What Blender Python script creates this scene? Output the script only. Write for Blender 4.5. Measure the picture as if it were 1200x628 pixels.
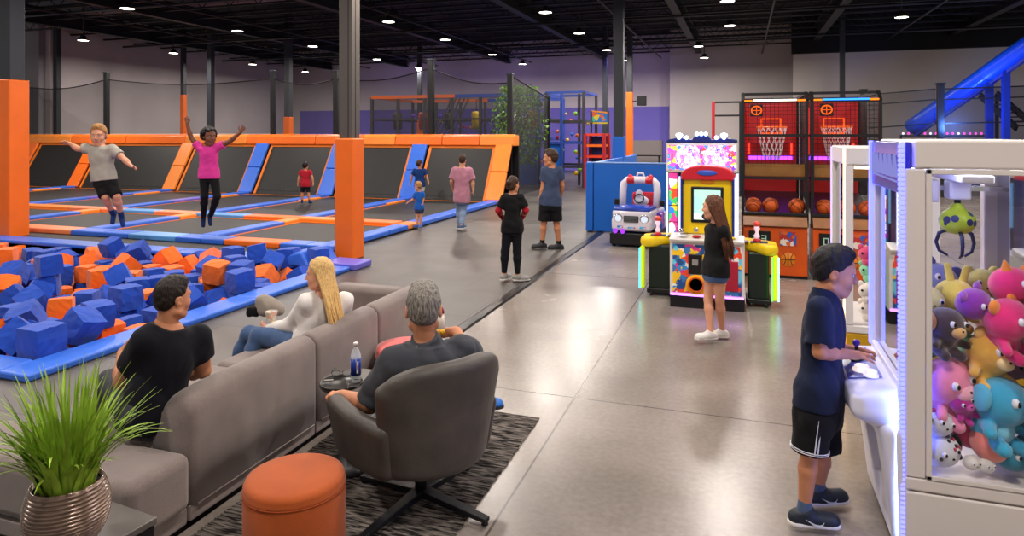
import bpy, bmesh, math, random
import numpy as np
from mathutils import Vector, Matrix
random.seed(11)
rng = np.random.RandomState(5)
PI = math.pi
S = bpy.context.scene
for o in list(bpy.data.objects):
    bpy.data.objects.remove(o)
COL = S.collection

# ------------------------------------------------------------------ camera
FPX, HY, CAMH = 792.0, 157.0, 2.1            # focal length in pixels (1200 wide), horizon row, eye height
YAW = math.radians(18.9)
CY, SY = math.cos(YAW), math.sin(YAW)
cam_d = bpy.data.cameras.new('camera')
cam = bpy.data.objects.new('camera', cam_d)
COL.objects.link(cam)
cam.location = (0, 0, CAMH)
cam.rotation_euler = (PI/2, 0, YAW)
cam_d.sensor_width = 36
cam_d.lens = 36*FPX/1200
cam_d.shift_y = -(314-HY)/1200
cam_d.clip_start = .05
cam_d.clip_end = 200
S.camera = cam

# ------------------------------------------------------------------ view, world, light levels
S.view_settings.view_transform = 'Standard'
S.view_settings.look = 'None'
S.view_settings.gamma = 1
S.view_settings.use_curve_mapping = False
S.view_settings.exposure = 0.12
W = bpy.data.worlds.new('world')
S.world = W
W.use_nodes = True
WORLD_COL, WORLD_STR = (1.0, .93, .88, 1), .34
W.node_tree.nodes['Background'].inputs[0].default_value = WORLD_COL
W.node_tree.nodes['Background'].inputs[1].default_value = WORLD_STR
LAMP_W = 138.0                               # watts of each high bay lamp
LAMP_COL = (1.0, .91, .83)
S.cycles.use_denoising = True
S.cycles.max_bounces = 8
S.cycles.transparent_max_bounces = 24
S.cycles.sample_clamp_indirect = 6
S.cycles.caustics_reflective = False
S.cycles.caustics_refractive = False

# ------------------------------------------------------------------ helpers
def at(px, py, Y):
    """point seen at photo pixel (px, py), Y metres in front of the camera"""
    X = (px-600)*Y/FPX
    return Vector((X*CY - Y*SY, X*SY + Y*CY, CAMH - (py-HY)*Y/FPX))

def on_floor(px, py, z=0):
    return at(px, py, FPX*(CAMH-z)/(py-HY))

def cdir(x, y, z=0):
    """direction given as right / away / up of the camera"""
    return Vector((x*CY - y*SY, x*SY + y*CY, z))

def lin(h):
    if isinstance(h, str):
        h = h.lstrip('#')
        c = [int(h[i:i+2], 16)/255 for i in (0, 2, 4)]
    else:
        c = h
    return tuple(((v/12.92) if v <= .04045 else ((v+.055)/1.055)**2.4) for v in c) + (1,)

MATS = {}
def mat(name, col='#808080', rough=.6, metal=0, noise=0, nscale=8, bump=0, bscale=60, emit=None, estr=0,
        alpha=1, trans=0, spec=.5, sheen=0, coat=0, sss=0, ior=1.45, detail=4):
    if name in MATS:
        return MATS[name]
    m = bpy.data.materials.new(name)
    m.use_nodes = True
    nt = m.node_tree
    b = nt.nodes['Principled BSDF']
    c = lin(col)
    b.inputs['Base Color'].default_value = c
    b.inputs['Roughness'].default_value = rough
    b.inputs['Metallic'].default_value = metal
    b.inputs['Specular IOR Level'].default_value = spec
    b.inputs['Alpha'].default_value = alpha
    b.inputs['Transmission Weight'].default_value = trans
    b.inputs['Sheen Weight'].default_value = sheen
    b.inputs['Coat Weight'].default_value = coat
    b.inputs['Subsurface Weight'].default_value = sss
    b.inputs['Subsurface Radius'].default_value = (.012, .005, .003)
    b.inputs['IOR'].default_value = ior
    if emit:
        b.inputs['Emission Color'].default_value = lin(emit)
        b.inputs['Emission Strength'].default_value = estr
    if noise or bump:
        tc = nt.nodes.new('ShaderNodeTexCoord')
    if noise:
        n = nt.nodes.new('ShaderNodeTexNoise')
        n.inputs['Scale'].default_value = nscale
        n.inputs['Detail'].default_value = detail
        nt.links.new(tc.outputs['Object'], n.inputs['Vector'])
        r = nt.nodes.new('ShaderNodeValToRGB')
        r.color_ramp.elements[0].position = .3
        r.color_ramp.elements[1].position = .7
        r.color_ramp.elements[0].color = tuple(max(0, v*(1-noise)) for v in c[:3]) + (1,)
        r.color_ramp.elements[1].color = tuple(min(1, v*(1+noise)) for v in c[:3]) + (1,)
        nt.links.new(n.outputs['Fac'], r.inputs['Fac'])
        nt.links.new(r.outputs['Color'], b.inputs['Base Color'])
    if bump:
        n2 = nt.nodes.new('ShaderNodeTexNoise')
        n2.inputs['Scale'].default_value = bscale
        n2.inputs['Detail'].default_value = 3
        nt.links.new(tc.outputs['Object'], n2.inputs['Vector'])
        bp = nt.nodes.new('ShaderNodeBump')
        bp.inputs['Strength'].default_value = bump
        bp.inputs['Distance'].default_value = .01
        nt.links.new(n2.outputs['Fac'], bp.inputs['Height'])
        nt.links.new(bp.outputs['Normal'], b.inputs['Normal'])
    MATS[name] = m
    return m

def glow(name, col, s):
    """something that gives off light"""
    if name in MATS:
        return MATS[name]
    m = bpy.data.materials.new(name)
    m.use_nodes = True
    nt = m.node_tree
    nt.nodes.remove(nt.nodes['Principled BSDF'])
    e = nt.nodes.new('ShaderNodeEmission')
    e.inputs[0].default_value = lin(col)
    e.inputs[1].default_value = s
    nt.links.new(e.outputs[0], nt.nodes['Material Output'].inputs[0])
    MATS[name] = m
    return m

def net_mat(name, col, cover, scale=0):
    """fine netting: covers a share of what lies behind; with scale > 0 the mesh itself is drawn"""
    if name in MATS:
        return MATS[name]
    m = bpy.data.materials.new(name)
    m.use_nodes = True
    nt = m.node_tree
    b = nt.nodes['Principled BSDF']
    b.inputs['Base Color'].default_value = lin(col)
    b.inputs['Roughness'].default_value = .8
    t = nt.nodes.new('ShaderNodeBsdfTransparent')
    mx = nt.nodes.new('ShaderNodeMixShader')
    mx.inputs[0].default_value = cover
    nt.links.new(t.outputs[0], mx.inputs[1])
    nt.links.new(b.outputs[0], mx.inputs[2])
    nt.links.new(mx.outputs[0], nt.nodes['Material Output'].inputs[0])
    MATS[name] = m
    return m

def glass_mat(name, tint='#ffffff', refl=.08):
    """thin sheet of glass or acrylic"""
    if name in MATS:
        return MATS[name]
    m = bpy.data.materials.new(name)
    m.use_nodes = True
    nt = m.node_tree
    nt.nodes.remove(nt.nodes['Principled BSDF'])
    t = nt.nodes.new('ShaderNodeBsdfTransparent')
    t.inputs[0].default_value = lin(tint)
    g = nt.nodes.new('ShaderNodeBsdfGlossy')
    g.inputs['Roughness'].default_value = .02
    f = nt.nodes.new('ShaderNodeFresnel')
    f.inputs[0].default_value = 1.35
    mx = nt.nodes.new('ShaderNodeMixShader')
    nt.links.new(f.outputs[0], mx.inputs[0])
    nt.links.new(t.outputs[0], mx.inputs[1])
    nt.links.new(g.outputs[0], mx.inputs[2])
    nt.links.new(mx.outputs[0], nt.nodes['Material Output'].inputs[0])
    MATS[name] = m
    return m

def mural(name, cols, scale=9, estr=0, rough=.35, seed=0.0):
    """printed artwork: random bright patches, optionally lit from behind"""
    if name in MATS:
        return MATS[name]
    m = bpy.data.materials.new(name)
    m.use_nodes = True
    nt = m.node_tree
    b = nt.nodes['Principled BSDF']
    b.inputs['Roughness'].default_value = rough
    tc = nt.nodes.new('ShaderNodeTexCoord')
    mp = nt.nodes.new('ShaderNodeMapping')
    mp.inputs['Location'].default_value = (seed, seed*1.7, seed*.6)
    no = nt.nodes.new('ShaderNodeTexNoise')
    no.inputs['Scale'].default_value = scale*.8
    ad = nt.nodes.new('ShaderNodeMixRGB')
    ad.blend_type = 'ADD'
    ad.inputs[0].default_value = .12
    v = nt.nodes.new('ShaderNodeTexVoronoi')
    v.inputs['Scale'].default_value = scale
    sp = nt.nodes.new('ShaderNodeSeparateColor')
    r = nt.nodes.new('ShaderNodeValToRGB')
    r.color_ramp.interpolation = 'CONSTANT'
    while len(r.color_ramp.elements) < len(cols):
        r.color_ramp.elements.new(.5)
    for i, c in enumerate(cols):
        r.color_ramp.elements[i].position = i/len(cols)
        r.color_ramp.elements[i].color = lin(c)
    L = nt.links.new
    L(tc.outputs['Object'], mp.inputs['Vector'])
    L(mp.outputs[0], no.inputs['Vector'])
    L(mp.outputs[0], ad.inputs[1])
    L(no.outputs['Color'], ad.inputs[2])
    L(ad.outputs[0], v.inputs['Vector'])
    L(v.outputs['Color'], sp.inputs[0])
    L(sp.outputs[0], r.inputs['Fac'])
    L(r.outputs['Color'], b.inputs['Base Color'])
    if estr:
        L(r.outputs['Color'], b.inputs['Emission Color'])
        b.inputs['Emission Strength'].default_value = estr
    MATS[name] = m
    return m

class MB:
    """collects shapes; build() links them as ONE mesh object"""
    def __init__(s):
        s.v, s.f, s.m, s.sm = [], [], [], []
    def add(s, vs, fs, m=0, smooth=False):
        o = len(s.v)
        s.v += [tuple(v) for v in vs]
        for f in fs:
            s.f.append([i+o for i in f])
            s.m.append(m)
            s.sm.append(smooth)
        return s
    def box(s, x0, x1, y0, y1, z0, z1, m=0, M=None):
        vs = [Vector((x, y, z)) for z in (z0, z1) for y in (y0, y1) for x in (x0, x1)]
        if M is not None:
            vs = [M @ v for v in vs]
        return s.add(vs, [(0, 2, 3, 1), (4, 5, 7, 6), (0, 1, 5, 4), (2, 6, 7, 3), (0, 4, 6, 2), (1, 3, 7, 5)], m)
    def bar(s, a, b, w, h, m=0, up=(0, 0, 1)):
        """rectangular bar from a to b, w wide, h along up"""
        a, b = Vector(a), Vector(b)
        d = (b-a).normalized()
        u = Vector(up)
        l = d.cross(u)
        if l.length < 1e-5:
            l = d.cross(Vector((0, 1, 0)))
        l.normalize()
        u = l.cross(d)
        vs = [p + l*(sx*w/2) + u*(sz*h/2) for p in (a, b) for sz in (-1, 1) for sx in (-1, 1)]
        return s.add(vs, [(0, 1, 3, 2), (4, 6, 7, 5), (0, 4, 5, 1), (2, 3, 7, 6), (0, 2, 6, 4), (1, 5, 7, 3)], m)
    def prism(s, pts, d, m=0, smooth=False):
        """polygon pts extruded by vector d"""
        pts = [Vector(p) for p in pts]
        d = Vector(d)
        n = len(pts)
        s.add(pts + [p+d for p in pts], [tuple(range(n))[::-1], tuple(range(n, 2*n))] +
              [(i, (i+1) % n, (i+1) % n+n, i+n) for i in range(n)], m, smooth)
        return s
    def tube(s, path, r, n=10, m=0, closed=False, smooth=True):
        path = [Vector(p) for p in path]
        rs = r if isinstance(r, (list, tuple)) else [r]*len(path)
        k = len(path)
        vs, fs = [], []
        pu = None
        for i, p in enumerate(path):
            if closed:
                d = path[(i+1) % k]-path[i-1]
            else:
                d = path[min(i+1, k-1)]-path[max(i-1, 0)]
            d.normalize()
            if pu is None:
                pu = d.cross(Vector((0, 0, 1)) if abs(d.z) < .9 else Vector((0, 1, 0)))
            pu = (pu - d*pu.dot(d)).normalized()
            w = d.cross(pu)
            for j in range(n):
                a = 2*PI*j/n
                vs.append(p + (pu*math.cos(a)+w*math.sin(a))*rs[i])
        for i in range(k if closed else k-1):
            for j in range(n):
                a, b = i*n, ((i+1) % k)*n
                fs.append((a+j, a+(j+1) % n, b+(j+1) % n, b+j))
        s.add(vs, fs, m, smooth)
        if not closed:
            o = len(s.v)-len(vs)
            s.f.append([o+j for j in range(n)][::-1]); s.m.append(m); s.sm.append(False)
            s.f.append([o+(k-1)*n+j for j in range(n)]); s.m.append(m); s.sm.append(False)
        return s
    def lathe(s, prof, c=(0, 0, 0), n=32, m=0, M=None, smooth=True, arc=None):
        """profile of (radius, height) turned about z through c"""
        c = Vector(c)
        vs, fs = [], []
        for (r, z) in prof:
            for j in range(n):
                a = 2*PI*j/n
                v = Vector((r*math.cos(a), r*math.sin(a), z))
                vs.append((M @ v if M is not None else v)+c)
        for i in range(len(prof)-1):
            for j in range(n):
                fs.append((i*n+j, i*n+(j+1) % n, (i+1)*n+(j+1) % n, (i+1)*n+j))
        s.add(vs, fs, m, smooth)
        o = len(s.v)-len(vs)
        if prof[0][0] > 1e-4:
            s.f.append([o+j for j in range(n)][::-1]); s.m.append(m); s.sm.append(False)
        if prof[-1][0] > 1e-4:
            s.f.append([o+(len(prof)-1)*n+j for j in range(n)]); s.m.append(m); s.sm.append(False)
        return s
    def ball(s, c, r, n=16, m=0, M=None):
        r = r if isinstance(r, (list, tuple)) else (r, r, r)
        k = n//2
        vs, fs = [], []
        c = Vector(c)
        for i in range(k+1):
            t = PI*i/k
            for j in range(n):
                a = 2*PI*j/n
                v = Vector((r[0]*math.sin(t)*math.cos(a), r[1]*math.sin(t)*math.sin(a), -r[2]*math.cos(t)))
                vs.append((M @ v if M is not None else v)+c)
        for i in range(k):
            for j in range(n):
                fs.append((i*n+j, i*n+(j+1) % n, (i+1)*n+(j+1) % n, (i+1)*n+j))
        return s.add(vs, fs, m, True)
    def build(s, name, mats, parent=None, bevel=0, seg=2, smooth=False, loc=None, rz=0, origin=None):
        me = bpy.data.meshes.new(name)
        vs = s.v
        if origin is not None:
            vs = [(a-origin[0], b-origin[1], c-origin[2]) for a, b, c in vs]
        me.from_pydata(vs, [], s.f)
        bm = bmesh.new()
        bm.from_mesh(me)
        bmesh.ops.remove_doubles(bm, verts=bm.verts, dist=1e-5)
        bmesh.ops.recalc_face_normals(bm, faces=bm.faces)
        keep = len(bm.faces) == len(s.f)
        bm.to_mesh(me)
        bm.free()
        ms = mats if isinstance(mats, (list, tuple)) else [mats]
        for m in ms:
            me.materials.append(m)
        if keep:
            me.polygons.foreach_set('material_index', s.m)
            me.polygons.foreach_set('use_smooth', [bool(smooth or a or bevel) for a in s.sm])
        o = bpy.data.objects.new(name, me)
        COL.objects.link(o)
        if origin is not None:
            o.location = origin
        if loc is not None:
            o.location = loc
        o.rotation_euler.z = rz
        if parent is not None:
            o.parent = parent
        if bevel:
            b = o.modifiers.new('bevel', 'BEVEL')
            b.width = bevel
            b.segments = seg
            b.limit_method = 'ANGLE'
            b.angle_limit = math.radians(35)
            b.harden_normals = True
        return o

def tag(o, label=None, cat=None, group=None, kind=None):
    if label: o['label'] = label
    if cat: o['category'] = cat
    if group: o['group'] = group
    if kind: o['kind'] = kind
    return o

def thing(name, label, cat, loc=(0, 0, 0), rz=0, group=None, kind=None):
    o = bpy.data.objects.new(name, None)
    o.empty_display_size = .1
    COL.objects.link(o)
    o.location = loc
    o.rotation_euler.z = rz
    return tag(o, label, cat, group, kind)

def copy_tree(o, parent=None):
    kids = [c for c in bpy.data.objects if c.parent == o]
    c = o.copy()
    COL.objects.link(c)
    c.parent = parent
    for k in kids:
        copy_tree(k, c)
    return c

def mesh_copy(o, loc=None, rot=None, label=None):
    c = o.copy()
    COL.objects.link(c)
    if loc is not None: c.location = loc
    if rot is not None: c.rotation_euler = rot
    if label: c['label'] = label
    return c

ORD = ['first', 'second', 'third', 'fourth', 'fifth', 'sixth', 'seventh', 'eighth', 'ninth', 'tenth', 'eleventh', 'twelfth']

# ------------------------------------------------------------------ smooth blended bodies (signed distance field + surface nets)
class F:
    def __init__(s):
        s.p = []
    def _add(s, fn, lo, hi, k, op):
        s.p.append((fn, np.array(lo, float), np.array(hi, float), k, op))
        return s
    def rc(s, a, b, ra, rb, k=.02, op='u', flat=(0, 0)):
        """tapered limb from a to b; flat=(1,0) cuts the end at a straight"""
        a = np.array(a, float); b = np.array(b, float)
        ab = b-a
        L = max(np.linalg.norm(ab), 1e-6)
        u = ab/L
        def fn(P):
            q = P-a
            w = q @ u
            t = np.clip(w/L, 0, 1)
            d = np.linalg.norm(q-(t*L)[..., None]*u, axis=-1)-(ra+(rb-ra)*t)
            if flat[0]: d = np.maximum(d, -w)
            if flat[1]: d = np.maximum(d, w-L)
            return d
        r = max(ra, rb)+k+.02
        return s._add(fn, np.minimum(a, b)-r, np.maximum(a, b)+r, k, op)
    def ell(s, c, r, R=None, k=.02, op='u'):
        """ellipsoid; R = 3x3 with the axes as columns"""
        c = np.array(c, float); r = np.array(r, float)
        R = np.eye(3) if R is None else np.array(R, float)
        def fn(P):
            q = (P-c) @ R
            k0 = np.linalg.norm(q/r, axis=-1)+1e-9
            k1 = np.linalg.norm(q/(r*r), axis=-1)+1e-9
            return k0*(k0-1)/k1
        e = np.abs(R) @ r + k + .02
        return s._add(fn, c-e, c+e, k, op)
    def rbox(s, c, h, r, R=None, k=.02, op='u'):
        """rounded box, half sizes h"""
        c = np.array(c, float); h = np.array(h, float)
        R = np.eye(3) if R is None else np.array(R, float)
        def fn(P):
            q = np.abs((P-c) @ R)-(h-r)
            return np.linalg.norm(np.maximum(q, 0), axis=-1)+np.minimum(q.max(axis=-1), 0)-r
        e = np.abs(R) @ h + k + .02
        return s._add(fn, c-e, c+e, k, op)
    def plane(s, c, n, lo, hi, k=.01):
        """cut away what lies on the n side of c, inside lo..hi"""
        c = np.array(c, float); n = np.array(n, float); n = n/np.linalg.norm(n)
        return s._add(lambda P: -((P-c) @ n), lo, hi, k, 'c')
    def loft(s, secs, axis, lat, k=.03, flat=True):
        """elliptic trunk: secs = (centre, half width, half depth) along axis"""
        axis = np.array(axis, float); lat = np.array(lat, float)
        axis /= np.linalg.norm(axis)
        lat = lat-axis*(lat @ axis); lat /= np.linalg.norm(lat)
        fw = np.cross(axis, lat)
        C = np.array([q[0] for q in secs], float)
        A = np.array([q[1] for q in secs]); B = np.array([q[2] for q in secs])
        o = C[0].copy()
        w = (C-o) @ axis
        t = np.linspace(w[0], w[-1], 60)
        def sm(v):
            y = np.interp(t, w, v)
            kk = np.array([1, 2, 3, 4, 3, 2, 1.]); kk /= kk.sum()
            yp = np.concatenate([[2*y[0]-y[3], 2*y[0]-y[2], 2*y[0]-y[1]], y, [2*y[-1]-y[-2], 2*y[-1]-y[-3], 2*y[-1]-y[-4]]])
            return np.convolve(yp, kk, 'valid')
        At, Bt = sm(A), sm(B)
        Ct = np.stack([sm(C[:, i]) for i in range(3)], 1)
        def fn(P):
            h = (P-o) @ axis
            a = np.interp(h, t, At); b = np.interp(h, t, Bt)
            x = (P[..., 0]-np.interp(h, t, Ct[:, 0])); y = (P[..., 1]-np.interp(h, t, Ct[:, 1])); z = (P[..., 2]-np.interp(h, t, Ct[:, 2]))
            l = x*lat[0]+y*lat[1]+z*lat[2]
            f = x*fw[0]+y*fw[1]+z*fw[2]
            kk = (np.abs(l/a)**2.4+np.abs(f/b)**2.4)**(1/2.4)+1e-9
            d = (kk-1)*np.minimum(a, b)*.95
            return np.maximum(d, np.maximum(w[0]-h, h-w[-1]))
        r = max(A.max(), B.max())+k+.03
        return s._add(fn, C.min(0)-r, C.max(0)+r, k, 'u')
    def mesh(s, vox, fold=0, ffreq=30, name='body', warp=None):
        us = [p for p in s.p if p[4] == 'u']
        lo = np.min([p[1] for p in us], 0); hi = np.max([p[2] for p in us], 0)
        n = np.ceil((hi-lo)/vox).astype(int)+1
        f = np.full(n, 1.0, np.float32)
        ax = [lo[i]+vox*np.arange(n[i]) for i in range(3)]
        for fn, l, h, k, op in s.p:
            i0 = np.clip(np.floor((l-lo)/vox).astype(int), 0, n-1)
            i1 = np.clip(np.ceil((h-lo)/vox).astype(int)+1, 1, n)
            if (i1 <= i0).any(): continue
            sl = tuple(slice(i0[i], i1[i]) for i in range(3))
            P = np.stack(np.meshgrid(*[ax[i][sl[i]] for i in range(3)], indexing='ij'), -1)
            d = fn(P)
            c = f[sl]
            k = max(k, 1e-4)
            if op == 'u':
                h_ = np.maximum(k-np.abs(c-d), 0)/k
                f[sl] = np.minimum(c, d)-h_*h_*k/4
            elif op == 's':
                d = -d
                h_ = np.maximum(k-np.abs(c-d), 0)/k
                f[sl] = np.maximum(c, d)+h_*h_*k/4
            else:
                d = -d
                h_ = np.maximum(k-np.abs(c-d), 0)/k
                f[sl] = np.maximum(c, d)+h_*h_*k/4
        if fold:
            P = np.stack(np.meshgrid(*ax, indexing='ij'), -1)
            g = np.zeros(n, np.float32)
            for q in range(7):
                d = rng.normal(size=3); d[2] *= .6; d /= np.linalg.norm(d)
                e = rng.normal(size=3); e /= np.linalg.norm(e)
                u = P @ d*ffreq*rng.uniform(.5, 1.6)+rng.uniform(0, 6)+1.6*np.sin(P @ e*ffreq*.55+rng.uniform(0, 6))
                g += 1.1-2*np.abs(np.sin(u*.5))
            f += (fold*g/2.4).astype(np.float32)
        f[0] = np.maximum(f[0], 1e-3); f[-1] = np.maximum(f[-1], 1e-3)
        f[:, 0] = np.maximum(f[:, 0], 1e-3); f[:, -1] = np.maximum(f[:, -1], 1e-3)
        f[:, :, 0] = np.maximum(f[:, :, 0], 1e-3); f[:, :, -1] = np.maximum(f[:, :, -1], 1e-3)
        return nets(f, lo, vox, name)

def nets(f, lo, vox, name):
    nx, ny, nz = f.shape
    cs = [(i, j, k) for i in (0, 1) for j in (0, 1) for k in (0, 1)]
    cf = np.stack([f[i:nx-1+i, j:ny-1+j, k:nz-1+k] for i, j, k in cs], -1)
    neg = cf < 0
    cnt = neg.sum(-1)
    act = (cnt > 0) & (cnt < 8)
    idx = np.argwhere(act)
    v = cf[act]
    ng = neg[act]
    pos = np.zeros((len(idx), 3)); c = np.zeros(len(idx))
    for a in range(8):
        for b in range(a+1, 8):
            A, B = np.array(cs[a]), np.array(cs[b])
            if np.abs(A-B).sum() != 1: continue
            m = ng[:, a] != ng[:, b]
            t = v[m, a]/(v[m, a]-v[m, b])
            pos[m] += A+(B-A)*t[:, None]
            c[m] += 1
    pos = (pos/c[:, None]+idx)*vox+lo
    ids = np.full(act.shape, -1, np.int64)
    ids[act] = np.arange(len(idx))
    quads = []
    s = f < 0
    for ax in range(3):
        o1, o2 = (ax+1) % 3, (ax+2) % 3
        sl0 = [slice(None)]*3; sl1 = [slice(None)]*3
        sl0[ax] = slice(0, -1); sl1[ax] = slice(1, None)
        a, b = s[tuple(sl0)], s[tuple(sl1)]
        e = np.argwhere(a != b)
        e = e[(e[:, o1] > 0) & (e[:, o2] > 0)]
        e = e[(e[:, o1] < f.shape[o1]-1) & (e[:, o2] < f.shape[o2]-1)]
        ins = s[tuple(e.T)]
        d1 = np.zeros(3, int); d1[o1] = 1
        d2 = np.zeros(3, int); d2[o2] = 1
        q = np.stack([ids[tuple((e-d1-d2).T)], ids[tuple((e-d2).T)], ids[tuple(e.T)], ids[tuple((e-d1).T)]], 1)
        q[~ins] = q[~ins][:, ::-1]
        quads.append(q)
    q = np.concatenate(quads)
    # relax the net a little
    nb = np.zeros_like(pos); ct = np.zeros(len(pos))
    for i in range(4):
        np.add.at(nb, q[:, i], pos[q[:, (i+1) % 4]]); np.add.at(ct, q[:, i], 1)
    pos = pos*.6+.4*nb/np.maximum(ct, 1)[:, None]
    me = bpy.data.meshes.new(name)
    me.vertices.add(len(pos)); me.vertices.foreach_set('co', pos.astype(np.float32).ravel())
    me.loops.add(q.size); me.loops.foreach_set('vertex_index', q.ravel().astype(np.int32))
    me.polygons.add(len(q)); me.polygons.foreach_set('loop_start', np.arange(0, q.size, 4, dtype=np.int32))
    me.update(calc_edges=True)
    me.validate()
    me.polygons.foreach_set('use_smooth', np.ones(len(me.polygons), bool))
    return me

def sdf_obj(field, name, m, parent=None, vox=.01, fold=0, ffreq=30, paint=None, loc=None):
    me = field.mesh(vox, fold, ffreq, name)
    ms = m if isinstance(m, (list, tuple)) else [m]
    for a in ms: me.materials.append(a)
    if paint is not None:
        c = np.zeros(len(me.polygons)*3); me.polygons.foreach_get('center', c)
        me.polygons.foreach_set('material_index', paint(c.reshape(-1, 3)).astype(np.int32))
    o = bpy.data.objects.new(name, me)
    COL.objects.link(o)
    if parent is not None: o.parent = parent
    if loc is not None: o.location = loc
    return o

# ------------------------------------------------------------------ places on room planes
def on_y(px, y, py=None):
    """depth (or point when py is given) where the ray of column px meets the plane y"""
    Y = y/(CY + (px-600)/FPX*SY)
    return Y if py is None else at(px, py, Y)
def on_x(px, x, py=None):
    Y = x/((px-600)/FPX*CY - SY)
    return Y if py is None else at(px, py, Y)

# ------------------------------------------------------------------ the room
def concrete():
    m = bpy.data.materials.new('polished_concrete')
    m.use_nodes = True
    nt = m.node_tree; b = nt.nodes['Principled BSDF']; L = nt.links.new
    tc = nt.nodes.new('ShaderNodeTexCoord')
    n1 = nt.nodes.new('ShaderNodeTexNoise'); n1.inputs['Scale'].default_value = .8; n1.inputs['Detail'].default_value = 6; n1.inputs['Roughness'].default_value = .5
    n2 = nt.nodes.new('ShaderNodeTexNoise'); n2.inputs['Scale'].default_value = 26; n2.inputs['Detail'].default_value = 5
    for n in (n1, n2): L(tc.outputs['Object'], n.inputs['Vector'])
    r = nt.nodes.new('ShaderNodeValToRGB')
    r.color_ramp.elements[0].position = .3; r.color_ramp.elements[0].color = lin('#766d65')
    r.color_ramp.elements[1].position = .72; r.color_ramp.elements[1].color = lin('#928880')
    L(n1.outputs['Fac'], r.inputs[0])
    mx = nt.nodes.new('ShaderNodeMixRGB'); mx.blend_type = 'OVERLAY'; mx.inputs[0].default_value = .25
    L(r.outputs[0], mx.inputs[1]); L(n2.outputs['Fac'], mx.inputs[2])
    # sawn joints
    sx = nt.nodes.new('ShaderNodeSeparateXYZ'); L(tc.outputs['Object'], sx.inputs[0])
    prev = mx.outputs[0]
    for ax, per, off in (('X', 4.6, 1.28), ('Y', 4.6, 3.95)):
        a = nt.nodes.new('ShaderNodeMath'); a.operation = 'ADD'; a.inputs[1].default_value = off+460; L(sx.outputs[ax], a.inputs[0])
        d = nt.nodes.new('ShaderNodeMath'); d.operation = 'MODULO'; d.inputs[1].default_value = per; L(a.outputs[0], d.inputs[0])
        c = nt.nodes.new('ShaderNodeMath'); c.operation = 'LESS_THAN'; c.inputs[1].default_value = .014; L(d.outputs[0], c.inputs[0])
        k = nt.nodes.new('ShaderNodeMixRGB'); k.inputs[2].default_value = lin('#4d4640')
        L(c.outputs[0], k.inputs[0]); L(prev, k.inputs[1]); prev = k.outputs[0]
    L(prev, b.inputs['Base Color'])
    rr = nt.nodes.new('ShaderNodeMapRange'); rr.inputs[3].default_value = .20; rr.inputs[4].default_value = .32
    L(n1.outputs['Fac'], rr.inputs[0]); L(rr.outputs[0], b.inputs['Roughness'])
    b.inputs['Specular IOR Level'].default_value = .62
    bp = nt.nodes.new('ShaderNodeBump'); bp.inputs['Strength'].default_value = .035; bp.inputs['Distance'].default_value = .02
    L(n2.outputs['Fac'], bp.inputs['Height']); L(bp.outputs[0], b.inputs['Normal'])
    return m

def rubber():
    m = bpy.data.materials.new('rubber_tiles')
    m.use_nodes = True
    nt = m.node_tree; b = nt.nodes['Principled BSDF']; L = nt.links.new
    tc = nt.nodes.new('ShaderNodeTexCoord')
    br = nt.nodes.new('ShaderNodeTexBrick')
    br.offset = 0.5; br.inputs['Scale'].default_value = 1
    br.inputs['Brick Width'].default_value = 1.2; br.inputs['Row Height'].default_value = 1.2
    br.inputs['Mortar Size'].default_value = .006
    br.inputs['Color1'].default_value = lin('#5a544f'); br.inputs['Color2'].default_value = lin('#474340'); br.inputs['Mortar'].default_value = lin('#2c2927')
    n = nt.nodes.new('ShaderNodeTexNoise'); n.inputs['Scale'].default_value = 1.6; n.inputs['Detail'].default_value = 8
    L(tc.outputs['Object'], br.inputs['Vector']); L(tc.outputs['Object'], n.inputs['Vector'])
    mx = nt.nodes.new('ShaderNodeMixRGB'); mx.blend_type = 'OVERLAY'; mx.inputs[0].default_value = .45
    L(br.outputs['Color'], mx.inputs[1]); L(n.outputs['Fac'], mx.inputs[2])
    L(mx.outputs[0], b.inputs['Base Color'])
    rr = nt.nodes.new('ShaderNodeMapRange'); rr.inputs[3].default_value = .28; rr.inputs[4].default_value = .55
    L(n.outputs['Fac'], rr.inputs[0]); L(rr.outputs[0], b.inputs['Roughness'])
    return m

M_conc, M_rub = concrete(), rubber()
M_wall = mat('wall_paint', '#c6bdbe', .85, noise=.06, nscale=.6)
M_wallblock = M_wall
M_purple = mat('purple_paint', '#7268be', .8, noise=.05, nscale=.7)
M_dark = mat('black_ceiling_paint', '#08080b', .8)
M_joist = mat('dark_steel', '#101015', .6)
M_blk = mat('black_steel', '#141518', .45, spec=.4)
M_colm = mat('charcoal_steel', '#2c3038', .5)
M_colg = mat('grey_steel', '#57504b', .5, noise=.04)
M_or = mat('orange_vinyl', '#f4701c', .38, noise=.05, nscale=3, bump=.12, bscale=5)
M_or2 = mat('amber_vinyl', '#f58a2e', .38, noise=.05, nscale=3, bump=.12, bscale=5)
M_orp = mat('coral_vinyl', '#f08a5c', .38, noise=.05, nscale=3, bump=.12, bscale=5)
M_bl = mat('blue_vinyl', '#376cd8', .36, noise=.05, nscale=3, bump=.12, bscale=5)
M_bll = mat('light_blue_vinyl', '#5d9de0', .36, noise=.05, nscale=3, bump=.12, bscale=5)
M_bld = mat('navy_vinyl', '#1b3f8f', .4, noise=.05, nscale=3)
M_vio = mat('violet_vinyl', '#6a63c8', .38, noise=.05, nscale=3, bump=.12, bscale=5)
M_rubline = mat('rubber_edge', '#201d1c', .5)

PIT = (-17.5, -5.95, 4.3, 9.2)     # x0, x1, y0, y1 of the hole
def struct(mb, name, m, **k):
    o = mb.build(name, m, **k)
    o['kind'] = 'structure'
    return o

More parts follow.
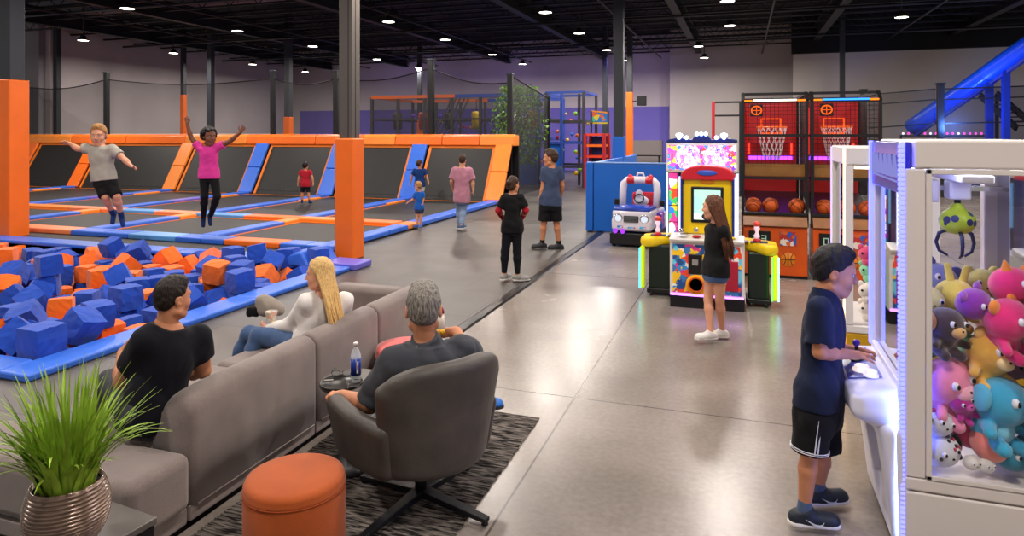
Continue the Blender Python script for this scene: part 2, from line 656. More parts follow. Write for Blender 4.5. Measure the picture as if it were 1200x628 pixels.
struct(MB().box(-2.88, 12, -3, 40, -.1, 0), 'floor', M_conc)
b = MB()
x0, x1, y0, y1 = PIT
b.box(-34, -2.88, -3, y0, -.1, 0).box(-34, -2.88, y1, 40, -.1, 0).box(x1, -2.88, y0, y1, -.1, 0).box(-34, x0, y0, y1, -.1, 0)
b.box(x0-.05, x1+.05, y0-.05, y1+.05, -.62, -.525)
struct(b, 'floor', M_rub)
b = MB()
b.box(x0, x1, y1, y1+.05, -.6, 0).box(x1, x1+.05, y0, y1, -.6, 0).box(x0, x1, y0-.05, y0, -.6, 0)
struct(b, 'trim_1', M_bld)
# dark threshold ramp between rubber and concrete
b = MB()
b.prism([(-2.96, -3, .0), (-2.93, -3, .012), (-2.83, -3, .012), (-2.80, -3, .0)], (0, 24, 0))
o = struct(b, 'trim_2', mat('threshold_rubber', '#1f1d1d', .3))

# walls
b = MB().box(-34, 3.3, 38, 38.3, 0, 7.6)
wb = struct(b, 'wall_back', M_wallblock)
pv = MB()
ax = on_y(352, 37.98, 100).x
pv.box(ax, on_y(784, 37.98, 100).x, 37.96, 38, 0, 3.62)
struct(pv, 'purple_paint_band', M_purple, parent=wb)
dd = MB()
p = on_y(741, 37.9, 160); q = on_y(776, 37.9, 160)
dd.box(p.x, q.x, 37.9, 37.96, 0, 1.75)
struct(dd, 'door_1', mat('grey_door', '#8d8580', .6))
px_ = on_y(785, 36.5, 100).x
struct(MB().box(px_, 9, 36.5, 36.8, 0, 7.6).box(px_, px_+.3, 36.8, 38, 0, 7.6), 'wall_back', mat('wall_paint_plain', '#b4adab', .85, noise=.06, nscale=.5))
px_ = on_y(930, 33.5, 100).x
struct(MB().box(px_, 26, 33.5, 33.8, 0, 7.6), 'wall_right', mat('wall_paint_light', '#c4bcb8', .85, noise=.05, nscale=.5))
struct(MB().box(px_-.1, 26, 33.2, 33.5, 5.75, 7.6), 'trim_3', M_dark)
struct(MB().box(-28.8, -28.5, 21.3, 38, 0, 7.6), 'wall_left', M_wallblock)
struct(MB().box(-36, -28.8, 21.0, 21.3, 0, 7.6), 'wall_left', mat('wall_paint_dark', '#8a868c', .85, noise=.08, nscale=.8))  # darker, bluer grey tone than the other walls
struct(MB().box(-36, -6, 20.2, 20.8, 6.95, 7.6), 'trim_4', mat('duct_grey', '#77757f', .7))

# ceiling with joists and girders
b = MB().box(-36, 26, -3, 40, 7.6, 7.8)
ce = struct(b, 'ceiling', M_dark)
b = MB()
y = 14.0
while y < 37.5:
    b.box(-30, 24, y-.05, y+.05, 7.0, 7.06).box(-30, 24, y-.05, y+.05, 6.5, 6.56)
    xx = -30
    while xx < 23:
        b.bar((xx, y, 6.53), (xx+.6, y, 7.03), .025, .025).bar((xx+.6, y, 7.03), (xx+1.2, y, 6.53), .025, .025)
        xx += 1.2
    y += 1.65
struct(b, 'roof_joists', M_joist, parent=ce)
for gx in (-25.5, -20, -13.2, -7.4, -2.2, 3.1, 8.4, 14):
    b = MB().box(gx-.14, gx+.14, -3, 38, 6.3, 6.36).box(gx-.14, gx+.14, -3, 38, 6.9, 6.96).box(gx-.04, gx+.04, -3, 38, 6.36, 6.9)
    struct(b, 'roof_girder', M_joist, parent=ce)
b = MB()
for gx in (-22, -17.4, -11.5, -4.2, .9, 5.9):
    b.tube([(gx, 12, 6.2), (gx, 37, 6.2)], .035, 8)
for gy in (17, 24.5, 31):
    b.tube([(-28, gy, 6.25), (20, gy, 6.25)], .045, 8)
struct(b, 'sprinkler_pipes', mat('pipe_grey', '#26262e', .5), parent=ce)

# columns with padded foot
def column(name, x, y, w, top, mcol, pad=None, padm=None, padw=None):
    o = thing(name, None, None, (x, y, 0), kind='structure')
    struct(MB().box(-w/2, w/2, -w/2, w/2, 0, top), 'steel_post', mcol, parent=o, bevel=.01)
    if pad:
        h = (padw or w*1.45)/2
        struct(MB().box(-h, h, -h, h, pad[0], pad[1]), 'column_pad', padm, parent=o, bevel=.03, seg=3)
    return o
column('column', -14.12, 9.75, .30, 7.6, M_colm, (0, 3.2), M_or, .42)
o = column('column', -6.3, 9.92, .25, 7.6, M_colg, (0, 2.03), M_or, .36)
b = MB().box(.05, .06, -.13, -.124, 2.03, 7.6).box(.125, .13, -.02, -.01, 2.03, 7.6)
struct(b, 'steel_groove', M_blk, parent=o)
for px, wpx, Y, otop, obot, pm in [(67, 7, 29.5, None, 0, None), (215, 6, 33, 111, 0, M_or), (247, 8, 31, None, 0, None),
                             (338, 9, 30.5, 137, 0, M_or), (492, 6, 36, 141, 0, M_or), (709, 6.5, 34, None, 0, None),
                             (725.5, 14.5, 18.5, 160, 0, mat('barrier_blue', '#1565c8', .45)), (738, 8, 30, 108, 0, M_or), (987, 7, 27.5, None, 0, None)]:
    p = at(px, 157, Y)
    w = wpx*Y/FPX*.78
    pad = None
    if otop:
        pad = (0, CAMH-(otop-HY)*Y/FPX)
    column('column', p.x, p.y, w, 7.6, M_colm, pad, pm, w*1.18)

# ------------------------------------------------------------------ high bay lamps
M_lamp = glow('lamp_glow', '#fff4e4', 14)
M_lampb = mat('lamp_housing', '#2a2a2e', .5)
def lamp_proto():
    o = thing('high_bay_lamp', 'lamp', 'ceiling lamp', (0, 0, 0), group='high bay lamps under the black ceiling')
    MB().lathe([(.03, .20), (.09, .18), (.11, .08), (.19, .05), (.20, .0), (.185, .0), (.18, .012), (.0, .012)], n=24).build('housing', M_lampb, o)
    MB().lathe([(.0, .012), (.178, .012), (.178, .004), (.0, -.006)], n=24).build('diffuser', M_lamp, o)
    MB().tube([(0, 0, .2), (0, 0, 2.0)], .012, 6).build('stem', M_lampb, o)
    return o
lp = lamp_proto()
ys = [1.2, 5.6, 10.0, 14.4, 18.75, 23.0, 28.0, 32.3]
xs = [-23.4, -16.3, -10.5, -5.4, -.4, 4.5]
first = True
for j, yy in enumerate(ys):
    for i, xx in enumerate(xs):
        if (xx < -18 and yy < 14) or (yy < 3 and xx < -12):
            continue
        X = xx
        if yy > 25 and xx == -.4: X = -1.7
        if yy > 25 and xx == 4.5: continue
        if first:
            o = lp; first = False
        else:
            o = copy_tree(lp)
        o.location = (X, yy, 5.6)
        o['label'] = 'round white high bay lamp, %s of its row, in the %s row under the ceiling' % (ORD[i], ORD[j])
        ld = bpy.data.lights.new('high_bay_light', 'AREA')
        ld.shape = 'DISK'; ld.size = .5
        ld.energy = LAMP_W*(1.5 if yy > 20 or xx < -18 else 1); ld.color = LAMP_COL
        lo = bpy.data.objects.new('high_bay_light', ld)
        COL.objects.link(lo)
        lo.location = (X, yy, 5.57)

# violet wash lights over the play area at the back
for xx in (-20, -13, -6):
    ld = bpy.data.lights.new('violet_wash_light', 'AREA'); ld.shape = 'DISK'; ld.size = .5
    ld.energy = 40; ld.color = (.42, .32, 1.0)
    lo = bpy.data.objects.new('violet_wash_light', ld); COL.objects.link(lo)
    lo.location = (xx, 33.5, 5.9); lo.rotation_euler = (math.radians(35), 0, 0)

# ------------------------------------------------------------------ trampoline court
XS = [-27.5, -24.2, -19.5, -16.15, -12.95, -9.95, -7.05]     # lines of column pads
YF, YM, YB, YT = 10.2, 13.5, 19.0, 19.95                     # front row, middle row, foot and head of sloping wall
ZT = .13
M_bed = mat('black_jump_mat', '#1d1c1c', .55, noise=.12, nscale=2.5)
M_web = mat('orange_webbing', '#e2791f', .6)
PADG = 'vinyl frame pads of the trampoline court'
def pad(x0, x1, y0, y1, m, label, z0=.02, z1=ZT, side=None):
    o = MB().box(x0, x1, y0, y1, z0, z1).build('frame_pad', m, bevel=.03, seg=3, origin=((x0+x1)/2, (y0+y1)/2, z0))
    return tag(o, label, 'trampoline pad', PADG)
def bed(x0, x1, y0, y1, label, web=True):
    o = thing('trampoline', label, 'trampoline', ((x0+x1)/2, (y0+y1)/2, 0), group='flat trampolines of the court')
    w, h = (x1-x0)/2, (y1-y0)/2
    MB().box(-w, w, -h, h, .03, .05).build('jump_mat', M_bed, o)
    if web:
        b = MB()
        t = .06
        b.box(-w, w, -h, -h+t, .05, .062).box(-w, w, h-t, h, .05, .062).box(-w, -w+t, -h+t, h-t, .05, .062).box(w-t, w, -h+t, h-t, .05, .062)
        b.build('edge_webbing', M_web, o)
    return o
# flat beds between the pads
for i in range(len(XS)-1):
    bed(XS[i]+.2, XS[i+1]-.2, YF+.42, YM-.2, 'black flat trampoline in front row, %s column from right pillar side' % ORD[len(XS)-2-i])
    bed(XS[i]+.2, XS[i+1]-.2, YM+.2, YB-.05, 'black flat trampoline before sloping wall, %s column from right pillar side' % ORD[len(XS)-2-i])
# front row of pads
segs = [(-18.0, -15.1, M_or2), (-15.1, -14.85, M_bl), (-14.85, -13.1, M_orp), (-13.1, -12.2, M_bl), (-12.2, -11.55, M_bl), (-11.55, -10.35, M_bll), (-10.35, -9.75, M_bl), (-9.75, -9.2, M_bl), (-9.2, -7.95, M_or), (-7.95, -7.4, M_bl), (-7.4, -6.85, M_bl)]
nm = {M_or.name: 'orange', M_or2.name: 'amber', M_orp.name: 'coral', M_bl.name: 'blue', M_bll.name: 'pale blue', M_vio.name: 'violet'}
cnt = 0
for a, c, m in segs[::-1]:
    pad(a+.006, c-.006, YF, YF+.42, m, '%s pad on front edge of trampoline court, %s from the orange pillar' % (nm[m.name], ORD[cnt]))
    cnt += 1
# middle row; coral and pale blue carry coloured light in the pad colour
segs = [(-27.5, -23, M_bl), (-23, -20.3, M_orp), (-20.3, -18.9, M_orp), (-18.9, -17.2, M_or2), (-17.2, -15.4, M_orp), (-15.4, -14.2, M_bll), (-14.2, -12.95, M_orp), (-12.95, -11.4, M_bll), (-11.4, -9.9, M_or), (-9.9, -8.6, M_or2), (-8.6, -7.3, M_or)]
cnt = 0
for a, c, m in segs[::-1]:
    pad(a+.006, c-.006, YM-.2, YM+.2, m, '%s pad on middle row of trampoline court, %s from its right end' % (nm[m.name], ORD[cnt]), z1=ZT+.01)
    cnt += 1
# columns of pads running back
for i, x in enumerate(XS):
    rows = [(YF+.43, YM-.75, M_bl), (YM-.75, YM-.21, M_or2), (YM+.21, YM+2.2, M_bl), (YM+2.2, YM+3.4, M_vio if i < 4 else M_bl), (YM+3.4, YB-1.0, M_bl), (YB-1.0, YB-.02, M_bl)]
    if i == 6:
        rows = [(YF+.43, YM-1.2, M_bl), (YM-1.2, YM-.35, M_bl), (YM-.35, YM+.2, M_or2), (YM+.21, YM+2.6, M_bl), (YM+2.6, YB-.4, M_bl), (YB-.4, YB+.4, M_vio)]
    for j, (a, c, m) in enumerate(rows):
        pad(x-.18, x+.18, a+.006, c-.006, m, '%s pad of %s trampoline line from the right, %s segment from front' % (nm[m.name], ORD[len(XS)-1-i], ORD[j]))
    # narrow orange end pieces beside the blue line
    if 0 < i < 6:
        pad(x+.185, x+.30, YB-1.75, YB-.7, M_or2, 'narrow amber pad beside %s trampoline line from the right' % ORD[len(XS)-1-i], z1=ZT-.02)

# sloping wall of trampolines
def slope_pt(x, t, out=0):
    """t=0 foot, t=1 head of the slope"""
    d = Vector((0, YT-YB, 1.66)).normalized()
    n = Vector((0, -d.z, d.y))
    return Vector((x, YB+(YT-YB)*t, .07+1.66*t)) + n*out
for i in range(len(XS)-1):
    a, c = XS[i]+.3, XS[i+1]-.3
    o = thing('sloping_trampoline', 'black sloping wall trampoline with orange border, %s from the right end' % ORD[len(XS)-2-i], 'trampoline', ((a+c)/2, YB, 0), group='sloping trampolines along the back of the court')
    org = Vector(((a+c)/2, YB, 0))
    def sl(mb, xa, xb, ta, tb, o0, o1, m=0):
        P = [slope_pt(xx, t, oo)-org for oo in (o0, o1) for t in (ta, tb) for xx in (xa, xb)]
        mb.add(P, [(0, 2, 3, 1), (4, 5, 7, 6), (0, 1, 5, 4), (2, 6, 7, 3), (0, 4, 6, 2), (1, 3, 7, 5)], m)
    b = MB(); sl(b, a, c, 0.0, 1.0, -.03, 0)
    b.build('jump_mat', M_bed, o)
    b = MB()
    sl(b, a, a+.09, .0, 1, 0, .02); sl(b, c-.09, c, .0, 1, 0, .02); sl(b, a+.09, c-.09, .95, 1, 0, .02)
    b.build('edge_webbing', M_web, o)
    b = MB()
    k = a+.15
    while k < c-.1:
        p0 = slope_pt(k, .07, .004)-org
        b.box(p0.x, p0.x+.05, p0.y-.012, p0.y, p0.z, p0.z+.02)
        k += .14
    b.build('lacing', mat('lace_grey', '#4a4846', .6), o)
cols = [M_or, M_or, M_or2, M_bl, M_bl, M_bl, M_or2]
for i, x in enumerate(XS):
    w = .30
    P = []
    for (t0, t1, part) in ((0, .5, 'lower'), (.505, 1, 'upper')):
        m = cols[i]
        b = MB()
        V = [slope_pt(xx, t, oo) for oo in (.0, .10) for t in (t0, t1) for xx in (x-w, x+w*.8)]
        b.add(V, [(0, 2, 3, 1), (4, 5, 7, 6), (0, 1, 5, 4), (2, 6, 7, 3), (0, 4, 6, 2), (1, 3, 7, 5)])
        o = b.build('sloping_pad', m, bevel=.03, seg=3, origin=V[0])
        tag(o, '%s %s sloping pad between wall trampolines, %s from the right' % (part, nm[m.name], ORD[6-i]), 'trampoline pad', 'sloping pads between the wall trampolines')
# top rail pads
edges = [-28.3, -25.5, -22.6, -19.7, -16.9, -14.0, -12.1, -10.9, -9.2, -7.9, -6.75]
for i in range(len(edges)-1):
    m = M_or if i % 3 else M_or2
    b = MB()
    prof = [(0, 19.93, 1.72), (0, 19.86, 1.74), (0, 19.90, 2.02), (0, 20.02, 2.09), (0, 20.45, 2.05), (0, 20.45, 1.72)]
    b.prism([(edges[i]+.008, q[1], q[2]) for q in prof], (edges[i+1]-edges[i]-.016, 0, 0))
    o = b.build('top_rail_pad', m, bevel=.03, seg=3, origin=(edges[i], 19.9, 1.72))
    tag(o, '%s pad capping the trampoline wall, %s from its right end' % (nm[m.name], ORD[len(edges)-2-i]), 'trampoline pad', 'orange pads along the top of the trampoline wall')
b = MB()
for x in [-28, -25, -22, -19, -16, -13, -10, -7]:
    b.bar((x, 20.3, 0), (x, 20.3, 1.72), .1, .1)
    b.bar((x, 20.3, .05), (x, 19.1, .05), .08, .08)
b.box(-28.3, -6.8, 20.5, 20.54, 0, 1.75)
tag(b.build('trampoline_wall_frame', M_blk), 'black steel frame standing behind the sloping trampolines', 'frame')
# dark walkway strip in front of the court
struct(MB().box(-18, -6.5, 9.62, 10.15, .001, .03), 'trim_5', mat('walkway_mat', '#2a2624', .6))

# net posts and the net above the wall
NP = [(28, 95, .14), (125, 86, .17), (320, 84, .16), (394, 84, .17), (505, 71, .2), (598, 88, .17)]
tops = []
for i, (px, ty, w) in enumerate(NP):
    p = on_y(px, 20.75, ty)
    o = thing('net_post', 'black net post above the trampoline wall, %s from the left' % ORD[i], 'post', (p.x, p.y, 0), group='black posts that carry the safety net')
    MB().box(-w/2, w/2, -w/2, w/2, 0, p.z).build('post', M_blk, o, bevel=.01)
    MB().box(-w*.62, w*.62, -w*.62, w*.62, p.z, p.z+.06).build('post_cap', M_colm, o, bevel=.01)
    tops.append(p)
M_net = net_mat('black_net', '#1b1b1e', .42)
for i in range(len(tops)-1):
    a, c = tops[i], tops[i+1]
    n = 12
    b = MB(); path = []
    vs, fs = [], []
    for k in range(n+1):
        e_ = .10/(c-a).length; t = e_+(1-2*e_)*k/n
        p = a.lerp(c, t)
        za = a.z-.25+(c.z-.25-(a.z-.25))*t - .22*math.sin(PI*t)
        vs += [(p.x, p.y+.14*math.sin(PI*t), 2.12), (p.x, p.y, za)]
        path.append((p.x, p.y, za))
    for k in range(n):
        fs.append((2*k, 2*k+2, 2*k+3, 2*k+1))
    b.add(vs, fs)
    o = b.build('safety_net', M_net)
    tag(o, 'black see-through safety net hung between the %s and %s net posts from the left' % (ORD[i], ORD[i+1]), 'net', 'safety nets above the trampoline wall')
    MB().tube(path, .022, 6).build('top_rope', M_blk, o)

# ------------------------------------------------------------------ foam pit
PG = 'blue pads around the foam pit'
def pitpad(x0, x1, y0, y1, label, m=M_bl, z1=.07):
    o = MB().box(x0, x1, y0, y1, 0.0, z1).build('pit_edge_pad', m, bevel=.025, seg=3, origin=((x0+x1)/2, (y0+y1)/2, 0))
    tag(o, label, 'pad', PG)
pitpad(-6.05, -5.70, 4.05, 6.9, 'long blue pad along the right edge of foam pit, nearer half')
pitpad(-6.05, -5.70, 6.91, 9.0, 'long blue pad along the right edge of foam pit, farther half')
pitpad(-9.6, -6.06, 4.03, 4.38, 'blue pad along the front edge of foam pit at its corner')
pitpad(-12.62, -9.3, 9.12, 9.56, 'blue pad along the back edge of foam pit, middle piece')
pitpad(-9.29, -7.15, 9.12, 9.56, 'blue pad along the back edge of foam pit, right piece')
pitpad(-17, -12.63, 9.12, 9.56, 'blue pad along the back edge of foam pit, left piece')
b = MB()
b.prism([(-7.12, 8.75, .05), (-6.25, 8.75, .05), (-6.42, 8.75, .30), (-7.05, 8.75, .16)], (0, .8, 0.0))
tag(b.build('wedge_pad', M_bl, bevel=.05, seg=3), 'blue folded wedge pad lying over the far right corner of foam pit', 'pad')
pitpad(-6.24, -5.62, 9.01, 9.5, 'short violet blue pad at the far right corner of foam pit', M_vio, .10)

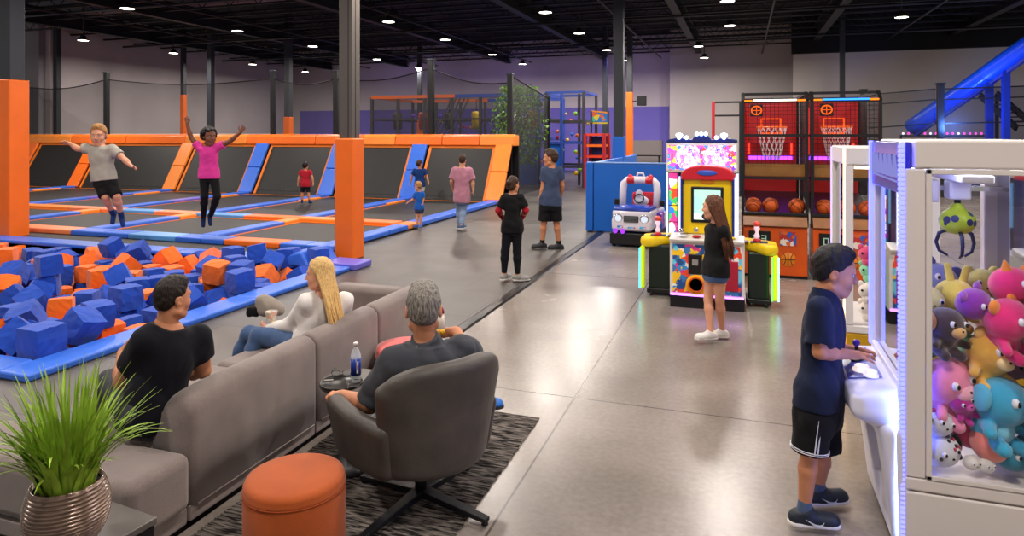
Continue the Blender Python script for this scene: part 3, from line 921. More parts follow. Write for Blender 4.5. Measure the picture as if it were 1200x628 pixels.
CUBES = [(-7.08,7.68,-0.27,1.57,0.0,1.05,30),(-8.92,5.83,-0.27,0.0,-0.0,-2.93,30),(-13.38,8.9,-0.28,2.44,1.57,0.0,28),(-7.7,8.04,-0.28,0.42,-1.57,0.0,28),(-6.85,5.17,-0.27,-2.12,-1.57,0.0,30),(-8.35,8.29,-0.29,-1.57,-0.0,-0.51,26),(-8.12,5.24,-0.28,1.57,0.0,2.54,28),(-9.49,7.63,-0.29,-0.0,-0.0,2.63,26),(-6.37,8.8,-0.27,-0.95,1.57,0.0,30),(-7.05,7.09,-0.27,-1.57,0.0,-1.16,30),(-7.32,8.15,-0.28,-0.79,-1.57,0.0,28),(-9.48,6.48,-0.28,1.57,-0.0,-3.06,28),(-6.27,5.57,-0.28,-0.0,0.0,-0.02,28),(-11.43,7.88,-0.28,2.57,1.57,0.0,28),(-6.18,5.0,-0.29,1.57,0.0,-0.0,26),(-8.58,7.61,-0.28,2.59,1.57,0.0,28),(-7.15,8.81,-0.29,0.0,-0.0,-0.09,26),(-8.45,8.73,-0.27,3.07,-1.57,0.0,30),(-6.52,7.88,-0.28,-1.57,-0.0,3.03,28),(-9.25,8.4,-0.28,-0.01,1.57,0.0,28),(-9.35,7.95,-0.27,-1.57,-0.0,0.61,30),(-12.23,8.94,-0.28,-1.77,-1.57,0.0,28),(-7.79,5.33,-0.28,3.14,0.0,0.15,28),(-6.68,5.48,-0.27,-3.14,-0.0,-1.55,30),(-12.55,8.92,-0.29,1.57,0.0,1.12,26),(-8.85,7.52,-0.29,0.57,-1.57,0.0,26),(-6.21,7.52,-0.28,1.57,-0.0,3.04,28),(-11.7,8.06,-0.28,-1.11,-1.57,0.0,28),(-7.34,5.85,-0.29,1.39,1.57,0.0,26),(-12.28,8.1,-0.29,-1.81,1.57,-0.54,26),(-6.64,6.98,-0.16,-2.52,-0.6,-0.19,30),(-6.35,6.63,-0.28,0.0,3.14,-0.98,28),(-7.21,7.38,-0.28,0.72,-1.57,0.0,28),(-8.43,7.91,-0.28,0.0,3.14,-0.66,28),(-13.33,8.44,-0.28,-0.9,1.57,0.0,28),(-6.8,8.63,-0.21,-0.61,0.0,1.62,30),(-11.54,7.26,-0.27,1.58,-1.57,0.0,30),(-8.29,7.33,-0.29,-1.57,0.0,-0.1,26),(-8.01,7.28,-0.27,1.62,1.57,0.0,30),(-9.15,7.65,-0.27,0.44,1.57,1.48,30),(-11.7,8.93,-0.28,-0.0,-0.0,-1.83,28),(-6.57,5.06,-0.28,-2.6,1.57,0.0,28),(-6.23,8.89,0.03,0.39,-1.58,-2.19,30),(-6.19,5.62,-0.01,-1.57,-0.0,1.68,26),(-6.54,7.54,-0.29,-2.03,1.57,0.0,26),(-9.3,7.11,-0.28,-0.78,1.57,1.08,28),(-8.16,8.59,-0.1,-0.33,0.54,3.07,28),(-7.04,4.58,-0.29,3.14,0.0,-0.82,26),(-7.4,5.12,-0.27,0.0,-3.14,-1.38,30),(-7.48,8.64,-0.27,0.56,1.57,0.56,30),(-7.35,6.93,-0.28,0.71,1.57,0.0,28),(-7.09,6.23,-0.28,0.71,1.57,0.0,28),(-9.14,6.2,-0.27,-0.99,1.57,0.0,30),(-7.39,7.82,-0.28,1.57,-0.0,-0.44,28),(-10.54,6.9,-0.29,-0.0,0.0,-1.81,26),(-9.54,6.95,-0.29,-0.3,1.57,0.0,26),(-7.64,7.3,-0.27,2.24,-1.57,0.0,30),(-8.09,6.92,-0.28,-0.62,-1.57,0.0,28),(-7.49,5.54,-0.29,-0.0,-0.0,2.56,26),(-6.33,4.58,-0.29,-1.57,0.0,-3.09,26),(-7.17,6.62,-0.22,-1.57,2.22,0.83,28),(-10.35,8.59,-0.27,-0.0,-0.0,-0.51,30),(-7.12,5.47,-0.28,-0.0,-3.14,1.44,28),(-11.16,7.38,-0.26,1.57,1.69,-1.39,28),(-11.25,7.06,-0.29,0.0,0.0,-1.54,26),(-12.92,8.29,-0.28,0.2,-1.57,0.0,28),(-9.97,8.51,-0.29,1.57,-0.0,0.27,26),(-10.3,7.78,-0.28,1.57,-0.0,2.78,28),(-12.74,7.96,-0.28,1.57,0.0,-0.92,28),(-11.22,8.06,-0.06,0.92,-0.09,2.22,30),(-6.38,7.2,-0.29,-0.78,1.57,0.0,26),(-9.05,7.26,-0.23,0.99,-0.0,-2.83,28),(-10.84,8.55,-0.28,-0.0,-3.14,0.74,28),(-10.16,8.83,-0.23,-1.15,0.0,1.14,28),(-11.78,8.51,-0.28,-1.57,-0.0,-2.47,28),(-8.05,7.27,0.03,-0.95,1.57,0.0,30),(-8.98,6.92,-0.29,-0.0,-3.14,-1.2,26),(-7.85,5.02,-0.27,0.0,3.14,-0.01,30),(-6.74,6.14,-0.28,-3.14,0.0,0.47,28),(-10.9,8.89,-0.24,1.57,-2.79,0.05,28),(-6.5,8.25,-0.27,1.44,1.57,0.0,30),(-8.05,8.27,-0.28,-2.06,-1.57,0.0,28),(-6.99,5.83,-0.21,1.57,-0.53,1.63,30),(-9.79,6.79,-0.12,-1.86,-0.67,0.74,28),(-9.37,8.91,-0.28,-1.57,0.0,0.59,28),(-7.89,8.88,-0.28,-1.57,1.57,0.0,28),(-9.86,7.96,-0.28,-1.57,-0.0,2.38,28),(-9.75,8.26,-0.28,-1.57,-0.0,-0.84,28),(-10.62,7.75,-0.28,-1.33,1.57,0.0,28),(-10.96,6.91,-0.27,-1.57,-0.0,-0.47,30),(-6.46,6.64,-0.0,-1.57,0.0,1.89,28),(-6.24,7.3,-0.01,-0.01,1.67,-1.67,28),(-7.75,5.88,-0.29,-1.42,1.57,0.0,26),(-8.71,7.16,-0.22,0.0,-1.06,1.79,30),(-10.6,8.68,-0.02,0.88,-2.43,-0.51,30),(-12.42,7.92,-0.04,1.83,0.35,-1.2,28),(-7.31,8.95,-0.02,0.02,2.91,-0.0,30),(-13.08,8.64,-0.27,-0.69,1.57,0.0,30),(-6.55,8.58,-0.05,-0.71,-2.64,-1.13,30),(-12.5,8.32,-0.28,3.14,0.0,0.8,28),(-8.99,6.61,-0.28,-0.43,1.57,0.0,28),(-6.36,5.89,-0.27,1.57,-0.0,1.89,30),(-14.16,8.94,-0.29,-0.03,1.57,0.0,26),(-12.27,7.67,-0.29,-0.0,0.0,2.72,26),(-8.63,7.66,0.01,1.08,1.57,0.0,30),(-9.1,8.7,-0.28,0.0,-3.14,-0.6,28),(-8.72,8.52,-0.28,-3.14,-0.0,0.52,28),(-10.03,7.65,-0.28,0.41,1.57,0.0,28),(-8.58,6.85,-0.24,0.0,-1.01,-2.93,26),(-7.83,6.59,-0.29,-0.0,-0.0,-0.18,26),(-7.49,6.13,-0.0,1.57,-0.0,1.36,28),(-11.87,7.39,-0.07,2.36,-0.0,1.02,28),(-7.98,6.11,-0.28,1.57,-0.0,-2.49,28),(-7.46,7.53,-0.07,-0.23,2.65,0.67,28),(-10.42,7.51,-0.03,1.72,0.8,-1.16,28),(-11.91,7.71,-0.28,-0.0,3.14,1.49,28),(-6.28,7.27,0.27,-0.02,0.09,-1.87,28),(-6.72,8.94,-0.28,0.0,-3.14,-0.07,28),(-10.78,7.46,-0.28,-0.0,-0.0,2.47,28),(-6.21,5.28,-0.1,0.02,0.82,-1.57,28),(-7.5,6.24,-0.28,1.57,-0.0,1.43,28),(-9.18,8.4,-0.0,1.16,-1.57,0.0,28),(-6.23,8.93,0.31,-1.36,-1.56,0.95,26),(-11.98,8.31,-0.28,-0.0,-3.14,-0.9,28),(-9.27,5.81,-0.28,0.0,-0.0,-0.51,28),(-7.53,8.31,0.0,-2.65,-0.27,0.28,26),(-7.2,8.11,-0.01,-2.33,-1.57,0.14,26),(-9.22,7.64,0.02,1.57,0.0,-0.43,28),(-9.56,7.1,0.0,1.54,-0.07,0.71,30),(-6.45,6.21,-0.27,2.07,-1.57,0.0,30),(-9.88,6.31,-0.28,-0.0,3.14,0.53,28),(-7.59,8.95,-0.27,-1.57,3.12,-0.0,30),(-6.64,8.97,0.0,-0.08,0.0,1.57,26),(-8.48,8.31,-0.01,1.61,0.04,-0.19,28),(-11.76,8.96,-0.0,-3.14,0.0,-0.0,28),(-9.66,6.07,-0.29,-2.92,1.57,0.0,26),(-11.19,8.89,-0.19,0.52,-0.82,1.25,28),(-7.9,8.63,0.03,-0.67,-2.29,0.74,28),(-11.28,7.6,-0.03,-1.18,0.64,-1.39,28),(-8.94,8.2,-0.28,0.0,-0.0,-2.23,28),(-6.69,5.83,-0.29,2.98,1.57,0.0,26),(-8.47,5.32,-0.28,0.0,-3.14,1.0,28),(-9.41,7.91,0.01,1.57,-0.0,1.26,26),(-11.44,8.36,-0.12,-0.41,0.4,3.06,30),(-14.07,8.88,-0.02,-1.13,-1.57,0.0,28),(-12.82,8.15,0.01,-1.57,-0.0,-1.8,30),(-9.0,7.93,0.16,0.14,-0.8,1.13,30),(-6.52,5.04,0.07,1.04,-0.0,-0.84,30),(-12.08,8.04,0.0,1.44,1.68,-1.58,30),(-12.21,8.35,0.0,1.62,-1.57,0.0,28),(-11.62,7.65,-0.12,-2.06,2.37,-0.08,26),(-12.24,8.63,-0.28,1.6,-1.57,0.0,28),(-11.05,7.75,-0.28,0.0,0.0,2.72,28),(-6.73,6.6,-0.22,-1.57,0.7,0.34,28),(-11.75,8.67,-0.0,0.1,-1.57,0.0,28),(-6.71,7.59,-0.02,3.14,-0.0,1.34,28),(-6.24,4.72,-0.02,1.57,-0.0,2.91,28),(-7.08,7.61,0.02,0.46,-1.57,0.37,28),(-8.71,5.51,-0.16,0.86,0.56,-2.54,26),(-10.26,7.32,-0.28,-0.0,3.14,0.41,28),(-11.43,8.82,-0.05,0.33,-1.19,-0.26,28),(-7.85,7.63,-0.28,0.45,1.57,0.0,28),(-7.34,4.76,-0.28,2.63,-1.57,0.0,28),(-10.95,6.91,0.03,1.99,1.57,-0.41,30),(-7.15,5.28,-0.02,0.13,0.5,-1.44,26),(-10.04,8.45,-0.03,-2.85,1.57,0.0,26),(-12.4,7.76,0.2,-0.28,-2.0,1.28,28),(-8.51,8.67,0.06,-2.46,-0.0,-1.43,26),(-12.03,7.74,-0.0,-1.57,-0.0,1.69,28),(-8.17,7.74,-0.28,-1.57,-0.0,1.17,28),(-6.91,6.43,-0.08,0.84,-0.26,-0.99,26),(-6.24,6.96,-0.1,-0.48,2.59,1.57,28),(-9.61,8.54,-0.28,-0.0,-0.0,2.36,28),(-10.87,8.06,-0.28,0.0,-3.14,0.46,28),(-11.16,7.17,0.01,-1.62,-0.06,0.69,28),(-9.73,8.97,-0.29,3.14,-0.0,-1.57,26),(-6.5,5.46,0.03,1.51,-1.45,-0.04,30),(-7.55,5.04,0.04,2.43,-1.99,0.19,30),(-7.13,7.27,0.02,-0.89,1.66,1.98,28),(-7.03,4.55,0.04,-0.0,-1.16,0.0,30),(-8.34,7.05,-0.09,2.28,0.41,1.28,28),(-6.73,4.73,-0.22,2.06,0.0,0.57,30),(-6.52,7.88,0.0,-1.57,0.0,-1.39,28),(-9.55,6.04,-0.03,-0.0,-3.14,0.41,26),(-10.47,8.2,-0.29,1.57,-0.0,-0.21,26),(-6.2,8.32,-0.28,-1.57,0.0,0.09,28),(-7.66,7.86,-0.0,-1.57,0.0,-1.89,28),(-7.85,5.63,-0.12,1.35,-0.8,1.72,26),(-7.56,8.63,0.02,-0.0,0.0,-2.94,28),(-8.01,5.2,0.01,-1.66,0.07,0.7,26),(-7.18,8.49,-0.11,-1.7,2.65,-0.17,28),(-6.2,4.55,0.27,-1.57,0.02,-1.57,30),(-9.78,7.46,-0.27,1.57,-0.0,2.65,30),(-10.58,6.65,-0.08,-1.22,1.01,1.33,26),(-13.74,8.64,-0.27,1.57,0.0,2.89,30),(-10.01,6.31,0.01,-0.83,1.57,0.0,30),(-7.43,5.45,-0.02,-0.0,-0.0,3.06,28),(-10.8,7.33,-0.0,-1.57,0.0,1.91,28),(-10.73,6.73,0.23,-2.1,-0.17,0.84,28),(-6.77,7.31,-0.07,-2.55,-0.03,-1.79,28),(-8.79,8.86,-0.14,2.4,0.46,1.78,26),(-8.74,6.15,-0.29,-0.59,1.57,0.0,26),(-7.2,8.22,0.25,1.57,-0.0,-2.0,26),(-11.15,8.53,-0.04,0.46,0.49,-2.94,26),(-6.24,4.99,0.29,1.84,-2.64,-0.16,28),(-12.87,8.95,-0.08,3.14,1.01,-0.0,30),(-9.43,8.55,0.27,-0.68,0.99,1.36,26),(-6.24,6.41,0.19,-2.55,0.42,-0.28,26),(-10.58,7.2,-0.28,0.0,0.0,1.19,28),(-6.44,6.12,0.03,-0.0,-0.0,1.51,30),(-12.68,8.58,-0.11,-0.74,0.63,1.37,30),(-7.31,7.85,0.01,-1.58,0.07,2.53,28),(-9.82,8.97,-0.03,0.0,1.56,-3.11,26),(-13.18,8.24,0.14,1.03,-0.75,2.6,28),(-8.58,8.02,-0.0,-0.36,1.65,2.48,28),(-7.01,5.67,0.04,1.67,-0.52,1.44,30),(-8.83,8.23,-0.0,1.81,1.57,0.0,28),(-11.03,8.36,-0.24,-0.0,0.54,2.31,26),(-13.37,8.48,-0.01,-0.0,0.0,0.29,26),(-7.34,8.89,0.29,-1.41,-0.16,-0.89,30),(-6.86,7.96,-0.27,-1.57,0.0,2.97,30),(-10.13,6.66,-0.27,-0.0,-0.0,2.31,30),(-7.34,6.51,-0.02,2.31,-0.62,-0.17,28),(-9.42,8.67,0.01,1.02,-1.01,-1.73,30),(-9.95,7.15,-0.27,0.0,3.14,0.75,30),(-10.12,8.63,0.28,-1.57,1.19,1.47,28),(-10.53,7.98,-0.07,-2.46,0.02,-0.23,26),(-8.16,6.24,-0.01,1.68,-0.01,-2.38,28),(-8.29,5.92,-0.28,2.22,1.57,0.0,28),(-10.27,6.56,0.03,-0.71,1.43,0.74,30),(-6.24,8.51,0.05,-0.23,-0.6,0.13,28),(-8.22,8.87,0.12,-2.5,0.75,-0.98,30),(-6.95,6.8,-0.01,-0.62,0.73,-0.54,28),(-8.3,6.59,-0.28,-0.35,1.57,0.0,28),(-8.46,7.35,0.13,-0.66,-0.48,0.83,30),(-6.59,5.83,-0.0,-0.65,-1.73,0.32,26),(-8.35,5.33,-0.0,1.99,-1.57,0.0,28),(-7.76,8.44,-0.28,0.0,-0.0,-1.1,28),(-11.49,7.23,0.3,-1.57,-0.0,2.94,28),(-7.54,6.57,-0.29,0.0,3.14,1.4,26),(-8.82,8.54,0.17,-0.19,-0.88,-3.0,30),(-7.0,6.09,-0.01,-0.0,-0.0,1.63,26),(-8.44,6.22,-0.29,0.26,-1.57,0.0,26),(-9.07,8.91,-0.0,1.99,0.45,1.76,28),(-6.71,8.44,0.25,-0.89,0.85,2.58,28),(-6.65,8.2,0.09,-1.35,0.53,-1.39,30),(-7.84,8.29,-0.0,-1.57,-0.0,0.16,28),(-8.63,6.56,-0.29,1.61,-1.57,0.0,26),(-6.95,7.94,0.02,-0.8,1.57,0.0,28),(-6.9,7.53,0.29,3.0,0.16,-1.48,28),(-6.61,7.68,0.28,-0.12,-0.0,-2.96,28),(-9.59,8.31,-0.01,-0.0,0.0,-1.31,26),(-13.28,8.9,-0.0,1.57,0.0,-0.92,28),(-7.74,5.4,0.04,-0.0,2.34,1.78,26),(-7.54,8.1,0.19,0.08,-2.59,-1.89,28),(-6.24,7.67,-0.0,0.0,-0.0,0.44,28),(-8.89,6.4,-0.02,-0.65,-0.85,-1.14,30),(-13.7,8.57,0.02,-0.0,3.14,-1.12,28),(-8.03,7.64,0.0,0.0,3.14,0.79,28),(-11.98,7.82,0.28,-1.55,-0.0,0.08,28),(-7.38,4.65,0.05,1.07,0.04,-2.14,26),(-10.92,7.7,-0.01,1.57,0.0,-0.42,26),(-6.94,6.11,0.26,1.43,-1.57,0.0,28),(-6.73,8.88,0.27,-1.36,-1.65,0.0,30),(-10.39,7.2,0.09,-0.77,0.14,-2.64,30),(-7.12,4.93,-0.05,2.67,-0.74,1.02,28),(-10.15,8.15,-0.16,1.14,0.74,-0.81,28),(-7.89,8.92,0.1,-0.36,-0.35,1.72,28),(-9.78,8.67,0.12,2.41,-0.65,-1.51,28),(-10.8,7.34,0.29,0.0,-0.0,0.71,30),(-6.95,8.41,0.01,2.15,0.54,-1.42,26),(-10.22,6.98,-0.06,0.19,-2.47,-0.95,30),(-6.6,4.63,0.22,-0.63,0.6,0.16,30),(-9.54,7.1,0.3,1.52,0.06,2.81,30),(-9.3,6.78,-0.03,-2.38,0.96,-1.32,30),(-9.2,5.84,0.01,0.0,3.06,0.32,28),(-7.29,5.18,0.22,-1.98,-0.33,2.36,28),(-8.11,7.98,0.0,3.14,0.0,-0.69,28),(-8.24,6.65,-0.01,1.57,-0.0,2.05,26),(-10.87,8.92,0.04,-1.18,1.97,-0.01,26),(-6.23,8.0,-0.29,1.73,-1.57,0.0,26),(-6.72,6.5,0.19,-0.69,0.17,-1.39,30),(-10.84,7.98,0.01,3.14,0.0,1.21,30),(-10.04,7.65,0.01,1.21,-1.57,0.0,30),(-8.32,5.79,-0.0,-1.5,-1.57,0.0,28),(-8.57,8.95,0.07,0.83,0.07,1.65,28),(-10.33,8.89,0.04,0.58,-0.71,2.71,28),(-6.79,4.9,0.14,-2.14,-0.32,-0.64,28),(-6.95,8.95,-0.04,0.56,0.11,1.57,26),(-9.84,7.95,-0.01,-3.14,0.0,0.13,26),(-7.64,8.69,0.29,-0.69,-1.57,0.47,26),(-11.51,7.21,0.02,2.73,-1.57,0.0,28),(-6.43,5.32,0.3,-0.21,-1.45,-0.04,26),(-12.09,8.7,0.0,1.62,-0.12,2.8,28),(-7.41,6.92,-0.0,-0.0,-0.0,1.15,28)]
M_fo = mat('orange_foam', '#ee6a14', .95, noise=.08, nscale=7, sheen=.2)
M_fp = mat('coral_foam', '#f0764c', .95, noise=.08, nscale=7, sheen=.2)
M_fb = mat('blue_foam', '#1446b0', .95, noise=.10, nscale=7, sheen=.2)
def foam_mesh(s, name):
    """foam block with slightly soft, sagging faces"""
    b = MB().box(-s/2, s/2, -s/2, s/2, -s/2, s/2)
    me = b.build(name, []).data
    o = [q for q in bpy.data.objects if q.data == me][0]
    bpy.data.objects.remove(o)
    bm = bmesh.new(); bm.from_mesh(me)
    bmesh.ops.subdivide_edges(bm, edges=bm.edges, cuts=4, use_grid_fill=True)
    for v in bm.verts:
        c = v.co/(s/2)
        f = 1-.03*max(abs(c.x*c.y), abs(c.y*c.z), abs(c.x*c.z)) - .06*abs(c.x*c.y*c.z)
        v.co = v.co*f + Vector((rng.normal(), rng.normal(), rng.normal()))*s*.008
    for f in bm.faces: f.smooth = False
    bm.to_mesh(me); bm.free()
    return me
fm = {}
zone = lambda x, y: ('near the front corner' if y < 5.9 else 'in the middle' if y < 7.7 else 'along the back wall') + ' of the pit, ' + ('right part' if x > -7.6 else 'centre part' if x > -10 else 'left part')
for i, (x, y, z, a, bb, c, s) in enumerate(CUBES):
    h = rng.rand()
    blobs = math.sin(x*2.3+1)*math.cos(y*2.9-.5)
    k = 'o' if h+blobs*.35 > .62 else 'b'
    if k == 'o' and rng.rand() < .12: k = 'p'
    key = (s, k, i % 3)
    if key not in fm:
        me = foam_mesh(s/100, 'foam_cube'); me.materials.append({'o': M_fo, 'p': M_fp, 'b': M_fb}[k]); fm[key] = me
    o = bpy.data.objects.new('foam_cube', fm[key])
    COL.objects.link(o)
    o.location = (x, y, z-.10); o.rotation_euler = (a, bb, c)
    tag(o, '%s foam cube lying %s' % ({'o': 'orange', 'p': 'coral', 'b': 'blue'}[k], zone(x, y)), 'foam cube', 'foam cubes filling the pit')

# ------------------------------------------------------------------ lounge: sectional sofa
def fabric(name, c1, c2, scale=260, rough=.95, bump=.25):
    if name in MATS: return MATS[name]
    m = mat(name, c1, rough, sheen=.25)
    nt = m.node_tree; b = nt.nodes['Principled BSDF']; L = nt.links.new
    tc = nt.nodes.new('ShaderNodeTexCoord')
    n = nt.nodes.new('ShaderNodeTexNoise'); n.inputs['Scale'].default_value = scale; n.inputs['Detail'].default_value = 2
    n3 = nt.nodes.new('ShaderNodeTexNoise'); n3.inputs['Scale'].default_value = 5
    L(tc.outputs['Object'], n.inputs['Vector']); L(tc.outputs['Object'], n3.inputs['Vector'])
    ad = nt.nodes.new('ShaderNodeMath'); ad.operation = 'MULTIPLY_ADD'; ad.inputs[1].default_value = .35; L(n3.outputs['Fac'], ad.inputs[0])
    mu = nt.nodes.new('ShaderNodeMath'); mu.operation = 'MULTIPLY'; mu.inputs[1].default_value = .65; L(n.outputs['Fac'], mu.inputs[0]); L(mu.outputs[0], ad.inputs[2])
    r = nt.nodes.new('ShaderNodeValToRGB'); r.color_ramp.elements[0].position = .35; r.color_ramp.elements[1].position = .65
    r.color_ramp.elements[0].color = lin(c1); r.color_ramp.elements[1].color = lin(c2)
    L(ad.outputs[0], r.inputs[0]); L(r.outputs[0], b.inputs['Base Color'])
    bp = nt.nodes.new('ShaderNodeBump'); bp.inputs['Strength'].default_value = bump; bp.inputs['Distance'].default_value = .002
    L(n.outputs['Fac'], bp.inputs['Height']); L(bp.outputs[0], b.inputs['Normal'])
    return m
M_sofa = fabric('taupe_upholstery', '#6f6360', '#897c76')
M_seam = mat('dark_piping', '#4b4441', .9)
SG = 'modules of the grey sectional sofa'
XB0, XB1 = -2.99, -2.76            # sofa backs
XS0 = -3.66                        # seat front
def soft(mb, name, par, bev=.05, m=None):
    return mb.build(name, m or M_sofa, par, bevel=bev, seg=5)
def sofa_module(y0, y1, label, back='full', near_round=False):
    o = thing('sofa_module', label, 'sofa', (XB1, y0, 0), group=SG)
    g = .006
    w = y1-y0
    dx = XS0-XB1
    soft(MB().box(dx, -.015, g, w-g, .04, .13), 'plinth', o, .012)
    soft(MB().box(dx, -(XB1-XB0)-.002 if back else 0, g, w-g, .13, .435), 'seat', o, .05)
    if back:
        b = MB()
        lean = .06 if near_round else .02
        prof = [(0, .13), (0, .40), (0, .62), (-.012, .675), (-.045, .708), (-.09, .722), (-.135, .716), (-.175-lean*.2, .685), (-.215-lean*.5, .60), (-.235-lean, .44), (-.235-lean, .13)]
        st_ = [(.0, .0, .035), (.012, .02, .018), (.035, .03, .004), (.07, .0, .0), (.2, 0, 0)]
        ring = []
        near = [(0, .075, .026), (.018, .040, .008), (.05, .018, .0), (.10, .006, 0), (.2, .001, 0), (.3, 0, 0)] if near_round else [(0, .018, .016), (.012, .006, .005), (.035, 0, 0)]
        far = [(w-2*g-.035, 0, 0), (w-2*g-.012, .006, .005), (w-2*g, .018, .016)]
        sts = near+far
        for (yy, dz, ins) in sts:
            for (px_, pz_) in prof:
                zz = pz_-dz*max(0, (pz_-.40)/.32)
                xx = min(max(px_, -.235-lean+ins), -ins)
                ring.append((xx, yy+g, zz))
        n_ = len(prof); fs = []
        for k in range(len(sts)-1):
            for j in range(n_):
                a0, a1 = k*n_+j, k*n_+(j+1) % n_
                fs.append((a0, a1, a1+n_, a0+n_))
        fs.append(tuple(range(n_))[::-1]); fs.append(tuple((len(sts)-1)*n_+j for j in range(n_)))
        b.add(ring, fs, 0, True)
        bk = b.build('backrest', M_sofa, o)
        MB().tube([(.0015, g+.04, .125), (.0015, w-.04, .125)], .004, 6).build('piping', M_sofa, bk)
    for q in ((.08, .08), (.08, w-.08)):
        pass
    for fx in (dx+.08, -.08):
        for fy in (.08, w-.08):
            MB().lathe([(.02, 0), (.025, .045)], (fx, fy, 0), 10).build('foot', M_blk, o)
    return o
# near seat without a back, then three backed modules and the corner
o = thing('sofa_module', 'backless grey seat at the near end of the sofa, next to potted grass', 'sofa', (XB1, 2.42, 0), group=SG)
soft(MB().box(-1.35, -.015, .01, .40, .04, .13), 'plinth', o, .012)
soft(MB().box(-1.35, .03, .0, .395, .13, .435), 'seat', o, .06)
for fx in (-1.25, -.08):
    MB().lathe([(.02, 0), (.025, .045)], (fx, .1, 0), 10).build('foot', M_blk, o)
sofa_module(2.83, 3.95, 'grey sofa module with curved back end, behind man in navy T-shirt', near_round=True)
sofa_module(3.955, 4.78, 'grey sofa module with straight back, behind blonde woman in white blouse')
oc = sofa_module(4.785, 5.64, 'far corner module of grey sofa, with a second back turned across')
soft(MB().box(-.88, -.20, .66, .85, .13, .69), 'side_back', oc, .06)

# ------------------------------------------------------------------ rug
def rug_mat():
    m = bpy.data.materials.new('woven_rug')
    m.use_nodes = True
    nt = m.node_tree; b = nt.nodes['Principled BSDF']; L = nt.links.new
    b.inputs['Roughness'].default_value = 1
    tc = nt.nodes.new('ShaderNodeTexCoord')
    mp = nt.nodes.new('ShaderNodeMapping'); mp.inputs['Scale'].default_value = (3.5, 1, 1)
    mp2 = nt.nodes.new('ShaderNodeMapping'); mp2.inputs['Scale'].default_value = (8, 110, 1)
    L(tc.outputs['Object'], mp2.inputs['Vector'])
    n = nt.nodes.new('ShaderNodeTexNoise'); n.inputs['Scale'].default_value = 1.0; n.inputs['Detail'].default_value = 3
    L(mp2.outputs[0], n.inputs['Vector'])
    r = nt.nodes.new('ShaderNodeValToRGB'); r.color_ramp.elements[0].position = .42; r.color_ramp.elements[1].position = .62
    r.color_ramp.elements[0].color = lin('#1a1716'); r.color_ramp.elements[1].color = lin('#8c837c')
    L(n.outputs['Fac'], r.inputs[0]); L(r.outputs[0], b.inputs['Base Color'])
    bp = nt.nodes.new('ShaderNodeBump'); bp.inputs['Strength'].default_value = .6; bp.inputs['Distance'].default_value = .01
    L(n.outputs['Fac'], bp.inputs['Height']); L(bp.outputs[0], b.inputs['Normal'])
    return m
b = MB()
RX0, RX1, RY0, RY1 = -2.72, -1.42, 1.2, 4.78
n = 150
for k in range(n):
    y0 = RY0+(RY1-RY0)*k/n; y1 = RY0+(RY1-RY0)*(k+1)/n
    ym = (y0+y1)/2; j = rng.uniform(-.006, .006)
    b.add([(RX0, y0, .002), (RX1+j, y0, .002), (RX1+j, ym, .014), (RX0, ym, .014), (RX0, y1, .002), (RX1+j, y1, .002)], [(0, 1, 2, 3), (3, 2, 5, 4)])
rug = b.build('rug', rug_mat(), origin=(RX0, RY0, 0))
tag(rug, 'dark grey woven rug with ribbed texture under the swivel chair', 'rug')
RZ = .014

# ------------------------------------------------------------------ ottomans
M_ots = mat('rust_velvet', '#a64a10', .8, noise=.12, nscale=5, sheen=.12, bump=.1, bscale=120)
o = thing('ottoman', 'round rust orange velvet ottoman between the sofa end and swivel chair', 'ottoman', (-2.05, 2.75, RZ))
MB().lathe([(.0, .0), (.225, 0), (.235, .01), (.238, .05), (.238, .385), (.236, .39)], n=56).build('side', M_ots, o)
MB().lathe([(.236, .39), (.240, .398), (.236, .405), (.236, .42), (.228, .438), (.20, .447), (.1, .452), (.0, .453)], n=56).build('cushion', M_ots, o)
MB().tube([(.238*math.cos(a), .238*math.sin(a), .39) for a in [2*PI*k/56 for k in range(56)]], .004, 6, closed=True).build('piping', mat('rust_piping', '#a04312', .8), o)
M_otr = mat('coral_velvet', '#d8423c', .7, noise=.08, nscale=5, sheen=.5)
o = thing('ottoman', 'round coral red ottoman between the sofa back and swivel chair', 'ottoman', (-2.50, 4.76, RZ))
MB().lathe([(.0, .0), (.235, 0), (.245, .01), (.245, .36), (.245, .40), (.235, .425), (.2, .436), (.0, .44)], n=48).build('cushion', M_otr, o)
MB().tube([(.246*math.cos(a), .246*math.sin(a), .36) for a in [2*PI*k/48 for k in range(48)]], .004, 6, closed=True).build('piping', M_otr, o)

# ------------------------------------------------------------------ side table with potted grass
M_stone = mat('grey_stone_top', '#5c5651', .35, noise=.18, nscale=9)
TBR = math.radians(-6)
tb = thing('side_table', 'low side table with grey stone top and black metal legs, under the potted grass', 'table', (-2.57, 1.98, 0), TBR)
MB().box(-.19, .19, -.27, .27, .445, .475).build('table_top', M_stone, tb, bevel=.006)
MB().box(-.18, .18, -.26, -.235, .40, .445).box(-.18, .18, .235, .26, .40, .445).box(-.18, -.155, -.235, .235, .40, .445).box(.155, .18, -.235, .235, .40, .445).build('apron', M_blk, tb)
for sx in (-1, 1):
    for sy in (-1, 1):
        MB().box(sx*.1675-.0125, sx*.1675+.0125, sy*.2475-.0125, sy*.2475+.0125, 0, .40).build('leg', M_blk, tb)
POT = Vector((-2.525, 1.955, .476))
pl = thing('potted_grass', 'green artificial grass in bronze ribbed bowl pot on the side table', 'plant', POT)
prof = [(.0, 0), (.075, 0), (.085, .006)]
H_, n = .245, 17
def potr(t): return .085+.064*math.sin(PI*min(1, t*1.0)**.85*.78+.02) if t < .999 else .125
for k in range(n):
    for q, e in ((0, -.0045), (.12, -.001), (.3, .0025), (.5, .0035), (.7, .0025), (.88, -.001)):
        t0 = (k+q)/n
        prof.append((potr(t0)+e, .006+H_*t0))
prof += [(.126, .258), (.120, .256), (.118, .235), (.0, .235)]
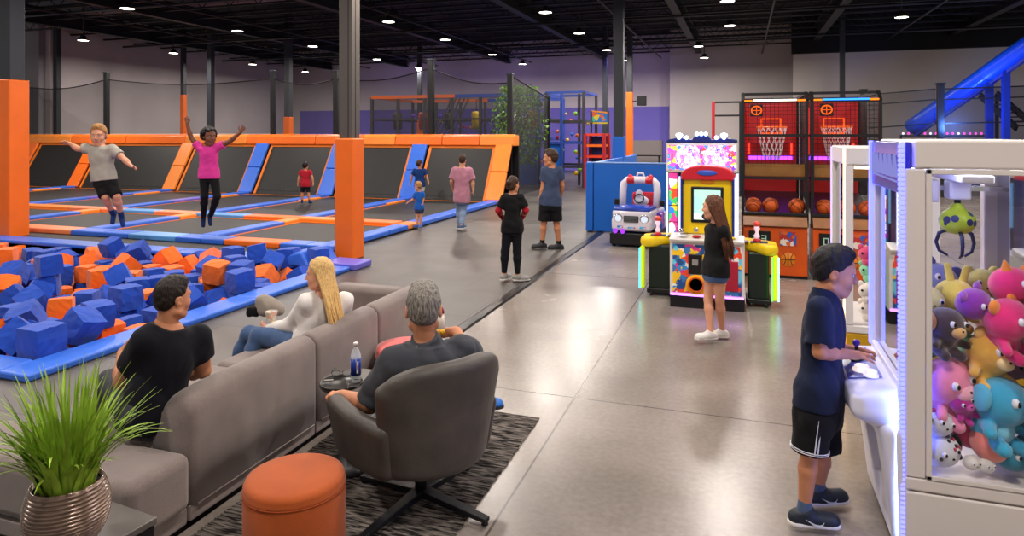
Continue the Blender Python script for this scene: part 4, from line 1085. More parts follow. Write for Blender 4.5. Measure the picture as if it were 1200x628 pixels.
M_pot = mat('bronze_glaze', '#7c6658', .24, metal=.45, noise=.15, nscale=14, coat=.4)
MB().lathe(prof, n=64).build('pot', M_pot, pl)
MB().lathe([(.118, .236), (.05, .243), (.0, .245)], n=24).build('soil', mat('dark_soil', '#2a1d14', .95, noise=.3, nscale=60, bump=.8, bscale=90), pl)
def blade_mat():
    m = mat('grass_blade', '#8aaa34', .42, noise=.35, nscale=9, spec=.4)
    m.node_tree.nodes['Principled BSDF'].inputs['Subsurface Weight'].default_value = .1
    return m
b = MB()
for k in range(210):
    a = rng.uniform(0, 2*PI); rr = .095*math.sqrt(rng.rand())
    bx, by = rr*math.cos(a), rr*math.sin(a)
    lean = rng.uniform(.05, 1.0)**1.1
    a2 = a+rng.normal()*.35
    Lg = rng.uniform(.28, .52) * (1-.12*lean)
    w = rng.uniform(.008, .0145)
    droop = rng.uniform(.5, 2.0)*lean
    ang = lean*.75
    p = Vector((bx, by, .238)); d0 = Vector((math.cos(a2), math.sin(a2), 0)); lat = Vector((-d0.y, d0.x, 0))
    N = 9
    vs = []
    for q in range(N+1):
        t = q/N
        th = ang*.5 + droop*t*1.1
        wq = w*(1-.05*q)*(1-t**3)+.0004
        up = d0*(-math.cos(th))+Vector((0, 0, math.sin(th)))
        vs += [p-lat*wq, p+up*wq*-.35, p+lat*wq]
        p = p + (d0*math.sin(th)+Vector((0, 0, math.cos(th))))*Lg/N
    fs = []
    for q in range(N):
        fs += [(3*q, 3*q+1, 3*q+4, 3*q+3), (3*q+1, 3*q+2, 3*q+5, 3*q+4)]
    b.add(vs, fs, 0, True)
tag(b.build('grass_blades', blade_mat(), pl), kind='stuff')

# ------------------------------------------------------------------ small black table with things on it
TT = RZ+.54
TBL = on_floor(413, 444, TT); TBL.z = RZ
M_btop = mat('black_table_top', '#1a1715', .3)
M_gtop = mat('grey_table_base', '#5a5450', .5, noise=.1)
t = thing('side_table', 'small grey round side table between sofa back and swivel chair', 'table', TBL)
MB().lathe([(.0, .505), (.19, .505), (.20, .512), (.20, .53), (.19, .54), (.0, .54)], n=44).build('table_top', M_gtop, t)
MB().lathe([(.03, .02), (.03, .505)], n=16).build('pole', M_blk, t)
MB().lathe([(.0, 0), (.17, 0), (.17, .012), (.05, .025), (.0, .025)], n=36).build('base', M_blk, t)
tr_c = on_floor(400, 450, TT)
ty_ = thing('tray', 'round black leather tray on the small grey side table', 'tray', tr_c)
MB().lathe([(.0, 0), (.125, 0), (.132, .004), (.132, .016), (.127, .018), (.122, .008), (.0, .007)], n=40).build('tray_plate', M_btop, ty_)
# water bottle
BO = on_floor(417, 447, TT+.008)
bt = thing('water_bottle', 'clear plastic water bottle with blue label and white cap on small table', 'bottle', BO)
M_pet = mat('clear_plastic', '#e8eef2', .08, alpha=.38, spec=.7)
MB().lathe([(.0, .004), (.025, 0), (.031, .008), (.032, .02), (.032, .15), (.0325, .155), (.030, .17), (.022, .195), (.0135, .21), (.0135, .222)], n=28).build('bottle_body', M_pet, bt)
MB().lathe([(.0, .010), (.028, .012), (.029, .145), (.029, .16), (.0, .16)], n=20).build('water', mat('water', '#dfe8ee', .05, alpha=.3), bt)
lb = MB().lathe([(.0332, .045), (.0332, .148)], n=36).build('label_sleeve', mat('label_blue', '#16348f', .35), bt)
M_lw = mat('label_white', '#e8e8f2', .4)
def wrap(u0, u1, z0, z1, r, mb, n=6, m=0):
    vs = []
    for k in range(n+1):
        a = u0+(u1-u0)*k/n
        vs += [(r*math.cos(a), r*math.sin(a), z0), (r*math.cos(a), r*math.sin(a), z1)]
    mb.add(vs, [(2*k, 2*k+2, 2*k+3, 2*k+1) for k in range(n)], m, True)
w_ = MB(); wrap(-2.6, -2.2, .065, .13, .0338, w_); wrap(-.9, -.55, .06, .135, .0338, w_)
w_.build('label_print', [M_lw], lb)
w_ = MB(); wrap(-2.5, -2.32, .075, .12, .0342, w_); wrap(-.82, -.65, .085, .11, .0342, w_)
w_.build('label_lettering', mat('label_red', '#c03050', .4), lb)
MB().lathe([(.0, .244), (.014, .243), (.0155, .24), (.0155, .222), (.0, .222)], n=24).build('cap', mat('cap_white', '#e6dede', .4), bt)
# eyeglasses
def glasses(loc, rz, label, lens, frame):
    g = thing('glasses', label, 'glasses', loc, rz, 'glasses lying on the black tray')
    b = MB()
    for s in (-1, 1):
        ring = [(s*.034+.027*math.cos(a), 0, .022+.019*math.sin(a)) for a in [2*PI*k/20 for k in range(20)]]
        b.tube(ring, .0022, 6, closed=True)
    b.tube([(-.009, 0, .027), (0, 0, .031), (.009, 0, .027)], .002, 6)
    b.build('frame', frame, g)
    for s in (-1, 1):
        MB().tube([(s*.061, 0, .028), (s*.064, .06, .026), (s*.062, .11, .018), (s*.060, .135, .002)], .002, 6).build('temple', frame, g)
        MB().add([(s*.034, .001, .022)]+[(s*.034+.026*math.cos(a), .001, .022+.018*math.sin(a)) for a in [2*PI*k/20 for k in range(20)]],
                 [(0, k+1, (k+1) % 20+1) for k in range(20)]).build('lens', lens, g)
M_len = mat('pale_lens', '#c9c9c9', .1, alpha=.45); M_lensd = mat('mirror_lens', '#b8b8bc', .12, metal=.7)
glasses(on_floor(400, 441, TT+.008), .4, 'folded eyeglasses with dark frame behind the bottle', M_len, mat('frame_dark', '#3a3a3e', .3))
glasses(on_floor(407, 455, TT+.008), -.9, 'sunglasses with shiny pale lenses in front of the bottle', M_lensd, mat('frame_silver', '#8e8e92', .25, metal=.8))
o = MB().box(-.028, .028, -.008, .008, 0, .006).build('lighter', mat('pale_metal', '#c0bcb8', .3, metal=.6), bevel=.002, loc=on_floor(385, 446, TT+.018), rz=.5)
tag(o, 'small pale metal lighter near the left rim of black tray', 'lighter')

# ------------------------------------------------------------------ swivel chair
def leather():
    m = mat('worn_leather', '#47413d', .46, noise=.22, nscale=7, bump=.15, bscale=160, spec=.4, detail=8)
    return m
M_lea = leather()
CH = Vector((-1.73, 3.46, RZ))
CRZ = math.radians(57)               # turned to the left
ch = thing('swivel_chair', 'dark grey leather swivel tub chair the grey haired man sits in', 'chair', CH, CRZ)
ch.scale = (1.16, 1.12, 1.0)
# back shell: a slab bent forward at both sides
def shell(name, pts, z0, z1, thick, rake, r=.035, vox=.009):
    f = F()
    n = len(pts)
    for (xa, ya), (xb, yb) in zip(pts[:-1], pts[1:]):
        a = np.array([xa, ya]); b = np.array([xb, yb])
        d = b-a; L = np.linalg.norm(d); d /= L
        zc = (z0+z1)/2
        nrm = np.array([-d[1], d[0], 0])
        up = np.array([rake[0]*nrm[0], rake[0]*nrm[1]-0, 1.0]); up /= np.linalg.norm(up)
        dx = np.array([d[0], d[1], 0]); nn = np.cross(up, dx); nn /= np.linalg.norm(nn)
        R = np.stack([dx, nn, up], 1)
        c = np.array([(xa+xb)/2, (ya+yb)/2, zc])
        f.rbox(c, (L/2+thick*.55, thick/2, (z1-z0)/2), r, R, k=.05)
    return f
f = F()
for k in range(-6, 7):                       # curved back, rounder and lower towards its sides
    t = k/6
    a = t*1.05
    x, y = .285*math.sin(a)/math.sin(1.05), -.31+.20*(1-math.cos(a))/(1-math.cos(1.05))*.75
    top = .90-.10*abs(t)**3.5
    f.rc((x*.82, y+.03, .34), (x*1.0, y-.02, top-.05), .050, .047, k=.05)
sdf_obj(f, 'backrest', M_lea, ch, .009)
for s in (-1, 1):
    f = F()
    for k in range(9):
        t = k/8
        x = s*(.285+.045*math.sin(PI*t*.9)); y = -.17+.52*t
        f.rc((x*.90, y*.86, .33), (x, y, .545+.02*t-.05*max(0, t-.85)*4), .046, .043, k=.05)
    sdf_obj(f, 'armrest', M_lea, ch, .009)
f = F().rbox((0, .05, .40), (.225, .27, .075), .05, k=.02)
sdf_obj(f, 'seat', M_lea, ch, .01)
MB().box(-.22, .22, -.20, .28, .285, .345).build('seat_shell', M_lea, ch, bevel=.03, seg=4)
MB().lathe([(.03, .06), (.03, .20), (.022, .20), (.022, .285), (.09, .285)], n=20).build('pole', M_blk, ch)
for k in range(4):
    a = k*PI/2+.35
    d = Vector((math.cos(a), math.sin(a), 0))
    b = MB()
    l = Vector((-d.y, d.x, 0))
    P = []
    for t, w, z0, z1 in ((.0, .032, .045, .085), (.40, .02, .018, .04)):
        for sz in (z0, z1):
            for sw in (-1, 1):
                P.append(d*t+l*w*sw+Vector((0, 0, sz)))
    b.add(P, [(0, 1, 3, 2), (4, 6, 7, 5), (0, 4, 5, 1), (2, 3, 7, 6), (0, 2, 6, 4), (1, 5, 7, 3)])
    lg = b.build('leg', M_blk, ch, bevel=.004)
    MB().lathe([(.016, 0), (.016, .018)], d*.385, 12).build('glide', mat('rubber_glide', '#101010', .7), lg)

# ------------------------------------------------------------------ arcade: blue barrier
M_barr = mat('barrier_blue', '#1565c8', .45)
M_wht = mat('white_plastic', '#e6e2e0', .3, spec=.5)
M_black = mat('black_plastic', '#131315', .35)
M_yel = mat('yellow_plastic', '#f2cc0c', .3, coat=.3)
M_red = mat('red_plastic', '#c8182a', .3, coat=.3)
M_chrome = mat('chrome', '#d0d0d4', .15, metal=1)
bw = thing('padded_barrier', 'long blue padded barrier wall standing behind the kiddie jeep', 'barrier', (-3.2, 14.25, 0))
xr = on_y(800, 14.25, 192).x
MB().box(.16, xr+3.2, 0, .12, .02, 1.47).build('front_panel', M_barr, bw, bevel=.02)
MB().box(0, .155, -.03, .15, .02, 1.49).build('corner_panel', M_barr, bw, bevel=.02)
MB().box(.0, .12, .155, 6.5, .02, 1.47).build('side_panel', M_barr, bw, bevel=.02)
MB().box(.02, xr+3.2, -.01, .13, 1.472, 1.50).build('top_trim', mat('barrier_trim', '#7ba0dd', .5), bw, bevel=.008)
b = MB()
for k in range(7):
    b.ball((.17, -.002, .2+k*.19), (.012, .006, .012), 8)
b.build('stud', M_chrome, bw)

# ------------------------------------------------------------------ kiddie jeep ride
c = on_y(739.5, 12.5, 290)
kj = thing('kiddie_ride', 'small white toy jeep coin ride with blue hood and red striped roof bar', 'kiddie ride', (c.x, 12.5, 0), math.radians(-6))
MB().box(-.42, .42, .02, 1.25, .04, .27).build('base', M_black, kj, bevel=.03)
for sx in (-1, 1):
    for yy in (.12, 1.1):
        MB().tube([(sx*.36-.03, yy, .045), (sx*.36+.03, yy, .045)], .045, 14).build('wheel', M_black, kj)
f = F().rbox((0, .30, .50), (.37, .30, .20), .07, k=.03).rbox((0, .85, .50), (.37, .34, .17), .06, k=.03)
f.rbox((0, .06, .42), (.375, .06, .10), .04, k=.03)
f.rbox((0, .82, .68), (.27, .26, .2), .04, k=.01, op='s')
sdf_obj(f, 'car_body', mat('jeep_white', '#ded8e4', .25, coat=.4), kj, .012)
f = F().rbox((0, .28, .70), (.35, .27, .05), .045, k=.03).ell((0, .2, .73), (.2, .2, .05), k=.05)
hood = sdf_obj(f, 'hood', mat('jeep_blue', '#1c3fae', .25, coat=.4), kj, .01)
b = MB()
for sx in (-1, 1):
    b.add([(sx*.12, .10, .752), (sx*.22, .08, .74), (sx*.25, .16, .745), (sx*.15, .20, .757)], [(0, 1, 2, 3)])
b.build('hood_emblem', M_wht, hood)
for sx in (-1, 1):
    h = MB().lathe([(.0, -.03), (.085, -.03), (.09, .0), (.072, .012), (.07, .0), (.0, .0)], n=28, M=Matrix.Rotation(PI/2, 3, 'X')).build('headlight', M_chrome, kj, loc=(sx*.245, .002, .53))
    MB().lathe([(.0, .016), (.04, .012), (.068, .0)], n=24, M=Matrix.Rotation(PI/2, 3, 'X')).build('lens', glow('headlight_glow', '#dfe8ff', 1.0 if sx < 0 else 5.0), h)
g = MB().box(-.14, .14, -.025, .03, .47, .59).build('grille', mat('grille_grey', '#3d3f46', .35, metal=.4), kj, bevel=.012)
b = MB()
for k in range(4): b.box(-.125, .125, -.032, -.024, .485+k*.026, .495+k*.026)
b.build('grille_bar', M_chrome, g)
b = MB().box(-.26, -.15, -.012, .01, .36, .40).box(-.06, .08, -.012, .01, .36, .385).box(.16, .27, -.012, .01, .36, .40)
b.build('sticker', mural('jeep_stickers', ['#2f62c8', '#d8d8e8', '#e0435a', '#4fb0e8'], 18), kj)
for s_ in range(1):
    pth = [(-.33, .62, .68), (-.335, .66, 1.0), (-.32, .68, 1.14), (-.26, .70, 1.20), (0, .70, 1.215), (.26, .70, 1.20), (.32, .68, 1.14), (.335, .66, 1.0), (.33, .62, .68)]
    MB().tube(pth, [.07]*9, 16).build('roll_bar', mat('jeep_white', '#ded8e4', .25), kj, smooth=True)
for sx in (-1, 1):
    MB().tube([(sx*.11, .70, 1.209), (sx*.255, .70, 1.199)], .0745, 18).build('red_band', M_red, kj)
    MB().ball((sx*.20, .70, 1.285), (.035, .035, .03), 14).build('beacon', mat('beacon_red', '#e02818', .2, emit='#ff3018', estr=.6), kj)
    MB().box(-.05, .05, -.02, .02, -.06, .06).build('side_mirror', M_black, kj, bevel=.018, loc=(sx*.44, .60, .78))
MB().tube([(-.07, .70, 1.27), (-.05, .70, 1.34), (.05, .70, 1.34), (.07, .70, 1.27)], .022, 10).build('roof_handle', mat('jeep_white', '#ded8e4', .25), kj)
f = F().ell((0, .74, .80), (.15, .12, .10), k=.03).ell((-.03, .72, .93), (.07, .07, .09), k=.03)
sdf_obj(f, 'dashboard', mat('jeep_dash', '#c4c4d6', .3), kj, .012)
MB().tube([(.0+.09*math.cos(a), .60+.02*math.sin(a), .86+.08*math.sin(a)) for a in [2*PI*k/20 for k in range(20)]], .012, 8, closed=True).build('steering_wheel', M_black, kj)
MB().box(-.24, .24, .95, 1.12, .5, .95).build('seat', M_red, kj, bevel=.05)
for sx in (-.30, -.16):
    MB().ball((sx, -.0, .30), (.045, .03, .05), 12).build('coin_light', glow('violet_glow', '#b040ff', 1.2), kj)
MB().box(.36, .47, .45, .95, .30, .62).build('side_step', mural('jeep_side', ['#5a38a8', '#2f62c8', '#d8d8f4', '#b04ac8'], 9), kj, bevel=.03)

# ------------------------------------------------------------------ big lit game at the back with two wing consoles
ART1 = ['#e8e4f8', '#7d58d8', '#2f8ae0', '#e84aa0', '#f8d040', '#3cc070', '#f06030', '#ffffff']
ART2 = ['#f6c420', '#e84a28', '#2f7ad8', '#3cb860', '#f4ece0', '#d83c8c']
c0 = on_y(822, 9.75, 300)
gm = thing('arcade_game', 'tall lit arcade game with glowing purple marquee, behind the yellow cabinet', 'arcade machine', (c0.x, 9.75, 0))
W2 = .475
MB().box(-W2, W2, .12, .8, .0, 1.6).build('cabinet', M_black, gm, bevel=.02)
mq = MB().box(-W2-.01, W2+.01, -.02, .5, 1.56, 1.98).build('marquee', M_wht, gm, bevel=.03)
MB().box(-W2+.02, W2-.02, -.032, -.02, 1.60, 1.94).build('marquee_art', mural('marquee_art', ['#c050e0', '#e8d8ff', '#4a8af0', '#f060b0', '#f8d850', '#e0503a', '#7a40d0'], 20, 1.0), mq)
for sx in (-1, 1):
    MB().lathe([(.0, .0), (.15, .0), (.155, .008), (.165, .0), (.165, -.01)], n=32, M=Matrix.Rotation(PI/2, 3, 'X')).build('round_window', mural('marquee_disc', ['#f4ecff', '#ffffff', '#b890f8', '#f0b8f0', '#e8d8ff', '#8a6af0', '#e070d0'], 34, .9), mq, loc=(sx*.185, -.036, 1.77))
    b = MB()
    for k in range(4):
        b.box(sx*.395-.055, sx*.395+.055, .09, .12, .62+k*.235, .62+k*.235+.22)
    b.build('side_art', mural('side_art', ART2, 9, .9, seed=sx), gm)
    MB().box(sx*W2-.012, sx*W2+.012, .06, .09, .1, 1.55).build('edge_light', glow('edge_white', '#c8d0ff', 2.5), gm)
    MB().box(sx*.325-.01, sx*.325+.01, .06, .1, .1, 1.55).build('edge_trim', mat('trim_violet', '#5038b8', .3), gm)
MB().box(-.31, .31, .06, .12, .95, 1.5).build('screen', glow('game_screen', '#7ab0d8', .7), gm)
b = MB()
b.prism([(-W2, -.02, 1.98), (W2, -.02, 1.98), (W2, -.02, 2.02), (.30, -.02, 2.05), (.13, -.02, 2.02), (.06, -.02, 2.10), (-.06, -.02, 2.10), (-.13, -.02, 2.02), (-.30, -.02, 2.05), (-W2, -.02, 2.02)], (0, .25, 0))
cr = b.build('crown', mat('crown_navy', '#1a2870', .4), gm, bevel=.01)
for q in (-.30, -.20, 0, .20, .30, -.06, .06):
    MB().ball((q, -.04, 2.05 if abs(q) > .1 else 2.10), (.028, .02, .028), 12).build('bulb', glow('bulb_blue', '#a0b8ff', 7), cr)
for sx in (-1, 1):
    MB().ball((sx*.30, -.01, 2.085), (.05, .03, .03), 12).build('bulb_cap', glow('bulb_white', '#e0e8ff', 4), cr)

def wing(label, px0, px1, yw, flip):
    a, c = on_y(px0, yw, 300), on_y(px1, yw, 300)
    o = thing('game_console', label, 'game console', (a.x, yw, 0), group='yellow wing consoles of the big arcade game')
    w = abs(c.x-a.x)
    s = 1 if c.x > a.x else -1
    # rounded console top tapering to its outer end
    f = F().rc((s*.10, .0, .70), (s*(w+.05), .25, .72), .105, .085, k=.04).rc((s*.10, .22, .70), (s*(w+.05), .42, .72), .10, .09, k=.06)
    f.plane((0, 0, .765), (0, 0, 1), (-1, -1, .5), (1, 1, 1), .02).plane((0, 0, .63), (0, 0, -1), (-1, -1, .3), (1, 1, 1), .03)
    sdf_obj(f, 'console_top', M_yel, o, .012)
    x0, x1 = sorted((s*.10, s*(w+.02)))
    MB().box(x0, x1, -.02, .30, .08, .66).build('console_body', mat('console_body', '#14201a', .35), o, bevel=.03)
    MB().box(x0-.02, x1+.02, -.05, .33, .03, .10).build('console_base', M_black, o, bevel=.02)
    for q in (x0+.04, x1-.04):
        MB().tube([(q-.015, -.03, .03), (q+.015, -.03, .03)], .03, 12).build('caster', M_black, o)
    xo = s*.03
    MB().box(xo-.028, xo+.028, -.085, .0, .10, .64).build('yellow_trim', mat('trim_lime', '#d8e000', .3, emit='#c8e000', estr=.35), o, bevel=.012)
    MB().box(xo-s*.03-.009, xo-s*.03+.009, -.098, -.075, .10, .62).build('led_strip', glow('led_cyan' if not flip else 'led_ice', '#40d8e8' if not flip else '#70e0ff', 5), o)
    if flip:
        MB().box(xo+s*.04-.008, xo+s*.04+.008, -.098, -.07, .10, .62).build('led_strip', glow('led_green', '#60ff60', 3), o)
    for q in (.16, .27, .38):
        MB().box(s*q-.045, s*q+.045, .05, .17, .765, .775).build('button_panel', mat('panel_navy', '#223a66', .3), o, bevel=.004)
    return o, s
wl, s_ = wing('yellow wing console with cyan light strip between the toy jeep and yellow cabinet', 751, 787, 8.95, False)
wr, s_ = wing('yellow wing console with green and blue light strips behind the long haired girl', 912, 878, 8.75, True)
def hourglass(px, py, yw, z, label):
    p = on_y(px, yw, py)
    o = thing('hourglass_lamp', label, 'toy lamp', (p.x, yw, z), group='red and white hourglass lamps on the wing consoles')
    MB().lathe([(.0, 0), (.045, 0), (.048, .02), (.03, .04)], n=20).build('base', M_red, o)
    MB().lathe([(.028, .04), (.036, .07), (.016, .115), (.036, .16), (.028, .19)], n=20).build('glass_body', mat('lamp_pale', '#e8d8e0', .2, emit='#ffc8d8', estr=.4), o)
    MB().lathe([(.03, .19), (.048, .205), (.05, .225), (.02, .25), (.0, .255)], n=20).build('cap', mat('cap_coral', '#e8503c', .3), o)
hourglass(771, 275, 9.0, .775, 'red and white hourglass lamp on the console beside the toy jeep')
hourglass(887, 290, 8.85, .775, 'red and white hourglass lamp on the console in front of basketball game')

# ------------------------------------------------------------------ yellow cabinet in front
c1 = on_y(828, 8.38, 360)
yc = thing('arcade_cabinet', 'yellow arcade cabinet with red rounded header and small screen, before the girl', 'arcade machine', (c1.x, 8.38, 0))
HW = .43
MB().box(-HW, HW, .03, .62, .0, .15).build('base', M_black, yc, bevel=.01)
lo = MB().box(-HW, HW, .0, .62, .15, .80).build('lower_cabinet', M_wht, yc, bevel=.015)
MB().box(-HW+.035, HW-.035, -.008, .0, .19, .77).build('front_art', mural('cabinet_art', ['#2f8ad0', '#1f4a90', '#28508c', '#e84a28', '#f6c420', '#6ac8e8', '#3a78b8', '#d83c8c', '#f4ece0'], 15, .08), lo)
MB().box(-HW+.01, HW-.01, -.014, .0, .155, .175).build('led_strip', glow('led_violet', '#d070ff', 4), lo)
cd = MB().box(-.21, -.05, -.03, .0, .42, .66).build('coin_door', M_black, yc, bevel=.01)
MB().box(-.165, -.095, -.036, -.03, .53, .60).build('coin_plate', M_chrome, cd)
td = MB().lathe([(.0, -.01), (.11, -.01), (.12, .02), (.0, .03)], n=28, M=Matrix.Rotation(PI/2, 3, 'X')).build('ticket_door', mat('ticket_yellow', '#f0a810', .3, emit='#f09010', estr=.15), yc, loc=(-.12, -.012, .30))
MB().lathe([(.075, .0), (.085, .01), (.095, .0)], n=28, M=Matrix.Rotation(PI/2, 3, 'X')).build('ring', mat('ring_orange', '#e86818', .3), td, loc=(0, -.03, 0))
MB().box(.09, .17, -.02, .0, .36, .62).build('prize_plate', mural('plate_art', ART2, 14, .1), yc, bevel=.006)
MB().box(.21, .36, -.02, .0, .24, .60).build('prize_door', mat('prize_red', '#b0203a', .35), yc, bevel=.02)
# sloping control shelf
b = MB(); b.prism([(-HW, -.05, .80), (-HW, -.07, .84), (-HW, .22, .88), (-HW, .22, .80)], (2*HW, 0, 0))
sh = b.build('control_shelf', M_wht, yc, bevel=.012)
for q, m in ((-.28, M_wht), (-.12, M_red), (.10, M_wht), (.28, M_yel)):
    MB().lathe([(.05, 0), (.05, .012), (.03, .02), (.0, .02)], (q, .03, .862), 20).build('button', m, sh)
MB().ball((-.30, .10, .915), (.04, .04, .04), 16).build('trackball', M_chrome, sh)
# upper yellow housing with rounded header
f_ = [(-.29, .88), (-.29, 1.56), (-.27, 1.60), (.27, 1.60), (.29, 1.56), (.29, .88)]
b = MB(); b.prism([(x, .16, z) for x, z in f_], (0, .40, 0))
up = b.build('upper_housing', M_yel, yc, bevel=.02)
arc = [(-.31, 1.54)]+[(.31*math.cos(a), 1.60+.12*math.sin(a)) for a in [PI-PI*k/14 for k in range(15)]]+[(.31, 1.54)]
b = MB(); b.prism([(x, .11, z) for x, z in arc], (0, .46, 0))
hd = b.build('header', M_red, yc, bevel=.02, seg=3)
MB().ball((0, .105, 1.63), (.12, .012, .035), 18).build('header_badge', mat('badge_blue', '#3858c0', .3), hd)
for sx in (-1, 1):
    MB().box(sx*.30-.014, sx*.30+.014, .12, .56, .84, 1.60).build('side_panel', mat('cab_navy', '#1c2a6c', .3), yc, bevel=.008)
    MB().box(sx*.325-.008, sx*.325+.008, .11, .13, .86, 1.58).build('edge_light', glow('edge_white', '#c8d0ff', 2.5), yc)
sc = MB().box(-.19, .19, .135, .16, 1.02, 1.46).build('screen_frame', M_black, yc, bevel=.012)
MB().box(-.155, .155, .128, .136, 1.06, 1.42).build('screen', mural('screen_art', ['#bfe4dc', '#9fd0d0', '#e6f2e8', '#e0566a', '#a8dcc8'], 5, .75), sc)
b = MB().ball((.02, .127, 1.20), (.055, .002, .07), 16).ball((.02, .126, 1.10), (.085, .002, .05), 16).box(-.05, .08, .1245, .128, 1.235, 1.26)
b.build('screen_figure', mat('screen_grey', '#38383c', .3), sc)
MB().ball((.10, .155, .955), (.085, .012, .05), 18).build('logo_plate', mat('logo_plate', '#c8b8a8', .35), yc)
MB().ball((-.0, .155, 1.52), (.09, .010, .03), 18).build('emblem', mat('emblem_orange', '#e89018', .3), yc)
MB().ball((-.13, .158, .93), (.03, .010, .03), 14).build('speaker', M_chrome, yc)

# ------------------------------------------------------------------ basketball games
M_cage = net_mat('black_cage_net', '#0c0c0e', .38)
M_ball = mat('basketball_orange', '#d05a1c', .6, bump=.4, bscale=260)
M_orp2 = mat('orange_panel', '#e05a14', .35, noise=.06, nscale=4)
M_woodp = mat('wood_panel', '#8a5a34', .45, noise=.2, nscale=6)
M_redlit = mat('red_lit_panel', '#70101a', .4, emit='#ff2a20', estr=.12)
def wire_grid(b, P, nu, nv, r):
    """grid of thin wires over the quad P"""
    P = [Vector(p) for p in P]
    for i in range(nu+1):
        t = i/nu
        b.bar(P[0].lerp(P[1], t), P[3].lerp(P[2], t), r, r)
    for j in range(nv+1):
        t = j/nv
        b.bar(P[0].lerp(P[3], t), P[1].lerp(P[2], t), r, r)
def ball_at(x, y, z, label, grp):
    o = thing('basketball', label, 'ball', (x, y, z), rng.uniform(0, 6), group=grp)
    o.rotation_euler = (rng.uniform(-1, 1), rng.uniform(-1, 1), rng.uniform(0, 6))
    MB().ball((0, 0, 0), .118, 24).build('ball_skin', M_ball, o)
    b = MB()
    R = .1185
    b.tube([(R*math.cos(a), R*math.sin(a), 0) for a in [2*PI*k/40 for k in range(40)]], .0035, 5, closed=True)
    b.tube([(0, R*math.cos(a), R*math.sin(a)) for a in [2*PI*k/40 for k in range(40)]], .0035, 5, closed=True)
    for s in (-1, 1):
        pts = []
        for k in range(40):
            a = 2*PI*k/40
            v = Vector((s*(.062+.035*math.cos(2*a)*1.0), .1*math.cos(a), .1*math.sin(a))); v = v.normalized()*R
            pts.append(v)
        b.tube(pts, .0035, 5, closed=True)
    b.build('seam', M_black, o)
def hoops(x0, label, seed):
    y0 = 10.55
    o = thing('basketball_game', label, 'basketball machine', (x0, y0, 0), group='pair of basketball arcade games')
    Wd, D = .92, 2.0
    H = 2.70
    # front cabinet
    fr = MB().box(.02, Wd-.02, .02, .62, .04, .74).build('front_cabinet', M_orp2, o, bevel=.015)
    MB().box(.02, Wd-.02, .06, D, .0, .04).build('base', M_black, o)
    sb = MB().box(.10, .40, -.004, .03, .44, .68).build('score_panel', M_black, o, bevel=.008)
    # two digit read-out
    def seg7(x, z, on):
        b = MB()
        w, h, t = .07, .10, .014
        S7 = {'a': (0, h/2-t/2, w, t), 'd': (0, -h/2+t/2, w, t), 'g': (0, 0, w, t), 'f': (-w/2+t/2, h/4, t, h/2), 'b': (w/2-t/2, h/4, t, h/2), 'e': (-w/2+t/2, -h/4, t, h/2), 'c': (w/2-t/2, -h/4, t, h/2)}
        for q in on:
            cx, cz, ww, hh = S7[q]
            b.box(x+cx-ww/2, x+cx+ww/2, -.008, -.004, z+cz-hh/2, z+cz+hh/2)
        b.build('digit', mat('digit_grey', '#9fb0a8', .4, emit='#a8e8c8', estr=.25), sb)
    seg7(.19, .57, 'abcdef' if seed else 'abged'); seg7(.31, .57, 'abcdg')
    st = MB().box(.53, .75, -.002, .03, .48, .68).build('sticker', mural('hoop_sticker', ['#f4e8d8', '#e86a20', '#2f62c8', '#f4e8d8', '#c03028'], 16), o, bevel=.004)
    em = MB().lathe([(.0, .006), (.10, .006), (.105, .0)], n=30, M=Matrix.Rotation(PI/2, 3, 'X')).build('ball_emblem', mat('emblem_amber', '#f08a20', .4), o, loc=(.64, .02, .28))
    b = MB()
    b.box(-.1, .1, -.012, -.004, -.005, .005).box(-.005, .005, -.012, -.004, -.1, .1)
    for s in (-1, 1):
        b.tube([(s*(.035+.03*(k/6-1)**2), -.009, -.085+k*.17/12) for k in range(13)], .004, 5)
    b.build('emblem_seam', M_black, em)
    b = MB(); b.prism([(.02, .0, .74), (.02, -.03, .76), (.02, .12, .92), (.02, .18, .92), (.02, .18, .74)], (Wd-.04, 0, 0))
    b.build('wood_slope', M_woodp, o, bevel=.008)
    MB().box(.01, Wd-.01, .08, .12, .90, .95).build('tray_lip', M_black, o, bevel=.01)
    b = MB(); b.prism([(.03, .12, .88), (.03, D-.1, 1.12), (.03, D-.1, 1.06), (.03, .12, .82)], (Wd-.06, 0, 0))
    b.build('ball_ramp', M_black, o)
    # guard board above the opening
    gb = MB().box(.04, Wd-.04, .20, .24, 1.47, 1.66).build('guard_board', mat('guard_wood', '#9a6a30', .45, noise=.15, nscale=5), o, bevel=.008)
    # posts and rails
    b = MB()
    for x in (.02, Wd-.02):
        b.bar((x, .14, .74), (x, .14, 2.58), .045, .06)
        b.bar((x, D, .04), (x, D, H), .05, .05)
        b.bar((x, .14, 2.58), (x, .30, H), .045, .05, up=(1, 0, 0))
        b.bar((x, .30, H), (x, D, H), .045, .05)
        b.bar((x, .14, 1.45), (x, D, 1.45), .04, .04)
        b.bar((x, .14, 2.08), (x, D, 2.08), .03, .03)
    for z, yy in ((1.45, .14), (2.08, .14), (2.58, .14), (H, .30), (H, D)):
        b.bar((.02, yy, z), (Wd-.02, yy, z), .04, .04)
    b.build('cage_frame', M_black, o)
    tl = MB().box(.16, Wd-.16, .10, .125, 2.585, 2.61)
    tl.build('top_light', glow('top_white' if not seed else 'top_blue', '#ffe8d8' if not seed else '#3080ff', 3), o)
    for xa in ((.04, .15), (Wd-.15, Wd-.04)):
        MB().box(xa[0], xa[1], .10, .125, 2.58, 2.605).build('corner_light', glow('corner_orange', '#ff7a20', 2), o)
    # nets
    b = MB()
    wire_grid(b, [(.04, .14, 1.66), (Wd-.04, .14, 1.66), (Wd-.04, .14, 2.56), (.04, .14, 2.56)], 14, 15, .006)
